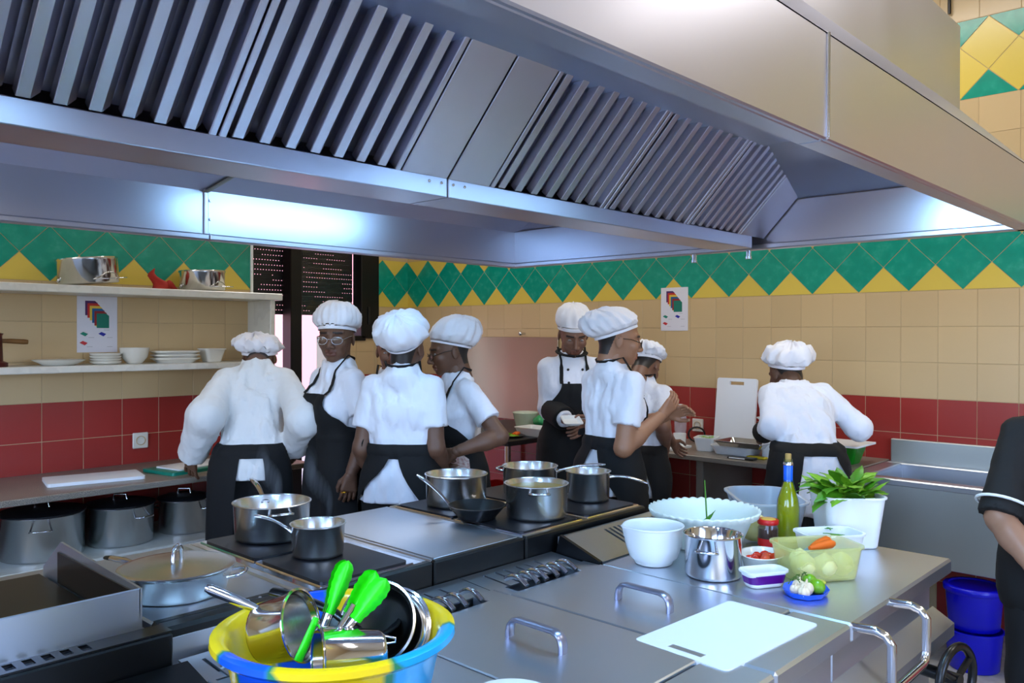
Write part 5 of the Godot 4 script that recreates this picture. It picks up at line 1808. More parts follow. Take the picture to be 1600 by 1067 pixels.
func leaf_mesh(l: float, w: float, bend: float, seed_: int) -> MB:
	var r := RandomNumberGenerator.new()
	r.seed = seed_
	var b := MB.new()
	var rows := []
	for i in 9:
		var f := i / 8.0
		var hw := w * sin(PI * pow(f, 0.75)) * (1.0 + 0.12 * sin(f * 19.0)) + 0.0006
		var c := Vector3(0, bend * l * (f * f) * -1.0 + 0.10 * l * f, l * f)
		var row := []
		for k in 5:
			var u := (k - 2) / 2.0
			row.append(c + Vector3(u * hw, -0.25 * hw * absf(u) + 0.08 * w * sin(f * 14.0 + u * 4.0), 0))
		rows.append(row)
	b.grid(rows, false, true)
	b.tube([Vector3(0, 0, -0.45 * l), Vector3(0, 0.02 * l, -0.2 * l), Vector3(0, 0, 0.02)], 0.0016, 5)
	return b
func make_pots() -> void:
	mat("soup_yellow", Color(0.72, 0.58, 0.30), 0.25)
	mat("water_grey", Color(0.45, 0.46, 0.47), 0.08, 0.2)
	var Y := YD + 0.011
	var g := "pots on the hotplates"
	tag(pan("saucepan", "large steaming saucepan with handle pointing to the cooks on the two-plate range", on_y(425, 838, Y), 0.113, 0.118, 0.112, M.pot, at_d(393, 748, 2.95), at_d(470, 806, 2.3), M.water_grey, 0.6), "", "", g)
	tag(pan("saucepan", "small saucepan in front of the large steaming one on the two-plate range", on_y(497, 866, Y), 0.073, 0.077, 0.092, M.pot, at_d(397, 806, 2.36), null, M.water_grey, 0.35), "", "", g)
	tag(pan("saucepan", "wide steel pot behind the black frying pan on the four-plate range", on_y(713, 787, Y), 0.113, 0.116, 0.115, M.pot, null, null, M.water_grey, 0.75), "", "", g)
	tag(pan("saucepan", "tall pot with long thin handle at the back of the four-plate range", on_y(828, 770, Y), 0.108, 0.110, 0.112, M.pot, at_d(946, 726, 3.3), at_d(768, 745, 3.4), M.water_grey, 0.7), "", "", g)
	var p5 := pan("saucepan", "steel pot of yellow soup on the front plate", on_y(838, 806, Y), 0.106, 0.111, 0.118, M.pot, null, at_d(852, 790, 2.6), M.soup_yellow, 0.86)
	tag(p5, "", "", g)
	tag(pan("saucepan", "small pot with handle pointing to the bowls on the four-plate range", on_y(919, 780, Y), 0.082, 0.085, 0.112, M.pot, at_d(1011, 755, 3.2), null, M.water_grey, 0.7), "", "", g)
	# black frying pan
	var fp := on_y(745, 810, Y)
	tag(pan("frying_pan", "black non-stick frying pan with bright raised handle", fp, 0.068, 0.098, 0.048, M.nonstick, at_d(652, 742, 2.98), null), "", "", g)
	# saute pan with lid
	var sp_ := on_y(277, 925, YD)
	var t := thing("saute_pan", "covered steel saute pan with domed lid beside the griddle", "pan", sp_)
	var b := MB.new()
	vessel(b, 0.120, 0.133, 0.062)
	obj("body", b, M.pot, t)
	b = MB.new()
	b.lathe([Vector2(0.0, 0.064), Vector2(0.133, 0.062), Vector2(0.140, 0.064), Vector2(0.141, 0.068), Vector2(0.137, 0.070), Vector2(0.125, 0.070), Vector2(0.08, 0.076), Vector2(0.0, 0.080)], 48)
	var lid := obj("lid", b, M.pot, t)
	b = MB.new()
	var ax := Vector3(0.75, 0, -0.66)
	b.tube([ax * -0.026 + Vector3(0, 0.078, 0), ax * -0.022 + Vector3(0, 0.105, 0), ax * -0.010 + Vector3(0, 0.116, 0), ax * 0.010 + Vector3(0, 0.116, 0), ax * 0.022 + Vector3(0, 0.105, 0), ax * 0.026 + Vector3(0, 0.078, 0)], 0.006, 10)
	obj("knob", b, M.chrome, lid)
	b = MB.new()
	var he := at_d(148, 882, 2.20) - sp_
	var hd := Vector3(he.x, 0, he.z).normalized()
	b.tube([hd * 0.130 + Vector3(0, 0.045, 0), hd * 0.150 + Vector3(0, 0.052, 0), hd * 0.19 + Vector3(0, 0.058, 0), hd * 0.235 + Vector3(0, 0.060, 0)], [0.010, 0.012, 0.013, 0.011], 10, 0.6, Vector3.UP)
	var hn := obj("handle", b, M.chrome, t)
	b = MB.new()
	b.tube([hd * 0.233 + Vector3(0, 0.060, 0), hd * 0.255 + Vector3(0, 0.059, 0)], [0.0115, 0.008], 10, 0.6, Vector3.UP)
	obj("handle_tip", b, M.black_plastic, hn)
	loop(t, Vector3(0.8, 0, 0.6).normalized(), 0.131, 0.042, 0.036, 0.036)
func make_basin() -> void:
	var at := Vector3(0.826, YW + 0.002, -1.194)
	var t := thing("washing_up_basin", "round yellow and blue marbled plastic basin full of washed utensils", "basin", at)
	var m := mat("marbled_plastic", Color(1, 1, 1), 0.22)
	m.vertex_color_use_as_albedo = true
	var b := MB.new()
	b.lathe([Vector2(0, 0), Vector2(0.135, 0), Vector2(0.142, 0.006), Vector2(0.180, 0.188), Vector2(0.186, 0.196), Vector2(0.198, 0.199), Vector2(0.206, 0.206), Vector2(0.205, 0.216), Vector2(0.196, 0.221), Vector2(0.184, 0.217), Vector2(0.175, 0.205), Vector2(0.138, 0.010), Vector2(0, 0.006)], 120)
	var cols := {"y": Color(0.86, 0.60, 0.01), "b": Color(0.01, 0.10, 0.75), "c": Color(0.01, 0.38, 0.80), "g": Color(0.03, 0.22, 0.10)}
	# sectors (degrees about the basin, measured towards the camera): colour and end angle
	var sect := [["c", 50], ["g", 55], ["y", 104], ["g", 108], ["b", 138], ["g", 141], ["y", 216], ["g", 219], ["b", 252], ["g", 256], ["y", 300], ["g", 303], ["c", 313], ["g", 316], ["y", 358], ["g", 361]]
	for i in b.v.size():
		var p := b.v[i]
		var a := fposmod(rad_to_deg(atan2(p.z, p.x)) - 43.0 + 5.0 * sin(p.y * 18.0), 360.0)   # zero points to the picture's right-hand side
		for s in sect:
			if a < s[1]:
				b.c[i] = cols[s[0]]
				break
	obj("shell", b, m, t)
	# --- washed things inside, each resting on the others
	var up := func(px: float, py: float, d: float) -> Vector3: return at_d(px, py, d)
	# saucepan lying on its side, mouth to the right
	var a0: Vector3 = up.call(408, 990, 1.39)
	var a1: Vector3 = up.call(470, 988, 1.372)
	tilted_pan("saucepan", "upturned steel saucepan leaning in the yellow basin, handle over the rim", a0, a1 - a0 + Vector3(0, 0.012, 0), 0.050, 0.057, 0.078, M.polished, up.call(322, 918, 1.38))
	var c0: Vector3 = up.call(603, 978, 1.49)
	tilted_pan("saucepan", "dark-lined deep pan standing on edge at the side of the yellow basin", c0, up.call(568, 964, 1.40) - c0, 0.060, 0.069, 0.045, M.pot, null)
	var d0: Vector3 = up.call(617, 983, 1.50)
	tilted_pan("pan_lid", "steel lid on edge behind the dark-lined pan in the basin", d0, up.call(582, 969, 1.41) - d0, 0.064, 0.070, 0.012, M.chrome, null)
	var e0: Vector3 = up.call(598, 1022, 1.34)
	tilted_pan("milk_pan", "small bright steel pan lying mouth down in the front of the basin", e0, up.call(500, 1030, 1.30) - e0, 0.040, 0.050, 0.105, M.chrome, null)
	# black pan handle
	var k := MB.new()
	k.tube([up.call(426, 924, 1.52), up.call(445, 928, 1.51), up.call(480, 938, 1.50), up.call(520, 955, 1.48), up.call(560, 985, 1.46)], [0.012, 0.014, 0.012, 0.011, 0.011], 10, 0.6, Vector3.UP)
	var fp := thing("frying_pan", "black-handled frying pan sunk in the yellow basin", "pan", up.call(560, 1000, 1.46))
	k.xf = Transform3D.IDENTITY
	var kk := MB.new()
	kk.xf.origin = -fp.position
	join(kk, k, kk.xf, Color.WHITE)
	obj("handle", kk, M.black_plastic, fp)
	kk = MB.new()
	vessel(kk, 0.05, 0.07, 0.03)
	obj("body", kk, M.nonstick, fp)
	# tongs
	for e in [[[492, 1018, 1.37], [541, 878, 1.42], 0.0135, -0.35, "green silicone tongs with scalloped tip standing tallest in the basin"], [[516, 1012, 1.335], [594, 900, 1.375], 0.0165, 0.35, "broad green silicone tongs leaning on the dark-lined pan"]]:
		tongs(e[4], up.call(e[0][0], e[0][1], e[0][2]), up.call(e[1][0], e[1][1], e[1][2]), e[2], e[3])
	k = MB.new()
	var h0: Vector3 = up.call(466, 1032, 1.31)
	k.tube([Vector3.ZERO, up.call(480, 1000, 1.315) - h0, up.call(494, 965, 1.32) - h0], [0.0075, 0.007, 0.005], 10, 0.6)
	one("spatula", "thin green handled spatula leaning in the basin", "spatula", k, M.green_silicone, h0)
	k = MB.new()
	var w0: Vector3 = up.call(545, 1000, 1.37)
	var wp := []
	for q in [[545, 1002], [556, 996], [600, 993], [618, 997], [618, 1003], [600, 1006], [552, 1006]]: wp.append(up.call(q[0], q[1], 1.37) - w0)
	k.tube(wp, 0.0022, 8)
	one("wire_handle", "bent chrome wire handle in front of the dark-lined pan", "handle", k, M.chrome, w0)
func tilted_pan(called: String, label: String, at: Vector3, axis: Vector3, r0: float, r1: float, h: float, m: Material, handle_to) -> void:
	var t := thing(called, label, "pan", at)
	var y := axis.normalized()
	var x := y.cross(Vector3.UP).normalized()
	t.basis = Basis(x, y, x.cross(y)).orthonormalized()
	var b := MB.new()
	vessel(b, r0, r1, h)
	obj("body", b, m, t)
	if called == "saucepan":
		var l := MB.new()
		l.lathe([Vector2(0, 0.010), Vector2(r0 - 0.016, 0.010), Vector2(r0 - 0.007, 0.016), Vector2(r1 - 0.0062, h - 0.010), Vector2(r1 - 0.0066, h - 0.010), Vector2(r0 - 0.0075, 0.017), Vector2(r0 - 0.0165, 0.0108), Vector2(0, 0.0108)], 36)
		obj("lining", l, M.nonstick if handle_to == null else M.stock_pot, t)
	if handle_to != null:
		var q := t.transform.affine_inverse() * (handle_to as Vector3)
		var hb := MB.new()
		var st := Vector3(q.x, 0, q.z).normalized() * (r0 - 0.004) + Vector3(0, h * 0.18, 0)
		hb.tube([st, st.lerp(q, 0.3), st.lerp(q, 0.6), st.lerp(q, 0.9), q], [0.007, 0.0095, 0.0095, 0.010, 0.007], 10, 0.8)
		obj("handle", hb, M.chrome, t)
func tongs(label: String, foot: Vector3, tip: Vector3, hw: float, open: float) -> void:
	var t := thing("kitchen_tongs", label, "tongs", foot)
	var v := tip - foot
	var y := v.normalized()
	var toward := (EYE - foot).normalized()
	var z := (toward - y * toward.dot(y)).normalized()
	var x := y.cross(z)
	var l := v.length()
	for s in [-1.0, 1.0]:
		var off: Vector3 = x * s * (0.002 + 0.007 * maxf(open, 0.0) * 2.0) + z * s * 0.010
		var arm := MB.new()
		arm.tube([off * 0.4, y * l * 0.30 + off * 0.7, y * l * 0.55 + off], [0.006, 0.007, 0.008], 8, 0.4, z)
		obj("arm", arm, M.chrome, t)
		var hb := MB.new()
		var rows := []
		for i in 23:
			var f := i / 22.0
			var w := hw * lerpf(0.55, 1.0, smoothstep(0.0, 0.6, f)) * (1.0 if f < 0.72 else sqrt(maxf(0.0, 1.0 - pow((f - 0.72) / 0.28, 2.0)))) * (1.0 + 0.06 * sin(f * 38.0)) + 0.001
			var row := []
			for k in 7:
				var u := (k - 3) / 3.0
				row.append(y * (l * (0.42 + 0.60 * f)) + off * (1.0 + f * 0.6) + x * (u * w) + z * (s * (0.007 - 0.012 * u * u) + 0.0))
			rows.append(row)
		hb.grid(rows, false)
		var rows2 := []
		for row in rows:
			var r2 := []
			for p in row: r2.append(p - z * s * 0.004)
			rows2.append(r2)
		hb.grid(rows2, false, true)
		obj("scalloped_tip", hb, M.green_silicone, t)
func make_steam() -> void:
	# two thin wisps, each a string of small puffs
	var r := RandomNumberGenerator.new()
	r.seed = 5
	for e in [[[432, 782], [418, 720], 2.72], [[512, 800], [488, 722], 2.80]]:
		for k in 12:
			var f := k / 11.0
			var v := FogVolume.new()
			v.name = numbered("steam")
			v.shape = RenderingServer.FOG_VOLUME_SHAPE_ELLIPSOID
			v.size = Vector3(0.016 + 0.03 * f, 0.085 + 0.03 * f, 0.016 + 0.03 * f)
			var m := FogMaterial.new()
			m.density = lerpf(2.4, 0.7, f)
			m.albedo = Color(0.95, 0.96, 1.0)
			m.edge_fade = 0.8
			v.material = m
			add_child(v)
			v.position = at_d(lerpf(e[0][0], e[1][0], f) + 9.0 * sin(f * 6.0 + e[2] * 9.0), lerpf(e[0][1], e[1][1], f), e[2] + 0.03 * sin(f * 5.0))
			tag(v, "thin wisp of steam rising from the large saucepan", "steam", "steam over the two-plate range", "stuff")
# ---------------------------------------------------------------- things on the end worktop
func make_worktop() -> void:
	var Y := YW + 0.0015
	# big white cutting board
	var p := [on_y(987, 989, Y + 0.014), on_y(1143, 931, Y + 0.014), on_y(1284, 968, Y + 0.014), on_y(1133, 1037, Y + 0.014)]
	var ctr: Vector3 = (p[0] + p[1] + p[2] + p[3]) / 4
	ctr.y = Y + 0.001
	var ux: Vector3 = ((p[3] - p[0]) + (p[2] - p[1])).normalized()
	var uz: Vector3 = ((p[1] - p[0]) + (p[2] - p[3])).normalized()
	var bd := board("cutting_board", "large white plastic cutting board with grip slot lying across the steel lids", ctr, ux, uz, (p[3] - p[0]).length(), (p[1] - p[0]).length(), 0.013, M.white_board)
	# white plate at the front
	var b := MB.new()
	b.lathe([Vector2(0, 0.003), Vector2(0.05, 0.0), Vector2(0.055, 0.003), Vector2(0.085, 0.016), Vector2(0.087, 0.018), Vector2(0.083, 0.019), Vector2(0.055, 0.008), Vector2(0, 0.007)], 40)
	one("plate", "plain white plate on the lid beside the striped basin", "plate", b, M.white_plastic, on_y(800, 1104, Y) + Vector3(0, 0.001, 0))
	# mixing bowl with spout
	var at := on_y(1021, 879, Y)
	var t := thing("mixing_bowl", "deep white mixing bowl with pouring spout beside the steel pot", "bowl", at)
	b = MB.new()
	var rows := []
	for q in [[0.0, 0.0], [0.056, 0.0], [0.060, 0.004], [0.060, 0.010], [0.075, 0.022], [0.087, 0.055], [0.092, 0.112], [0.096, 0.118], [0.096, 0.122], [0.091, 0.122], [0.088, 0.112], [0.083, 0.055], [0.070, 0.024], [0.05, 0.014], [0.0, 0.012]]:
		var row := []
		for k in 48:
			var th := TAU * k / 48
			var sp_ := 1.0 + (0.13 * exp(-pow(wrapf(th - 2.55, -PI, PI) / 0.22, 2.0)) if q[1] > 0.1 else 0.0)
			row.append(Vector3(q[0] * sp_ * cos(th), q[1], -q[0] * sp_ * sin(th)))
		rows.append(row)
	b.grid(rows, true)
	obj("shell", b, M.white_plastic, t)
	# steel pot with two side handles
	at = on_y(1114, 898, Y)
	t = thing("stock_pot", "polished steel pot with two side handles between the white bowl and the tomatoes", "pot", at)
	b = MB.new()
	vessel(b, 0.083, 0.084, 0.125)
	obj("body", b, M.chrome, t)
	loop(t, Vector3(-0.95, 0, 0.3).normalized(), 0.084, 0.085, 0.030, 0.026)
	loop(t, Vector3(0.95, 0, -0.3).normalized(), 0.084, 0.085, 0.030, 0.026)
	# tomatoes in an oval bowl
	at = on_y(1190, 888, Y)
	t = thing("oval_bowl", "white oval bowl holding small tomatoes", "bowl", at, 0.3)
	b = MB.new()
	b.lathe([Vector2(0, 0), Vector2(0.050, 0), Vector2(0.056, 0.006), Vector2(0.068, 0.044), Vector2(0.072, 0.047), Vector2(0.070, 0.049), Vector2(0.064, 0.045), Vector2(0.050, 0.010), Vector2(0, 0.008)], 44, 1.15, 0.92)
	obj("shell", b, M.porcelain, t)
	mat("tomato_skin", Color(0.80, 0.17, 0.07), 0.18)
	mat("tomato_flesh", Color(0.85, 0.28, 0.12), 0.22)
	var n := 0
	for q in [[-0.040, 0.0, 0], [-0.020, 0.022, 1], [-0.012, -0.018, 0], [0.008, 0.010, 1], [0.016, -0.024, 0], [0.034, 0.008, 0], [0.046, -0.012, 0], [0.024, 0.030, 1], [-0.034, -0.022, 0]]:
		b = MB.new()
		b.ball(Vector3.ZERO, Vector3(0.0165, 0.0145, 0.0145), 14, 10)
		var o := one("cherry_tomato", "small red tomato heaped in the white oval bowl", "tomato", b, M.tomato_flesh if q[2] else M.tomato_skin, at + Vector3(q[0], 0.030 + 0.004 * q[2], q[1]), q[0] * 40.0, "tomatoes in the oval bowl")
		n += 1
	# margarine tub
	at = on_y(1193, 914, Y)
	t = thing("margarine_tub", "empty oblong white tub with purple printed side band", "tub", at, 0.0)
	t.basis = Basis(ray(800, 533).cross(Vector3.UP).normalized(), Vector3.UP, Vector3.UP.cross(-ray(800, 533).cross(Vector3.UP).normalized()) * -1.0).orthonormalized() * Basis(Vector3.UP, -0.30)
	b = MB.new()
	tub(b, 0.128, 0.070, 0.047, 0.022, 0.84, 0.005, 0.002)
	obj("shell", b, M.white_plastic, t)
	mat("purple_print", Color(0.34, 0.04, 0.50), 0.3)
	b = MB.new()
	var r0 := rounded(0.128 * (0.84 + 0.16 * 0.22) + 0.0008, 0.070 * (0.84 + 0.16 * 0.22) + 0.0008, 0.0206, 0.011)
	var r1 := rounded(0.128 * (0.84 + 0.16 * 0.80) + 0.0008, 0.070 * (0.84 + 0.16 * 0.80) + 0.0008, 0.0218, 0.036)
	b.grid([r0, r1], true)
	var band := obj("printed_band", b, M.purple_print, t)
	mat("pale_print", Color(0.66, 0.50, 0.80), 0.35)      # the printing is too small to read: a small crest over a row of strokes
	b = MB.new()
	b.box(Vector3(-0.016, 0.0305, 0.0345), Vector3(0.014, 0.006, 0.0008))
	b.box(Vector3(-0.016, 0.0265, 0.0342), Vector3(0.008, 0.003, 0.0008))
	obj("printed_crest", b, M.pale_print, band)
	b = MB.new()
	for i in 11: b.box(Vector3(-0.034 + 0.0036 * i, 0.0205, 0.0336), Vector3(0.0022, 0.0050, 0.0008))
	obj("printed_strokes", b, M.pale_print, band)
	# blue plate with garlic and limes
	at = on_y(1259, 927, Y)
	t = thing("blue_dish", "shallow blue many-sided lid holding garlic and limes", "dish", at, 0.2)
	b = MB.new()
	b.lathe([Vector2(0, 0), Vector2(0.062, 0), Vector2(0.070, 0.014), Vector2(0.072, 0.016), Vector2(0.068, 0.015), Vector2(0.060, 0.004), Vector2(0, 0.003)], 9, 1.08, 0.88)
	obj("shell", b, M.blue_lid, t)
	mat("garlic", Color(0.88, 0.80, 0.68), 0.45)
	mat("lime", Color(0.42, 0.62, 0.06), 0.32)
	mat("lime_flesh", Color(0.75, 0.74, 0.30), 0.3)
	mat("herb", Color(0.22, 0.36, 0.08), 0.5)
	for q in [[-0.052, 0.018, 0.016], [-0.026, 0.012, 0.020], [-0.040, -0.012, 0.015], [-0.008, -0.016, 0.018]]:
		b = MB.new()
		for k in 5:
			var th := TAU * k / 5
			b.ball(Vector3(cos(th), 0, sin(th)) * q[2] * 0.42, Vector3(q[2] * 0.66, q[2] * 0.82, q[2] * 0.66), 10, 7)
		b.tube([Vector3(0, q[2] * 0.6, 0), Vector3(0.002, q[2] * 1.35, 0.002)], [0.005, 0.002], 6)
		one("garlic_bulb", "pale garlic bulb on the blue dish", "garlic", b, M.garlic, at + Vector3(q[0], 0.006 + q[2] * 0.8, q[1]), q[0] * 30, "garlic on the blue dish")
	for q in [[0.006, 0.030, 0.020], [0.034, -0.004, 0.021]]:
		b = MB.new()
		b.ball(Vector3.ZERO, Vector3(q[2] * 1.2, q[2], q[2]), 16, 10)
		b.ball(Vector3(q[2] * 1.16, 0, 0), Vector3(0.004, 0.005, 0.005), 8, 6)
		one("lime", "green lime on the blue dish", "lime", b, M.lime, at + Vector3(q[0], 0.004 + q[2], q[1]), 0.6 + q[1] * 20, "limes on the blue dish")
	b = MB.new()
	b.lathe([Vector2(0, -0.017), Vector2(0.012, -0.013), Vector2(0.021, 0.0), Vector2(0.018, 0.004), Vector2(0, 0.005)], 18)
	one("lime_half", "squeezed lime half on the edge of the blue dish", "lime", b, M.lime_flesh, at + Vector3(0.056, 0.022, 0.012))
	for q in [[-0.02, -0.03, 0.9], [0.0, -0.035, 1.3], [0.02, -0.03, 1.8]]:
		b = MB.new()
		var pts := []
		for i in 7: pts.append(Vector3(cos(q[2]) * 0.05 * i / 6.0 * -1.0, 0.012 + 0.030 * sin(PI * i / 7.0), -0.03 * i / 6.0 + 0.012))
		b.tube(pts, 0.0012, 5)
		for i in range(1, 7): b.ball(pts[i] + Vector3(0.003, 0.002, 0), Vector3(0.005, 0.0015, 0.003), 6, 4)
		one("herb_sprig", "thin green herb sprig lying over the garlic", "herb", b, M.herb, at + Vector3(q[0], 0.006, q[1] + 0.02), 0.0, "herb sprigs on the blue dish")
	# jar
	at = on_y(1200, 856, Y)
	t = thing("glass_jar", "small glass jar of dark paste with a red screw lid", "jar", at)
	var jar_m := clear_plastic("jar_glass", Color(0.40, 0.28, 0.22), 0.22, 0.05)
	mat("dark_paste", Color(0.16, 0.06, 0.05), 0.3)
	b = MB.new()
	b.lathe([Vector2(0, 0), Vector2(0.030, 0), Vector2(0.034, 0.005), Vector2(0.034, 0.070), Vector2(0.029, 0.080), Vector2(0.029, 0.088)], 28)
	obj("glass", b, jar_m, t)
	b = MB.new()
	b.lathe([Vector2(0, 0.003), Vector2(0.028, 0.003), Vector2(0.0315, 0.007), Vector2(0.0315, 0.068), Vector2(0, 0.070)], 28)
	obj("paste", b, M.dark_paste, t)
	b = MB.new()
	b.lathe([Vector2(0.0343, 0.012), Vector2(0.0343, 0.036), Vector2(0.0340, 0.036), Vector2(0.0340, 0.012)], 28)
	obj("paper_label", b, M.red_plastic, t)
	b = MB.new()
	b.lathe([Vector2(0, 0.082), Vector2(0.033, 0.082), Vector2(0.035, 0.084), Vector2(0.035, 0.096), Vector2(0.032, 0.099), Vector2(0.026, 0.099)], 32)
	var lid := obj("lid", b, M.red_plastic, t)
	mat("lid_print", Color(0.86, 0.66, 0.25), 0.35)
	b = MB.new()
	b.lathe([Vector2(0.026, 0.0985), Vector2(0.024, 0.100), Vector2(0, 0.100)], 28)
	obj("lid_print", b, M.lid_print, lid)
	# bottle
	at = on_y(1231, 846, Y)
	t = thing("wine_bottle", "green glass bottle with blue foil neck and cork pourer", "bottle", at)
	mat("oil_green", Color(0.72, 0.72, 0.08), 0.12)
	var bg := clear_plastic("bottle_glass", Color(0.16, 0.34, 0.04), 0.34, 0.04)
	b = MB.new()
	b.lathe([Vector2(0, 0.004), Vector2(0.034, 0.0), Vector2(0.039, 0.006), Vector2(0.039, 0.120), Vector2(0.036, 0.150), Vector2(0.024, 0.185), Vector2(0.0165, 0.210), Vector2(0.0150, 0.225), Vector2(0.0145, 0.290)], 32)
	obj("glass", b, bg, t)
	b = MB.new()
	b.lathe([Vector2(0, 0.006), Vector2(0.036, 0.006), Vector2(0.0365, 0.118), Vector2(0.0335, 0.150), Vector2(0.022, 0.183), Vector2(0.014, 0.209), Vector2(0, 0.210)], 28)
	obj("oil", b, M.oil_green, t)
	mat("blue_foil", Color(0.03, 0.36, 0.86), 0.3)
	b = MB.new()
	b.lathe([Vector2(0.0158, 0.212), Vector2(0.0158, 0.268), Vector2(0.0150, 0.270)], 24)
	obj("foil", b, M.blue_foil, t)
	b = MB.new()
	b.lathe([Vector2(0.0165, 0.268), Vector2(0.0168, 0.276), Vector2(0.012, 0.281), Vector2(0, 0.281)], 20)
	obj("collar", b, M.chrome, t)
	mat("cork", Color(0.66, 0.52, 0.28), 0.8)
	b = MB.new()
	b.lathe([Vector2(0.010, 0.279), Vector2(0.0105, 0.306), Vector2(0.0095, 0.308), Vector2(0, 0.308)], 16)
	obj("cork", b, M.cork, t)
	# yellowed clear box with onions and carrots
	at = on_y(1288, 903, Y) + Vector3(0.012, 0, -0.03)
	var turn := -0.62
	t = thing("food_box", "yellowed clear plastic box holding onions and carrots", "food box", at, turn)
	var yb := clear_plastic("yellow_clear", Color(0.88, 0.88, 0.52), 0.34, 0.22)
	b = MB.new()
	tub(b, 0.235, 0.155, 0.098, 0.035, 0.88, 0.007, 0.0025)
	obj("shell", b, yb, t)
	mat("onion_pale", Color(0.83, 0.82, 0.55), 0.35)
	mat("carrot", Color(0.90, 0.40, 0.08), 0.4)
	var rt := Basis(Vector3.UP, turn)
	for q in [[-0.066, 0.040, 0.038, "small round peeled onion at the end of the yellowed box"], [0.0, 0.046, 0.036, "round peeled onion in the middle of the yellowed box"], [0.060, 0.036, 0.036, "greenish onion beside the carrots in the yellowed box"], [-0.035, -0.032, 0.034, "round onion at the rear of the yellowed box"]]:
		b = MB.new()
		b.lathe([Vector2(0, -0.92 * q[2]), Vector2(0.35 * q[2], -0.88 * q[2]), Vector2(0.8 * q[2], -0.5 * q[2]), Vector2(1.0 * q[2], 0), Vector2(0.82 * q[2], 0.55 * q[2]), Vector2(0.4 * q[2], 0.86 * q[2]), Vector2(0.10 * q[2], 1.06 * q[2]), Vector2(0, 1.12 * q[2])], 24)
		one("onion", q[3], "onion", b, M.onion_pale, at + rt * Vector3(q[0], 0.0075 + q[2] * 0.92, q[1]), 0.0, "onions in the yellowed box")
	for q in [[0.045, -0.020, 0.25], [0.055, -0.045, 0.5]]:
		b = MB.new()
		b.tube([Vector3(-0.055, 0, 0), Vector3(-0.02, 0.002, 0), Vector3(0.03, 0.004, 0), Vector3(0.045, 0.004, 0)], [0.006, 0.012, 0.014, 0.008], 12)
		one("carrot", "short orange carrot lying over the onions in the yellowed box", "carrot", b, M.carrot, at + rt * Vector3(q[0] - 0.01, 0.078 + q[2] * 0.01, q[1]), turn + q[2], "carrots in the yellowed box")
	mat("blue_bag", Color(0.36, 0.52, 0.60), 0.3)
	b = MB.new()
	b.ball(Vector3.ZERO, Vector3(0.048, 0.026, 0.036), 16, 8)
	one("plastic_bag", "crumpled blue plastic bag in the yellowed box", "bag", b, M.blue_bag, at + rt * Vector3(0.02, 0.046, -0.045))
	# white box behind
	at = at + Vector3(0.212, 0, -0.048)
	t = thing("food_box", "white plastic box with a few leaves behind the yellowed box", "food box", at, -0.62)
	b = MB.new()
	tub(b, 0.195, 0.125, 0.088, 0.03, 0.86, 0.006, 0.0025)
	obj("shell", b, M.white_plastic, t)
	mat("leaf_green", Color(0.28, 0.52, 0.08), 0.42).backlight_enabled = true
	M.leaf_green.backlight = Color(0.10, 0.20, 0.02)
	mat("leaf_light", Color(0.46, 0.66, 0.14), 0.42).backlight_enabled = true
	M.leaf_light.backlight = Color(0.14, 0.22, 0.03)
	for q in [[-0.02, 0.01, 0.4], [0.05, -0.02, 2.2]]:
		var o := one("herb_leaf", "loose green leaf in the white plastic box", "leaf", leaf_mesh(0.045, 0.016, 0.1, 3), M.leaf_green, at + Vector3(q[0], 0.085, q[1]), q[2], "leaves in the white box")
	# scalloped bowl
	at = on_y(1100, 851, Y)
	t = thing("scalloped_bowl", "wide translucent white bowl with a scalloped rim", "bowl", at)
	var tw := clear_plastic("frosted_plastic", Color(0.92, 0.95, 0.92), 0.86, 0.35)
	b = MB.new()
	rows = []
	for q in [[0.0, 0.0, 0], [0.115, 0.0, 0], [0.122, 0.006, 0], [0.160, 0.095, 0], [0.176, 0.104, 1], [0.184, 0.118, 1], [0.182, 0.124, 1], [0.172, 0.120, 1], [0.158, 0.098, 0], [0.116, 0.010, 0], [0.0, 0.007, 0]]:
		var row := []
		for k in 192:
			var th := TAU * k / 192
			var sc: float = q[2] * absf(sin(th * 19.0))
			row.append(Vector3((q[0] + 0.006 * sc) * cos(th), q[1] + 0.005 * sc * (1.0 if q[1] > 0.11 else 0.0), -(q[0] + 0.006 * sc) * sin(th)))
		rows.append(row)
	b.grid(rows, true)
	obj("shell", b, tw, t)
	b = MB.new()
	var k0 := at + Vector3(0.01, 0.01, 0.01)
	var k1 := at_d(1101, 750, 2.86)
	b.tube([Vector3.ZERO, (k1 - k0) * 0.6, k1 - k0], [0.004, 0.005, 0.003], 8, 0.4)
	one("leek_stalk", "slim green stalk standing upright in the scalloped bowl", "vegetable", b, M.leaf_green, k0)
	one("salad_leaf", "curled dark green leaf inside the scalloped bowl", "leaf", leaf_mesh(0.07, 0.018, -0.5, 5), M.leaf_green, at + Vector3(-0.02, 0.075, -0.02), 0.9)
	# cabbage between bowl and jar
	b = MB.new()
	b.ball(Vector3.ZERO, Vector3(0.055, 0.048, 0.055), 20, 12)
	one("cabbage", "pale round cabbage between the scalloped bowl and the jar", "cabbage", b, M.onion_pale, on_y(1178, 847, Y) + Vector3(0.012, 0.049, -0.005))
	# large clear tub
	at = on_y(1196, 822, Y) + Vector3(0.015, 0, -0.01)
	t = thing("storage_tub", "large clear plastic tub behind the scalloped bowl", "tub", at, 0.72)
	var ct := clear_plastic("clear_tub", Color(0.80, 0.86, 0.92), 0.42, 0.2)
	b = MB.new()
	tub(b, 0.37, 0.24, 0.115, 0.08, 0.86, 0.010, 0.003)
	obj("shell", b, ct, t)
	# white bucket with greens
	at = on_y(1343, 853, Y) + Vector3(0.012, 0, -0.05)
	t = thing("square_bucket", "tall white square plastic bucket full of leafy greens", "bucket", at, 0.74)
	b = MB.new()
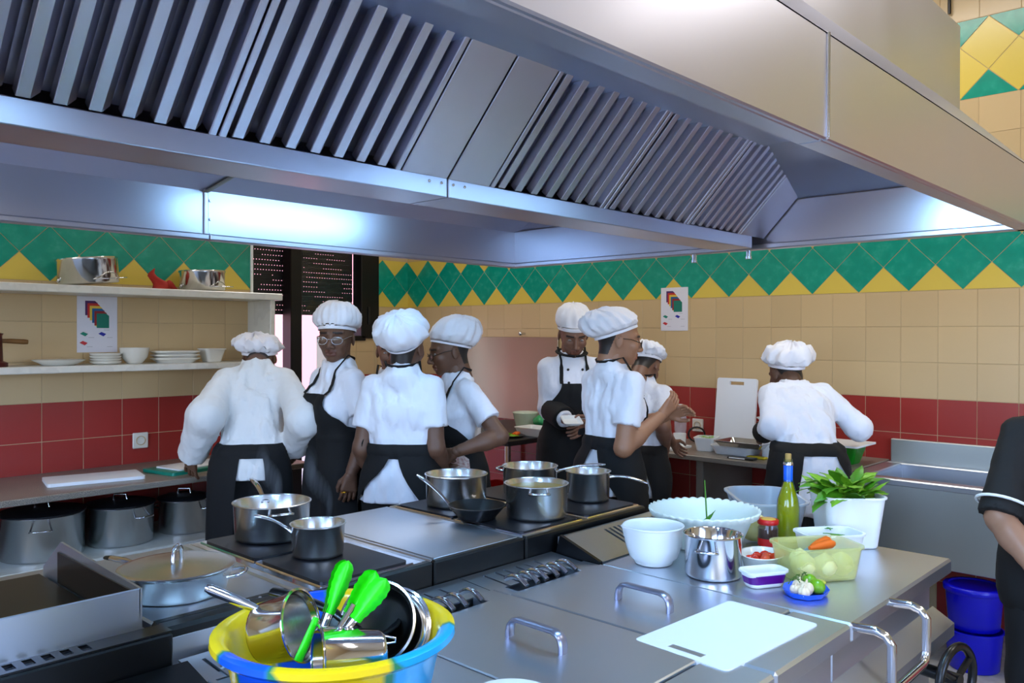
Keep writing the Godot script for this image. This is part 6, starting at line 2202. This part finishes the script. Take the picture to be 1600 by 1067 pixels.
	tub(b, 0.205, 0.205, 0.175, 0.035, 0.82, 0.006, 0.003)
	obj("shell", b, M.white_plastic, t)
	var gr := thing("bunch_of_greens", "heap of fresh green leaves piled in the white square bucket", "greens", at + Vector3(0, 0.15, 0))
	var r := RandomNumberGenerator.new()
	r.seed = 77
	var lm := []
	for i in 4:
		lm.append(leaf_mesh(0.085 + 0.012 * i, 0.019 + 0.004 * i, 0.25 + 0.12 * i, i).mesh(M.leaf_green if i % 2 else M.leaf_light))
	for i in 56:
		var o := inst("leaf", lm[i % 4], gr)
		var a := r.randf() * TAU
		var rad := sqrt(r.randf()) * 0.072
		o.position = Vector3(cos(a) * rad, r.randf_range(0.0, 0.055) * (1.2 - rad * 5.0), sin(a) * rad)
		o.basis = Basis(Vector3.UP, PI / 2 - a + r.randf_range(-0.9, 0.9)) * Basis(Vector3.RIGHT, -r.randf_range(0.15, 0.95)) * Basis(Vector3.BACK, r.randf_range(-0.5, 0.5))
	for i in 6:
		var sb := MB.new()
		var a := i * 1.1
		sb.tube([Vector3(0, -0.10, 0), Vector3(cos(a) * 0.05, 0.02, sin(a) * 0.05), Vector3(cos(a) * 0.10, 0.05 + 0.012 * (i % 3), sin(a) * 0.10)], [0.003, 0.0025, 0.002], 6)
		obj("stem", sb, M.leaf_light, gr)
	# blue buckets on the floor
	at = on_y(1518, 1037, 0.0)
	at = Vector3(4.44, 0, -1.10)
	for i in 2:
		t = thing("plastic_bucket", ["blue lidless bucket standing on the floor under the sink edge", "blue lidded bucket stacked on the other bucket under the sink"][i], "bucket", at + Vector3(0, 0.195 * i, 0))
		b = MB.new()
		b.lathe([Vector2(0, 0), Vector2(0.108, 0), Vector2(0.112, 0.005), Vector2(0.126, 0.180), Vector2(0.131, 0.182), Vector2(0.131, 0.190), Vector2(0.124, 0.191), Vector2(0.108, 0.008), Vector2(0, 0.008)], 36)
		obj("shell", b, M.bucket_blue, t)
		if i == 1:
			b = MB.new()
			b.lathe([Vector2(0.0, 0.186), Vector2(0.134, 0.176), Vector2(0.136, 0.178), Vector2(0.136, 0.200), Vector2(0.130, 0.206), Vector2(0.112, 0.206), Vector2(0.108, 0.200), Vector2(0.0, 0.200)], 36)
			obj("lid", b, M.bucket_blue, t)
# ---------------------------------------------------------------- shelf wall and its counter
func poster(label: String, ctr: Vector3, u: Vector3, n: Vector3, w: float, h: float) -> void:
	var t := thing("notice_sheet", label, "poster", ctr)
	t.basis = Basis(u, Vector3.UP, n)
	var b := MB.new()
	b.box(Vector3.ZERO, Vector3(w, h, 0.0015))
	obj("paper", b, M.paper, t)
	var cols := [Color(0.28, 0.10, 0.35), Color(0.75, 0.16, 0.12), Color(0.88, 0.74, 0.25), Color(0.05, 0.35, 0.55), Color(0.55, 0.12, 0.14), Color(0.0, 0.45, 0.38)]
	for i in 6:
		var x := -0.12 + 0.056 * i
		var y := 0.36 - 0.045 * i
		print_patch(t, "printed_board", cols[i], [Vector2((x - 0.18) * w, (y + 0.06) * h), Vector2((x + 0.06) * w, (y + 0.06) * h), Vector2((x + 0.13) * w, (y + 0.02) * h), Vector2((x + 0.13) * w, (y - 0.20) * h), Vector2((x - 0.18) * w, (y - 0.20) * h)], 0.0009 + 0.0002 * i)
	for e in [[0.02, -0.03, Color(0.85, 0.80, 0.15)], [-0.33, -0.18, Color(0.0, 0.50, 0.42)], [0.12, -0.18, Color(0.03, 0.10, 0.60)], [-0.34, -0.34, Color(0.75, 0.18, 0.22)]]:
		print_patch(t, "printed_swatch", e[2], [Vector2((e[0] - 0.10) * w, (e[1] + 0.012) * h), Vector2((e[0] - 0.02) * w, (e[1] + 0.045) * h), Vector2((e[0] + 0.10) * w, (e[1] + 0.008) * h), Vector2((e[0] + 0.03) * w, (e[1] - 0.035) * h)], 0.0010)
	for e in [[0.22, -0.10], [-0.16, -0.235], [0.30, -0.235], [-0.20, -0.40], [0.30, -0.40]]:
		print_patch(t, "printed_line", Color(0.66, 0.66, 0.70), [Vector2((e[0] - 0.06) * w, (e[1] - 0.004) * h), Vector2((e[0] + 0.08) * w, (e[1] - 0.004) * h), Vector2((e[0] + 0.08) * w, (e[1] + 0.004) * h), Vector2((e[0] - 0.06) * w, (e[1] + 0.004) * h)], 0.0010)
func print_patch(t: Node3D, called: String, c: Color, poly: Array, z: float) -> void:
	var key := "print_%s" % c.to_html()
	if not M.has(key): mat(key, c, 0.6)
	var b := MB.new()
	var q := []
	for p in poly: q.append(Vector3(p.x, p.y, z))
	if (q[1] - q[0]).cross(q[2] - q[0]).z < 0: q.reverse()
	b.face(q)
	obj(called, b, M[key], t)
func socket(label: String, ctr: Vector3, u: Vector3, n: Vector3) -> void:
	var t := thing("wall_socket", label, "socket", ctr)
	t.basis = Basis(u, Vector3.UP, n)
	var b := MB.new()
	b.box(Vector3(0, 0, 0.006), Vector3(0.085, 0.088, 0.012), 0.004)
	obj("plate", b, M.porcelain, t)
	b = MB.new()
	b.xf = Transform3D(Basis(Vector3.RIGHT, PI / 2), Vector3(0, 0, 0.0125))
	b.lathe([Vector2(0.0265, 0.0), Vector2(0.0265, 0.004), Vector2(0.0235, 0.004), Vector2(0.021, -0.008), Vector2(0, -0.008)], 28)
	obj("outlet", b, M.tile_beige1, t)
func stock_pot(label: String, at: Vector3, r: float, h: float, turn: float) -> void:
	var t := thing("stock_pot", label, "pot", at, 0.0, "lidded stock pots under the counter")
	var b := MB.new()
	vessel(b, r - 0.002, r, h)
	obj("body", b, M.stock_pot, t)
	b = MB.new()
	b.lathe([Vector2(0, h), Vector2(r + 0.002, h + 0.001), Vector2(r + 0.008, h + 0.004), Vector2(r + 0.006, h + 0.009), Vector2(r * 0.7, h + 0.022), Vector2(0, h + 0.028)], 40)
	var lid := obj("lid", b, M.hotplate, t)
	b = MB.new()
	var a := Vector3(0.7, 0, 0.7)
	b.tube([a * -0.035 + Vector3(0, h + 0.024, 0), a * -0.030 + Vector3(0, h + 0.050, 0), a * 0.030 + Vector3(0, h + 0.050, 0), a * 0.035 + Vector3(0, h + 0.024, 0)], 0.006, 8)
	obj("knob", b, M.chrome, lid)
	for k in 2: loop(t, Vector3(cos(turn + PI * k), 0, sin(turn + PI * k)), r, h * 0.72, 0.045, 0.035)
func make_left_side() -> void:
	var u := Vector3(1, 0, 0)
	var n := Vector3(0, 0, 1)
	poster("notice with coloured chopping boards under the upper marble shelf", Vector3(1.714, 1.655, ZL + 0.002), u, n, 0.208, 0.302)
	socket("square beige wall socket on the red tiles above the granite counter", Vector3(1.941, 1.006, ZL + 0.001), u, n)
	var c := on_y(147, 745, 0.895)
	board("cutting_board", "narrow white cutting board on the granite counter under the shelves", Vector3(c.x, 0.881, c.z), Vector3(0.97, 0, 0.2).normalized(), Vector3(-0.2, 0, 0.97).normalized(), 0.43, 0.24, 0.016, M.white_board, false)
	c = on_y(300, 728, 0.895)
	board("cutting_board", "teal cutting board under the bent cook's hand", Vector3(c.x, 0.881, c.z), Vector3(0.97, 0, -0.2).normalized(), Vector3(0.2, 0, 0.97).normalized(), 0.42, 0.26, 0.016, M.green_board, false)
	board("cutting_board", "thin white board lying on the teal board", Vector3(c.x + 0.02, 0.8975, c.z - 0.01), Vector3(0.97, 0, -0.2).normalized(), Vector3(0.2, 0, 0.97).normalized(), 0.34, 0.20, 0.006, M.white_board, false)
	# big pots under the counter
	for e in [[66, 872, 0.185, 0.205, "largest lidded stock pot under the granite counter", 1.9], [188, 850, 0.160, 0.19, "middle lidded stock pot under the granite counter", 1.2], [288, 832, 0.130, 0.175, "smallest lidded stock pot under the granite counter near the bent cook", 0.9]]:
		var q := on_z(e[0], e[1], -4.36)
		stock_pot(e[4], Vector3(q.x, 0.541, -4.36), e[2], e[3], e[5])
	# upper shelf
	for e in [[139, 438, 0.145, 0.135, 0.10, "wide steel bail-handled pan tipped on the upper shelf"], [316, 447, 0.125, 0.115, 0.03, "smaller steel bail-handled pan beside the red cloth on the upper shelf"]]:
		var q := on_z(e[0], e[1], -4.56)
		var t := thing("bail_pan", e[5], "pan", Vector3(q.x, 1.849 + e[2] * sin(e[4]), -4.555))
		t.rotation.z = e[4]
		var b := MB.new()
		b.lathe([Vector2(0, 0), Vector2(e[2] * 0.95, 0), Vector2(e[2], 0.006), Vector2(e[2], e[3] - 0.014), Vector2(e[2] + 0.004, e[3] - 0.008), Vector2(e[2] + 0.002, e[3]), Vector2(e[2] - 0.012, e[3] + 0.002), Vector2(0, e[3] + 0.004)], 44)
		obj("body", b, M.polished, t)
		b = MB.new()
		var pts := []
		for i in 15:
			var a := PI * i / 14.0
			pts.append(Vector3(-cos(a) * (e[2] + 0.006) + 0.06 * sin(a), 0.026 - 0.006 * sin(a), sin(a) * (e[2] + 0.02)))
		b.tube(pts, 0.003, 6)
		obj("bail", b, M.chrome, t)
		for s in [-1.0, 1.0]:
			b = MB.new()
			b.ball(Vector3(s * (e[2] + 0.004), 0.026, 0), Vector3(0.008, 0.012, 0.014), 10, 6)
			obj("lug", b, M.chrome, t)
	var rc := on_z(252, 447, -4.54)
	var b := MB.new()
	var rows := []
	for i in 9:
		var f := i / 8.0
		var row := []
		for k in 8:
			var th := TAU * k / 8
			var w := (0.050 * (1.0 - f) + 0.004) * (1.0 + 0.3 * sin(th * 2.0 + f * 5.0))
			row.append(Vector3(w * cos(th) - 0.05 * f + 0.02 * sin(f * 7.0), 0.115 * f, -w * 0.6 * sin(th)))
		rows.append(row)
	b.grid(rows, true)
	rows = []
	for i in 7:
		var f := i / 6.0
		var row := []
		for k in 8:
			var th := TAU * k / 8
			var w := 0.022 * sin(PI * (0.15 + 0.85 * f)) + 0.003
			row.append(Vector3(0.02 + 0.07 * f, 0.02 + 0.012 * sin(f * 5.0) + w * sin(th), w * cos(th)))
		rows.append(row)
	b.grid(rows, true)
	mat("red_cloth", Color(0.62, 0.12, 0.06), 0.8)
	one("red_cloth", "crumpled red cloth peaked between the two pans on the upper shelf", "cloth", b, M.red_cloth, Vector3(rc.x, 1.849, -4.54))
	# lower shelf crockery
	var y := 1.4435
	b = MB.new()
	b.lathe([Vector2(0, 0), Vector2(0.075, 0), Vector2(0.08, 0.004), Vector2(0.122, 0.026), Vector2(0.124, 0.029), Vector2(0.118, 0.029), Vector2(0.075, 0.008), Vector2(0, 0.007)], 40)
	one("plate", "flat white plate alone on the lower marble shelf", "plate", b, M.porcelain, Vector3(on_z(92, 568, -4.55).x, y, -4.55))
	var bx := on_z(165, 565, -4.54).x
	for i in 4:
		b = MB.new()
		b.lathe([Vector2(0, 0), Vector2(0.058, 0), Vector2(0.076, 0.010), Vector2(0.078, 0.017), Vector2(0.074, 0.017), Vector2(0.056, 0.005), Vector2(0, 0.005)], 32)
		one("saucer", "small white saucer in the stack below the notice", "saucer", b, M.porcelain, Vector3(bx, y + 0.0135 * i, -4.54), 0.0, "saucers stacked below the notice")
	b = MB.new()
	b.lathe([Vector2(0, 0), Vector2(0.035, 0), Vector2(0.040, 0.004), Vector2(0.066, 0.035), Vector2(0.075, 0.082), Vector2(0.076, 0.086), Vector2(0.072, 0.085), Vector2(0.060, 0.036), Vector2(0.032, 0.010), Vector2(0, 0.009)], 36)
	one("bowl", "deep round white bowl beside the saucers on the lower shelf", "bowl", b, M.porcelain, Vector3(on_z(210, 567, -4.54).x, y, -4.54))
	for i in 3:
		b = MB.new()
		tub(b, 0.245, 0.15, 0.028, 0.05, 0.80, 0.005, 0.003)
		one("oval_dish", "long white serving dish stacked beside the round bowl", "dish", b, M.porcelain, Vector3(on_z(274, 566, -4.54).x, y + 0.019 * i, -4.54), 0.0, "serving dishes stacked on the lower shelf")
	b = MB.new()
	tub(b, 0.12, 0.12, 0.078, 0.02, 0.72, 0.006, 0.004)
	one("square_bowl", "square white bowl at the end of the lower shelf", "bowl", b, M.porcelain, Vector3(on_z(331, 565, -4.54).x, y, -4.54))
	var gm := thing("coffee_grinder", "dark red grinder with a wooden handle at the end of the lower shelf", "grinder", Vector3(on_z(-14, 570, -4.52).x, y, -4.52))
	mat("maroon_paint", Color(0.30, 0.05, 0.05), 0.35)
	b = MB.new()
	b.lathe([Vector2(0, 0), Vector2(0.070, 0), Vector2(0.070, 0.02), Vector2(0.050, 0.028), Vector2(0.046, 0.15), Vector2(0.052, 0.16), Vector2(0, 0.17)], 28)
	obj("body", b, M.maroon_paint, gm)
	b = MB.new()
	b.tube([Vector3(0.04, 0.125, 0.0), Vector3(0.08, 0.124, 0.0), Vector3(0.14, 0.120, 0.0), Vector3(0.158, 0.119, 0.0)], [0.010, 0.012, 0.013, 0.011], 10)
	obj("handle", b, M.wood, gm)
# ---------------------------------------------------------------- sink counter and corner table
func make_right_side() -> void:
	var u := Vector3(0, 0, 1)
	var n := Vector3(-1, 0, 0)
	poster("notice with coloured chopping boards on the beige tiles", Vector3(XR - 0.002, 1.790, -3.171), u, n, 0.221, 0.306)
	var q := on_x(1091, 664, XR - 0.002)
	socket("white wall socket behind the black cable coil", Vector3(XR - 0.001, q.y, q.z), u, n)
	var Y := 0.8805
	# leaning board
	var p0 := on_x(1152, 690, 4.97)
	var bd := board("cutting_board", "tall white cutting board leaning upright against the red tiles", Vector3(4.975, 0.885, p0.z), Vector3(0, 0, 1), Vector3(-0.12, -0.99, 0).normalized(), 0.285, 0.44, 0.018, M.white_board)
	bd.position = Vector3(4.955, 0.882 + 0.22, p0.z)
	# plastic bottle
	var at := Vector3(4.80, Y, on_x(1063, 690, 4.80).z)
	var t := thing("water_bottle", "clear plastic water bottle with white cap in front of the red tiles", "bottle", at)
	var pm := clear_plastic("pet_plastic", Color(0.85, 0.88, 0.92), 0.28, 0.08)
	var b := MB.new()
	b.lathe([Vector2(0, 0.004), Vector2(0.036, 0), Vector2(0.040, 0.006), Vector2(0.040, 0.06), Vector2(0.036, 0.075), Vector2(0.040, 0.09), Vector2(0.041, 0.17), Vector2(0.034, 0.20), Vector2(0.014, 0.235), Vector2(0.013, 0.25)], 28)
	obj("body", b, pm, t)
	b = MB.new()
	b.lathe([Vector2(0.015, 0.243), Vector2(0.0155, 0.262), Vector2(0, 0.264)], 20)
	obj("cap", b, M.white_plastic, t)
	b = MB.new()
	b.lathe([Vector2(0, 0), Vector2(0.036, 0), Vector2(0.042, 0.080), Vector2(0.040, 0.080), Vector2(0.034, 0.004), Vector2(0, 0.004)], 24)
	one("plastic_cup", "white plastic cup in front of the water bottle", "cup", b, M.white_plastic, Vector3(4.70, Y, on_x(1062, 690, 4.70).z))
	b = MB.new()
	var ring := []
	for i in 49: ring.append(Vector3(0.055 * sin(TAU * i / 16.0), 0.055 + 0.048 * cos(TAU * i / 16.0), 0.0) + Vector3(0, 0, 0.006 * (i / 16.0)))
	b.xf.basis = Basis(Vector3.UP, -0.9)
	b.tube(ring, 0.006, 8, 1.0, Vector3.ZERO, false)
	one("cable_coil", "coiled black cable in front of the wall socket", "cable", b, M.black_plastic, Vector3(4.92, Y, on_x(1088, 685, 4.92).z))
	at = Vector3(4.62, Y, on_x(1104, 700, 4.62).z)
	t = thing("food_tub", "small white square tub of greens beside the leaning board", "tub", at, 0.3)
	b = MB.new()
	tub(b, 0.15, 0.13, 0.085, 0.02, 0.8, 0.005, 0.003)
	obj("shell", b, M.white_plastic, t)
	for e in [[-0.02, 0.0, 0.3], [0.03, 0.01, 1.8], [0.05, -0.03, 4.0]]:
		one("herb_leaf", "green leaf sticking out of the small white tub", "leaf", leaf_mesh(0.05, 0.016, 0.1, 9), M.leaf_light, at + Vector3(e[0], 0.083, e[1]), e[2], "leaves in the small white tub")
	at = Vector3(4.60, Y, on_x(1152, 702, 4.60).z)
	t = thing("food_tray", "shallow white tray under the steel baking tray", "tray", at, 0.0)
	b = MB.new()
	tub(b, 0.19, 0.27, 0.055, 0.03, 0.85, 0.006, 0.003)
	obj("shell", b, M.white_plastic, t)
	b = MB.new()
	tub(b, 0.22, 0.31, 0.032, 0.02, 0.88, 0.008, 0.002)
	var bt := one("baking_tray", "shallow steel baking tray resting on the white tray", "tray", b, M.stock_pot, Vector3(4.57, Y + 0.058, on_x(1166, 695, 4.57).z))
	t = thing("knife_sheath", "black plastic tool with white edge lying on the granite counter", "tool", Vector3(4.43, Y, on_x(1160, 715, 4.43).z))
	b = MB.new()
	b.span(Vector3(-0.03, 0, -0.085), Vector3(0.035, 0.012, 0.08), 0.004)
	obj("body", b, M.black_plastic, t)
	b = MB.new()
	b.span(Vector3(-0.033, 0.003, -0.07), Vector3(-0.0295, 0.010, 0.03), 0.001)
	obj("edge", b, M.white_plastic, t)
	mat("yellow_cloth", Color(0.78, 0.70, 0.10), 0.8)
	b = MB.new()
	b.span(Vector3(-0.02, 0, -0.06), Vector3(0.03, 0.014, 0.06), 0.006)
	one("sponge_cloth", "folded yellow cloth behind the black tool", "cloth", b, M.yellow_cloth, Vector3(4.50, Y, on_x(1182, 707, 4.5).z))
	# white bin
	at = Vector3(4.66, Y, on_x(1229, 700, 4.66).z)
	t = thing("storage_bin", "tall white plastic bin with rim behind the bent cook", "bin", at)
	b = MB.new()
	tub(b, 0.25, 0.24, 0.235, 0.03, 0.90, 0.010, 0.003)
	obj("shell", b, M.white_plastic, t)
	b = MB.new()
	b.prism(PackedVector2Array([Vector2(-0.13, -0.125), Vector2(0.13, -0.125), Vector2(0.13, 0.125), Vector2(-0.13, 0.125)]), 0.235, 0.243)
	obj("lid", b, M.white_plastic, t)
	q = on_y(1040, 697, Y)
	board("cutting_board", "white cutting board on the granite counter before the water bottle", Vector3(4.56, Y + 0.0005, -2.98), Vector3(0, 0, 1), Vector3(-1, 0, 0), 0.36, 0.24, 0.012, M.white_board, false)
	# green crate with board by the sink
	at = Vector3(4.72, Y, -1.84)
	t = thing("green_tub", "bright green plastic tub beside the sink", "tub", at)
	mat("green_plastic", Color(0.03, 0.50, 0.08), 0.3)
	b = MB.new()
	tub(b, 0.17, 0.20, 0.105, 0.02, 0.72, 0.006, 0.003)
	obj("shell", b, M.green_plastic, t)
	board("cutting_board", "white board laid over the green tub", Vector3(4.70, Y + 0.107, -1.84), Vector3(0, 0, 1), Vector3(-1, 0, 0), 0.27, 0.30, 0.010, M.white_board, false)
	# corner table
	var YT := 0.9005
	var cb := clear_plastic("clear_bowl", Color(0.86, 0.92, 0.84), 0.5, 0.25)
	at = Vector3(4.42, YT, on_x(803, 688, 4.42).z)
	t = thing("salad_bowl", "clear plastic bowl on the corner table", "bowl", at + Vector3(0.30, 0, -0.16))
	b = MB.new()
	b.lathe([Vector2(0, 0), Vector2(0.070, 0), Vector2(0.075, 0.005), Vector2(0.098, 0.100), Vector2(0.104, 0.104), Vector2(0.100, 0.108), Vector2(0.094, 0.102), Vector2(0.070, 0.008), Vector2(0, 0.007)], 32)
	obj("shell", b, cb, t)
	mat("green_bag", Color(0.20, 0.62, 0.38), 0.3)
	b = MB.new()
	var rows := []
	for i in 9:
		var f := i / 8.0
		var row := []
		for k in 20:
			var th := TAU * k / 20
			var w := 0.105 * pow(sin(PI * (0.08 + 0.80 * (1.0 - f))), 0.6) * (1.0 + 0.10 * sin(th * 5.0 + f * 6.0))
			row.append(Vector3(w * cos(th), 0.105 * f, -w * 0.8 * sin(th)))
		rows.append(row)
	b.grid(rows, true)
	one("vegetable_bag", "green crinkled bag of vegetables on the corner table", "bag", b, M.green_bag, Vector3(4.75, YT, on_x(853, 680, 4.75).z))
	at = Vector3(4.32, YT, on_x(838, 694, 4.32).z)
	t = thing("food_tray", "white oblong tray at the edge of the corner table", "tray", at, 0.0)
	b = MB.new()
	tub(b, 0.18, 0.26, 0.060, 0.02, 0.86, 0.006, 0.003)
	obj("shell", b, M.white_plastic, t)
	at = Vector3(4.14, YT, on_x(797, 694, 4.14).z)
	b = MB.new()
	b.lathe([Vector2(0, 0), Vector2(0.08, 0), Vector2(0.105, 0.012), Vector2(0.10, 0.014), Vector2(0.075, 0.005), Vector2(0, 0.005)], 28)
	one("dark_plate", "dark plate with lettuce and carrots on the corner table", "plate", b, M.black_plastic, at)
	for e in [[-0.03, 0.03, 0.2], [-0.02, -0.03, 1.6], [0.0, 0.0, 3.1], [-0.04, 0.0, 5.0]]:
		one("lettuce_leaf", "bright lettuce leaf on the dark plate", "leaf", leaf_mesh(0.07, 0.035, 0.2, 12), M.leaf_light, at + Vector3(e[0], 0.022, e[1]), e[2], "lettuce on the dark plate")
	for e in [[0.03, 0.03, 0.2], [0.02, 0.05, 0.5]]:
		b = MB.new()
		b.tube([Vector3(-0.05, 0, 0), Vector3(0.0, 0.002, 0), Vector3(0.04, 0.0, 0)], [0.006, 0.014, 0.010], 10)
		one("carrot", "orange carrot on the dark plate", "carrot", b, M.carrot, at + Vector3(e[0], 0.022, e[1]), e[2], "carrots on the dark plate")
	b = MB.new()
	tub(b, 0.24, 0.34, 0.20, 0.02, 0.9, 0.008, 0.004)
	one("red_crate", "red plastic crate on the lower shelf of the corner table", "crate", b, M.red_plastic, Vector3(4.30, 0.3215, -4.15))
func _ready() -> void:
	make_materials()
	make_view()
	make_room()
	make_hood()
	make_island()
	make_counters()
	make_people()
	make_pots()
	make_basin()
	make_worktop()
	make_left_side()
	make_right_side()
	make_steam()
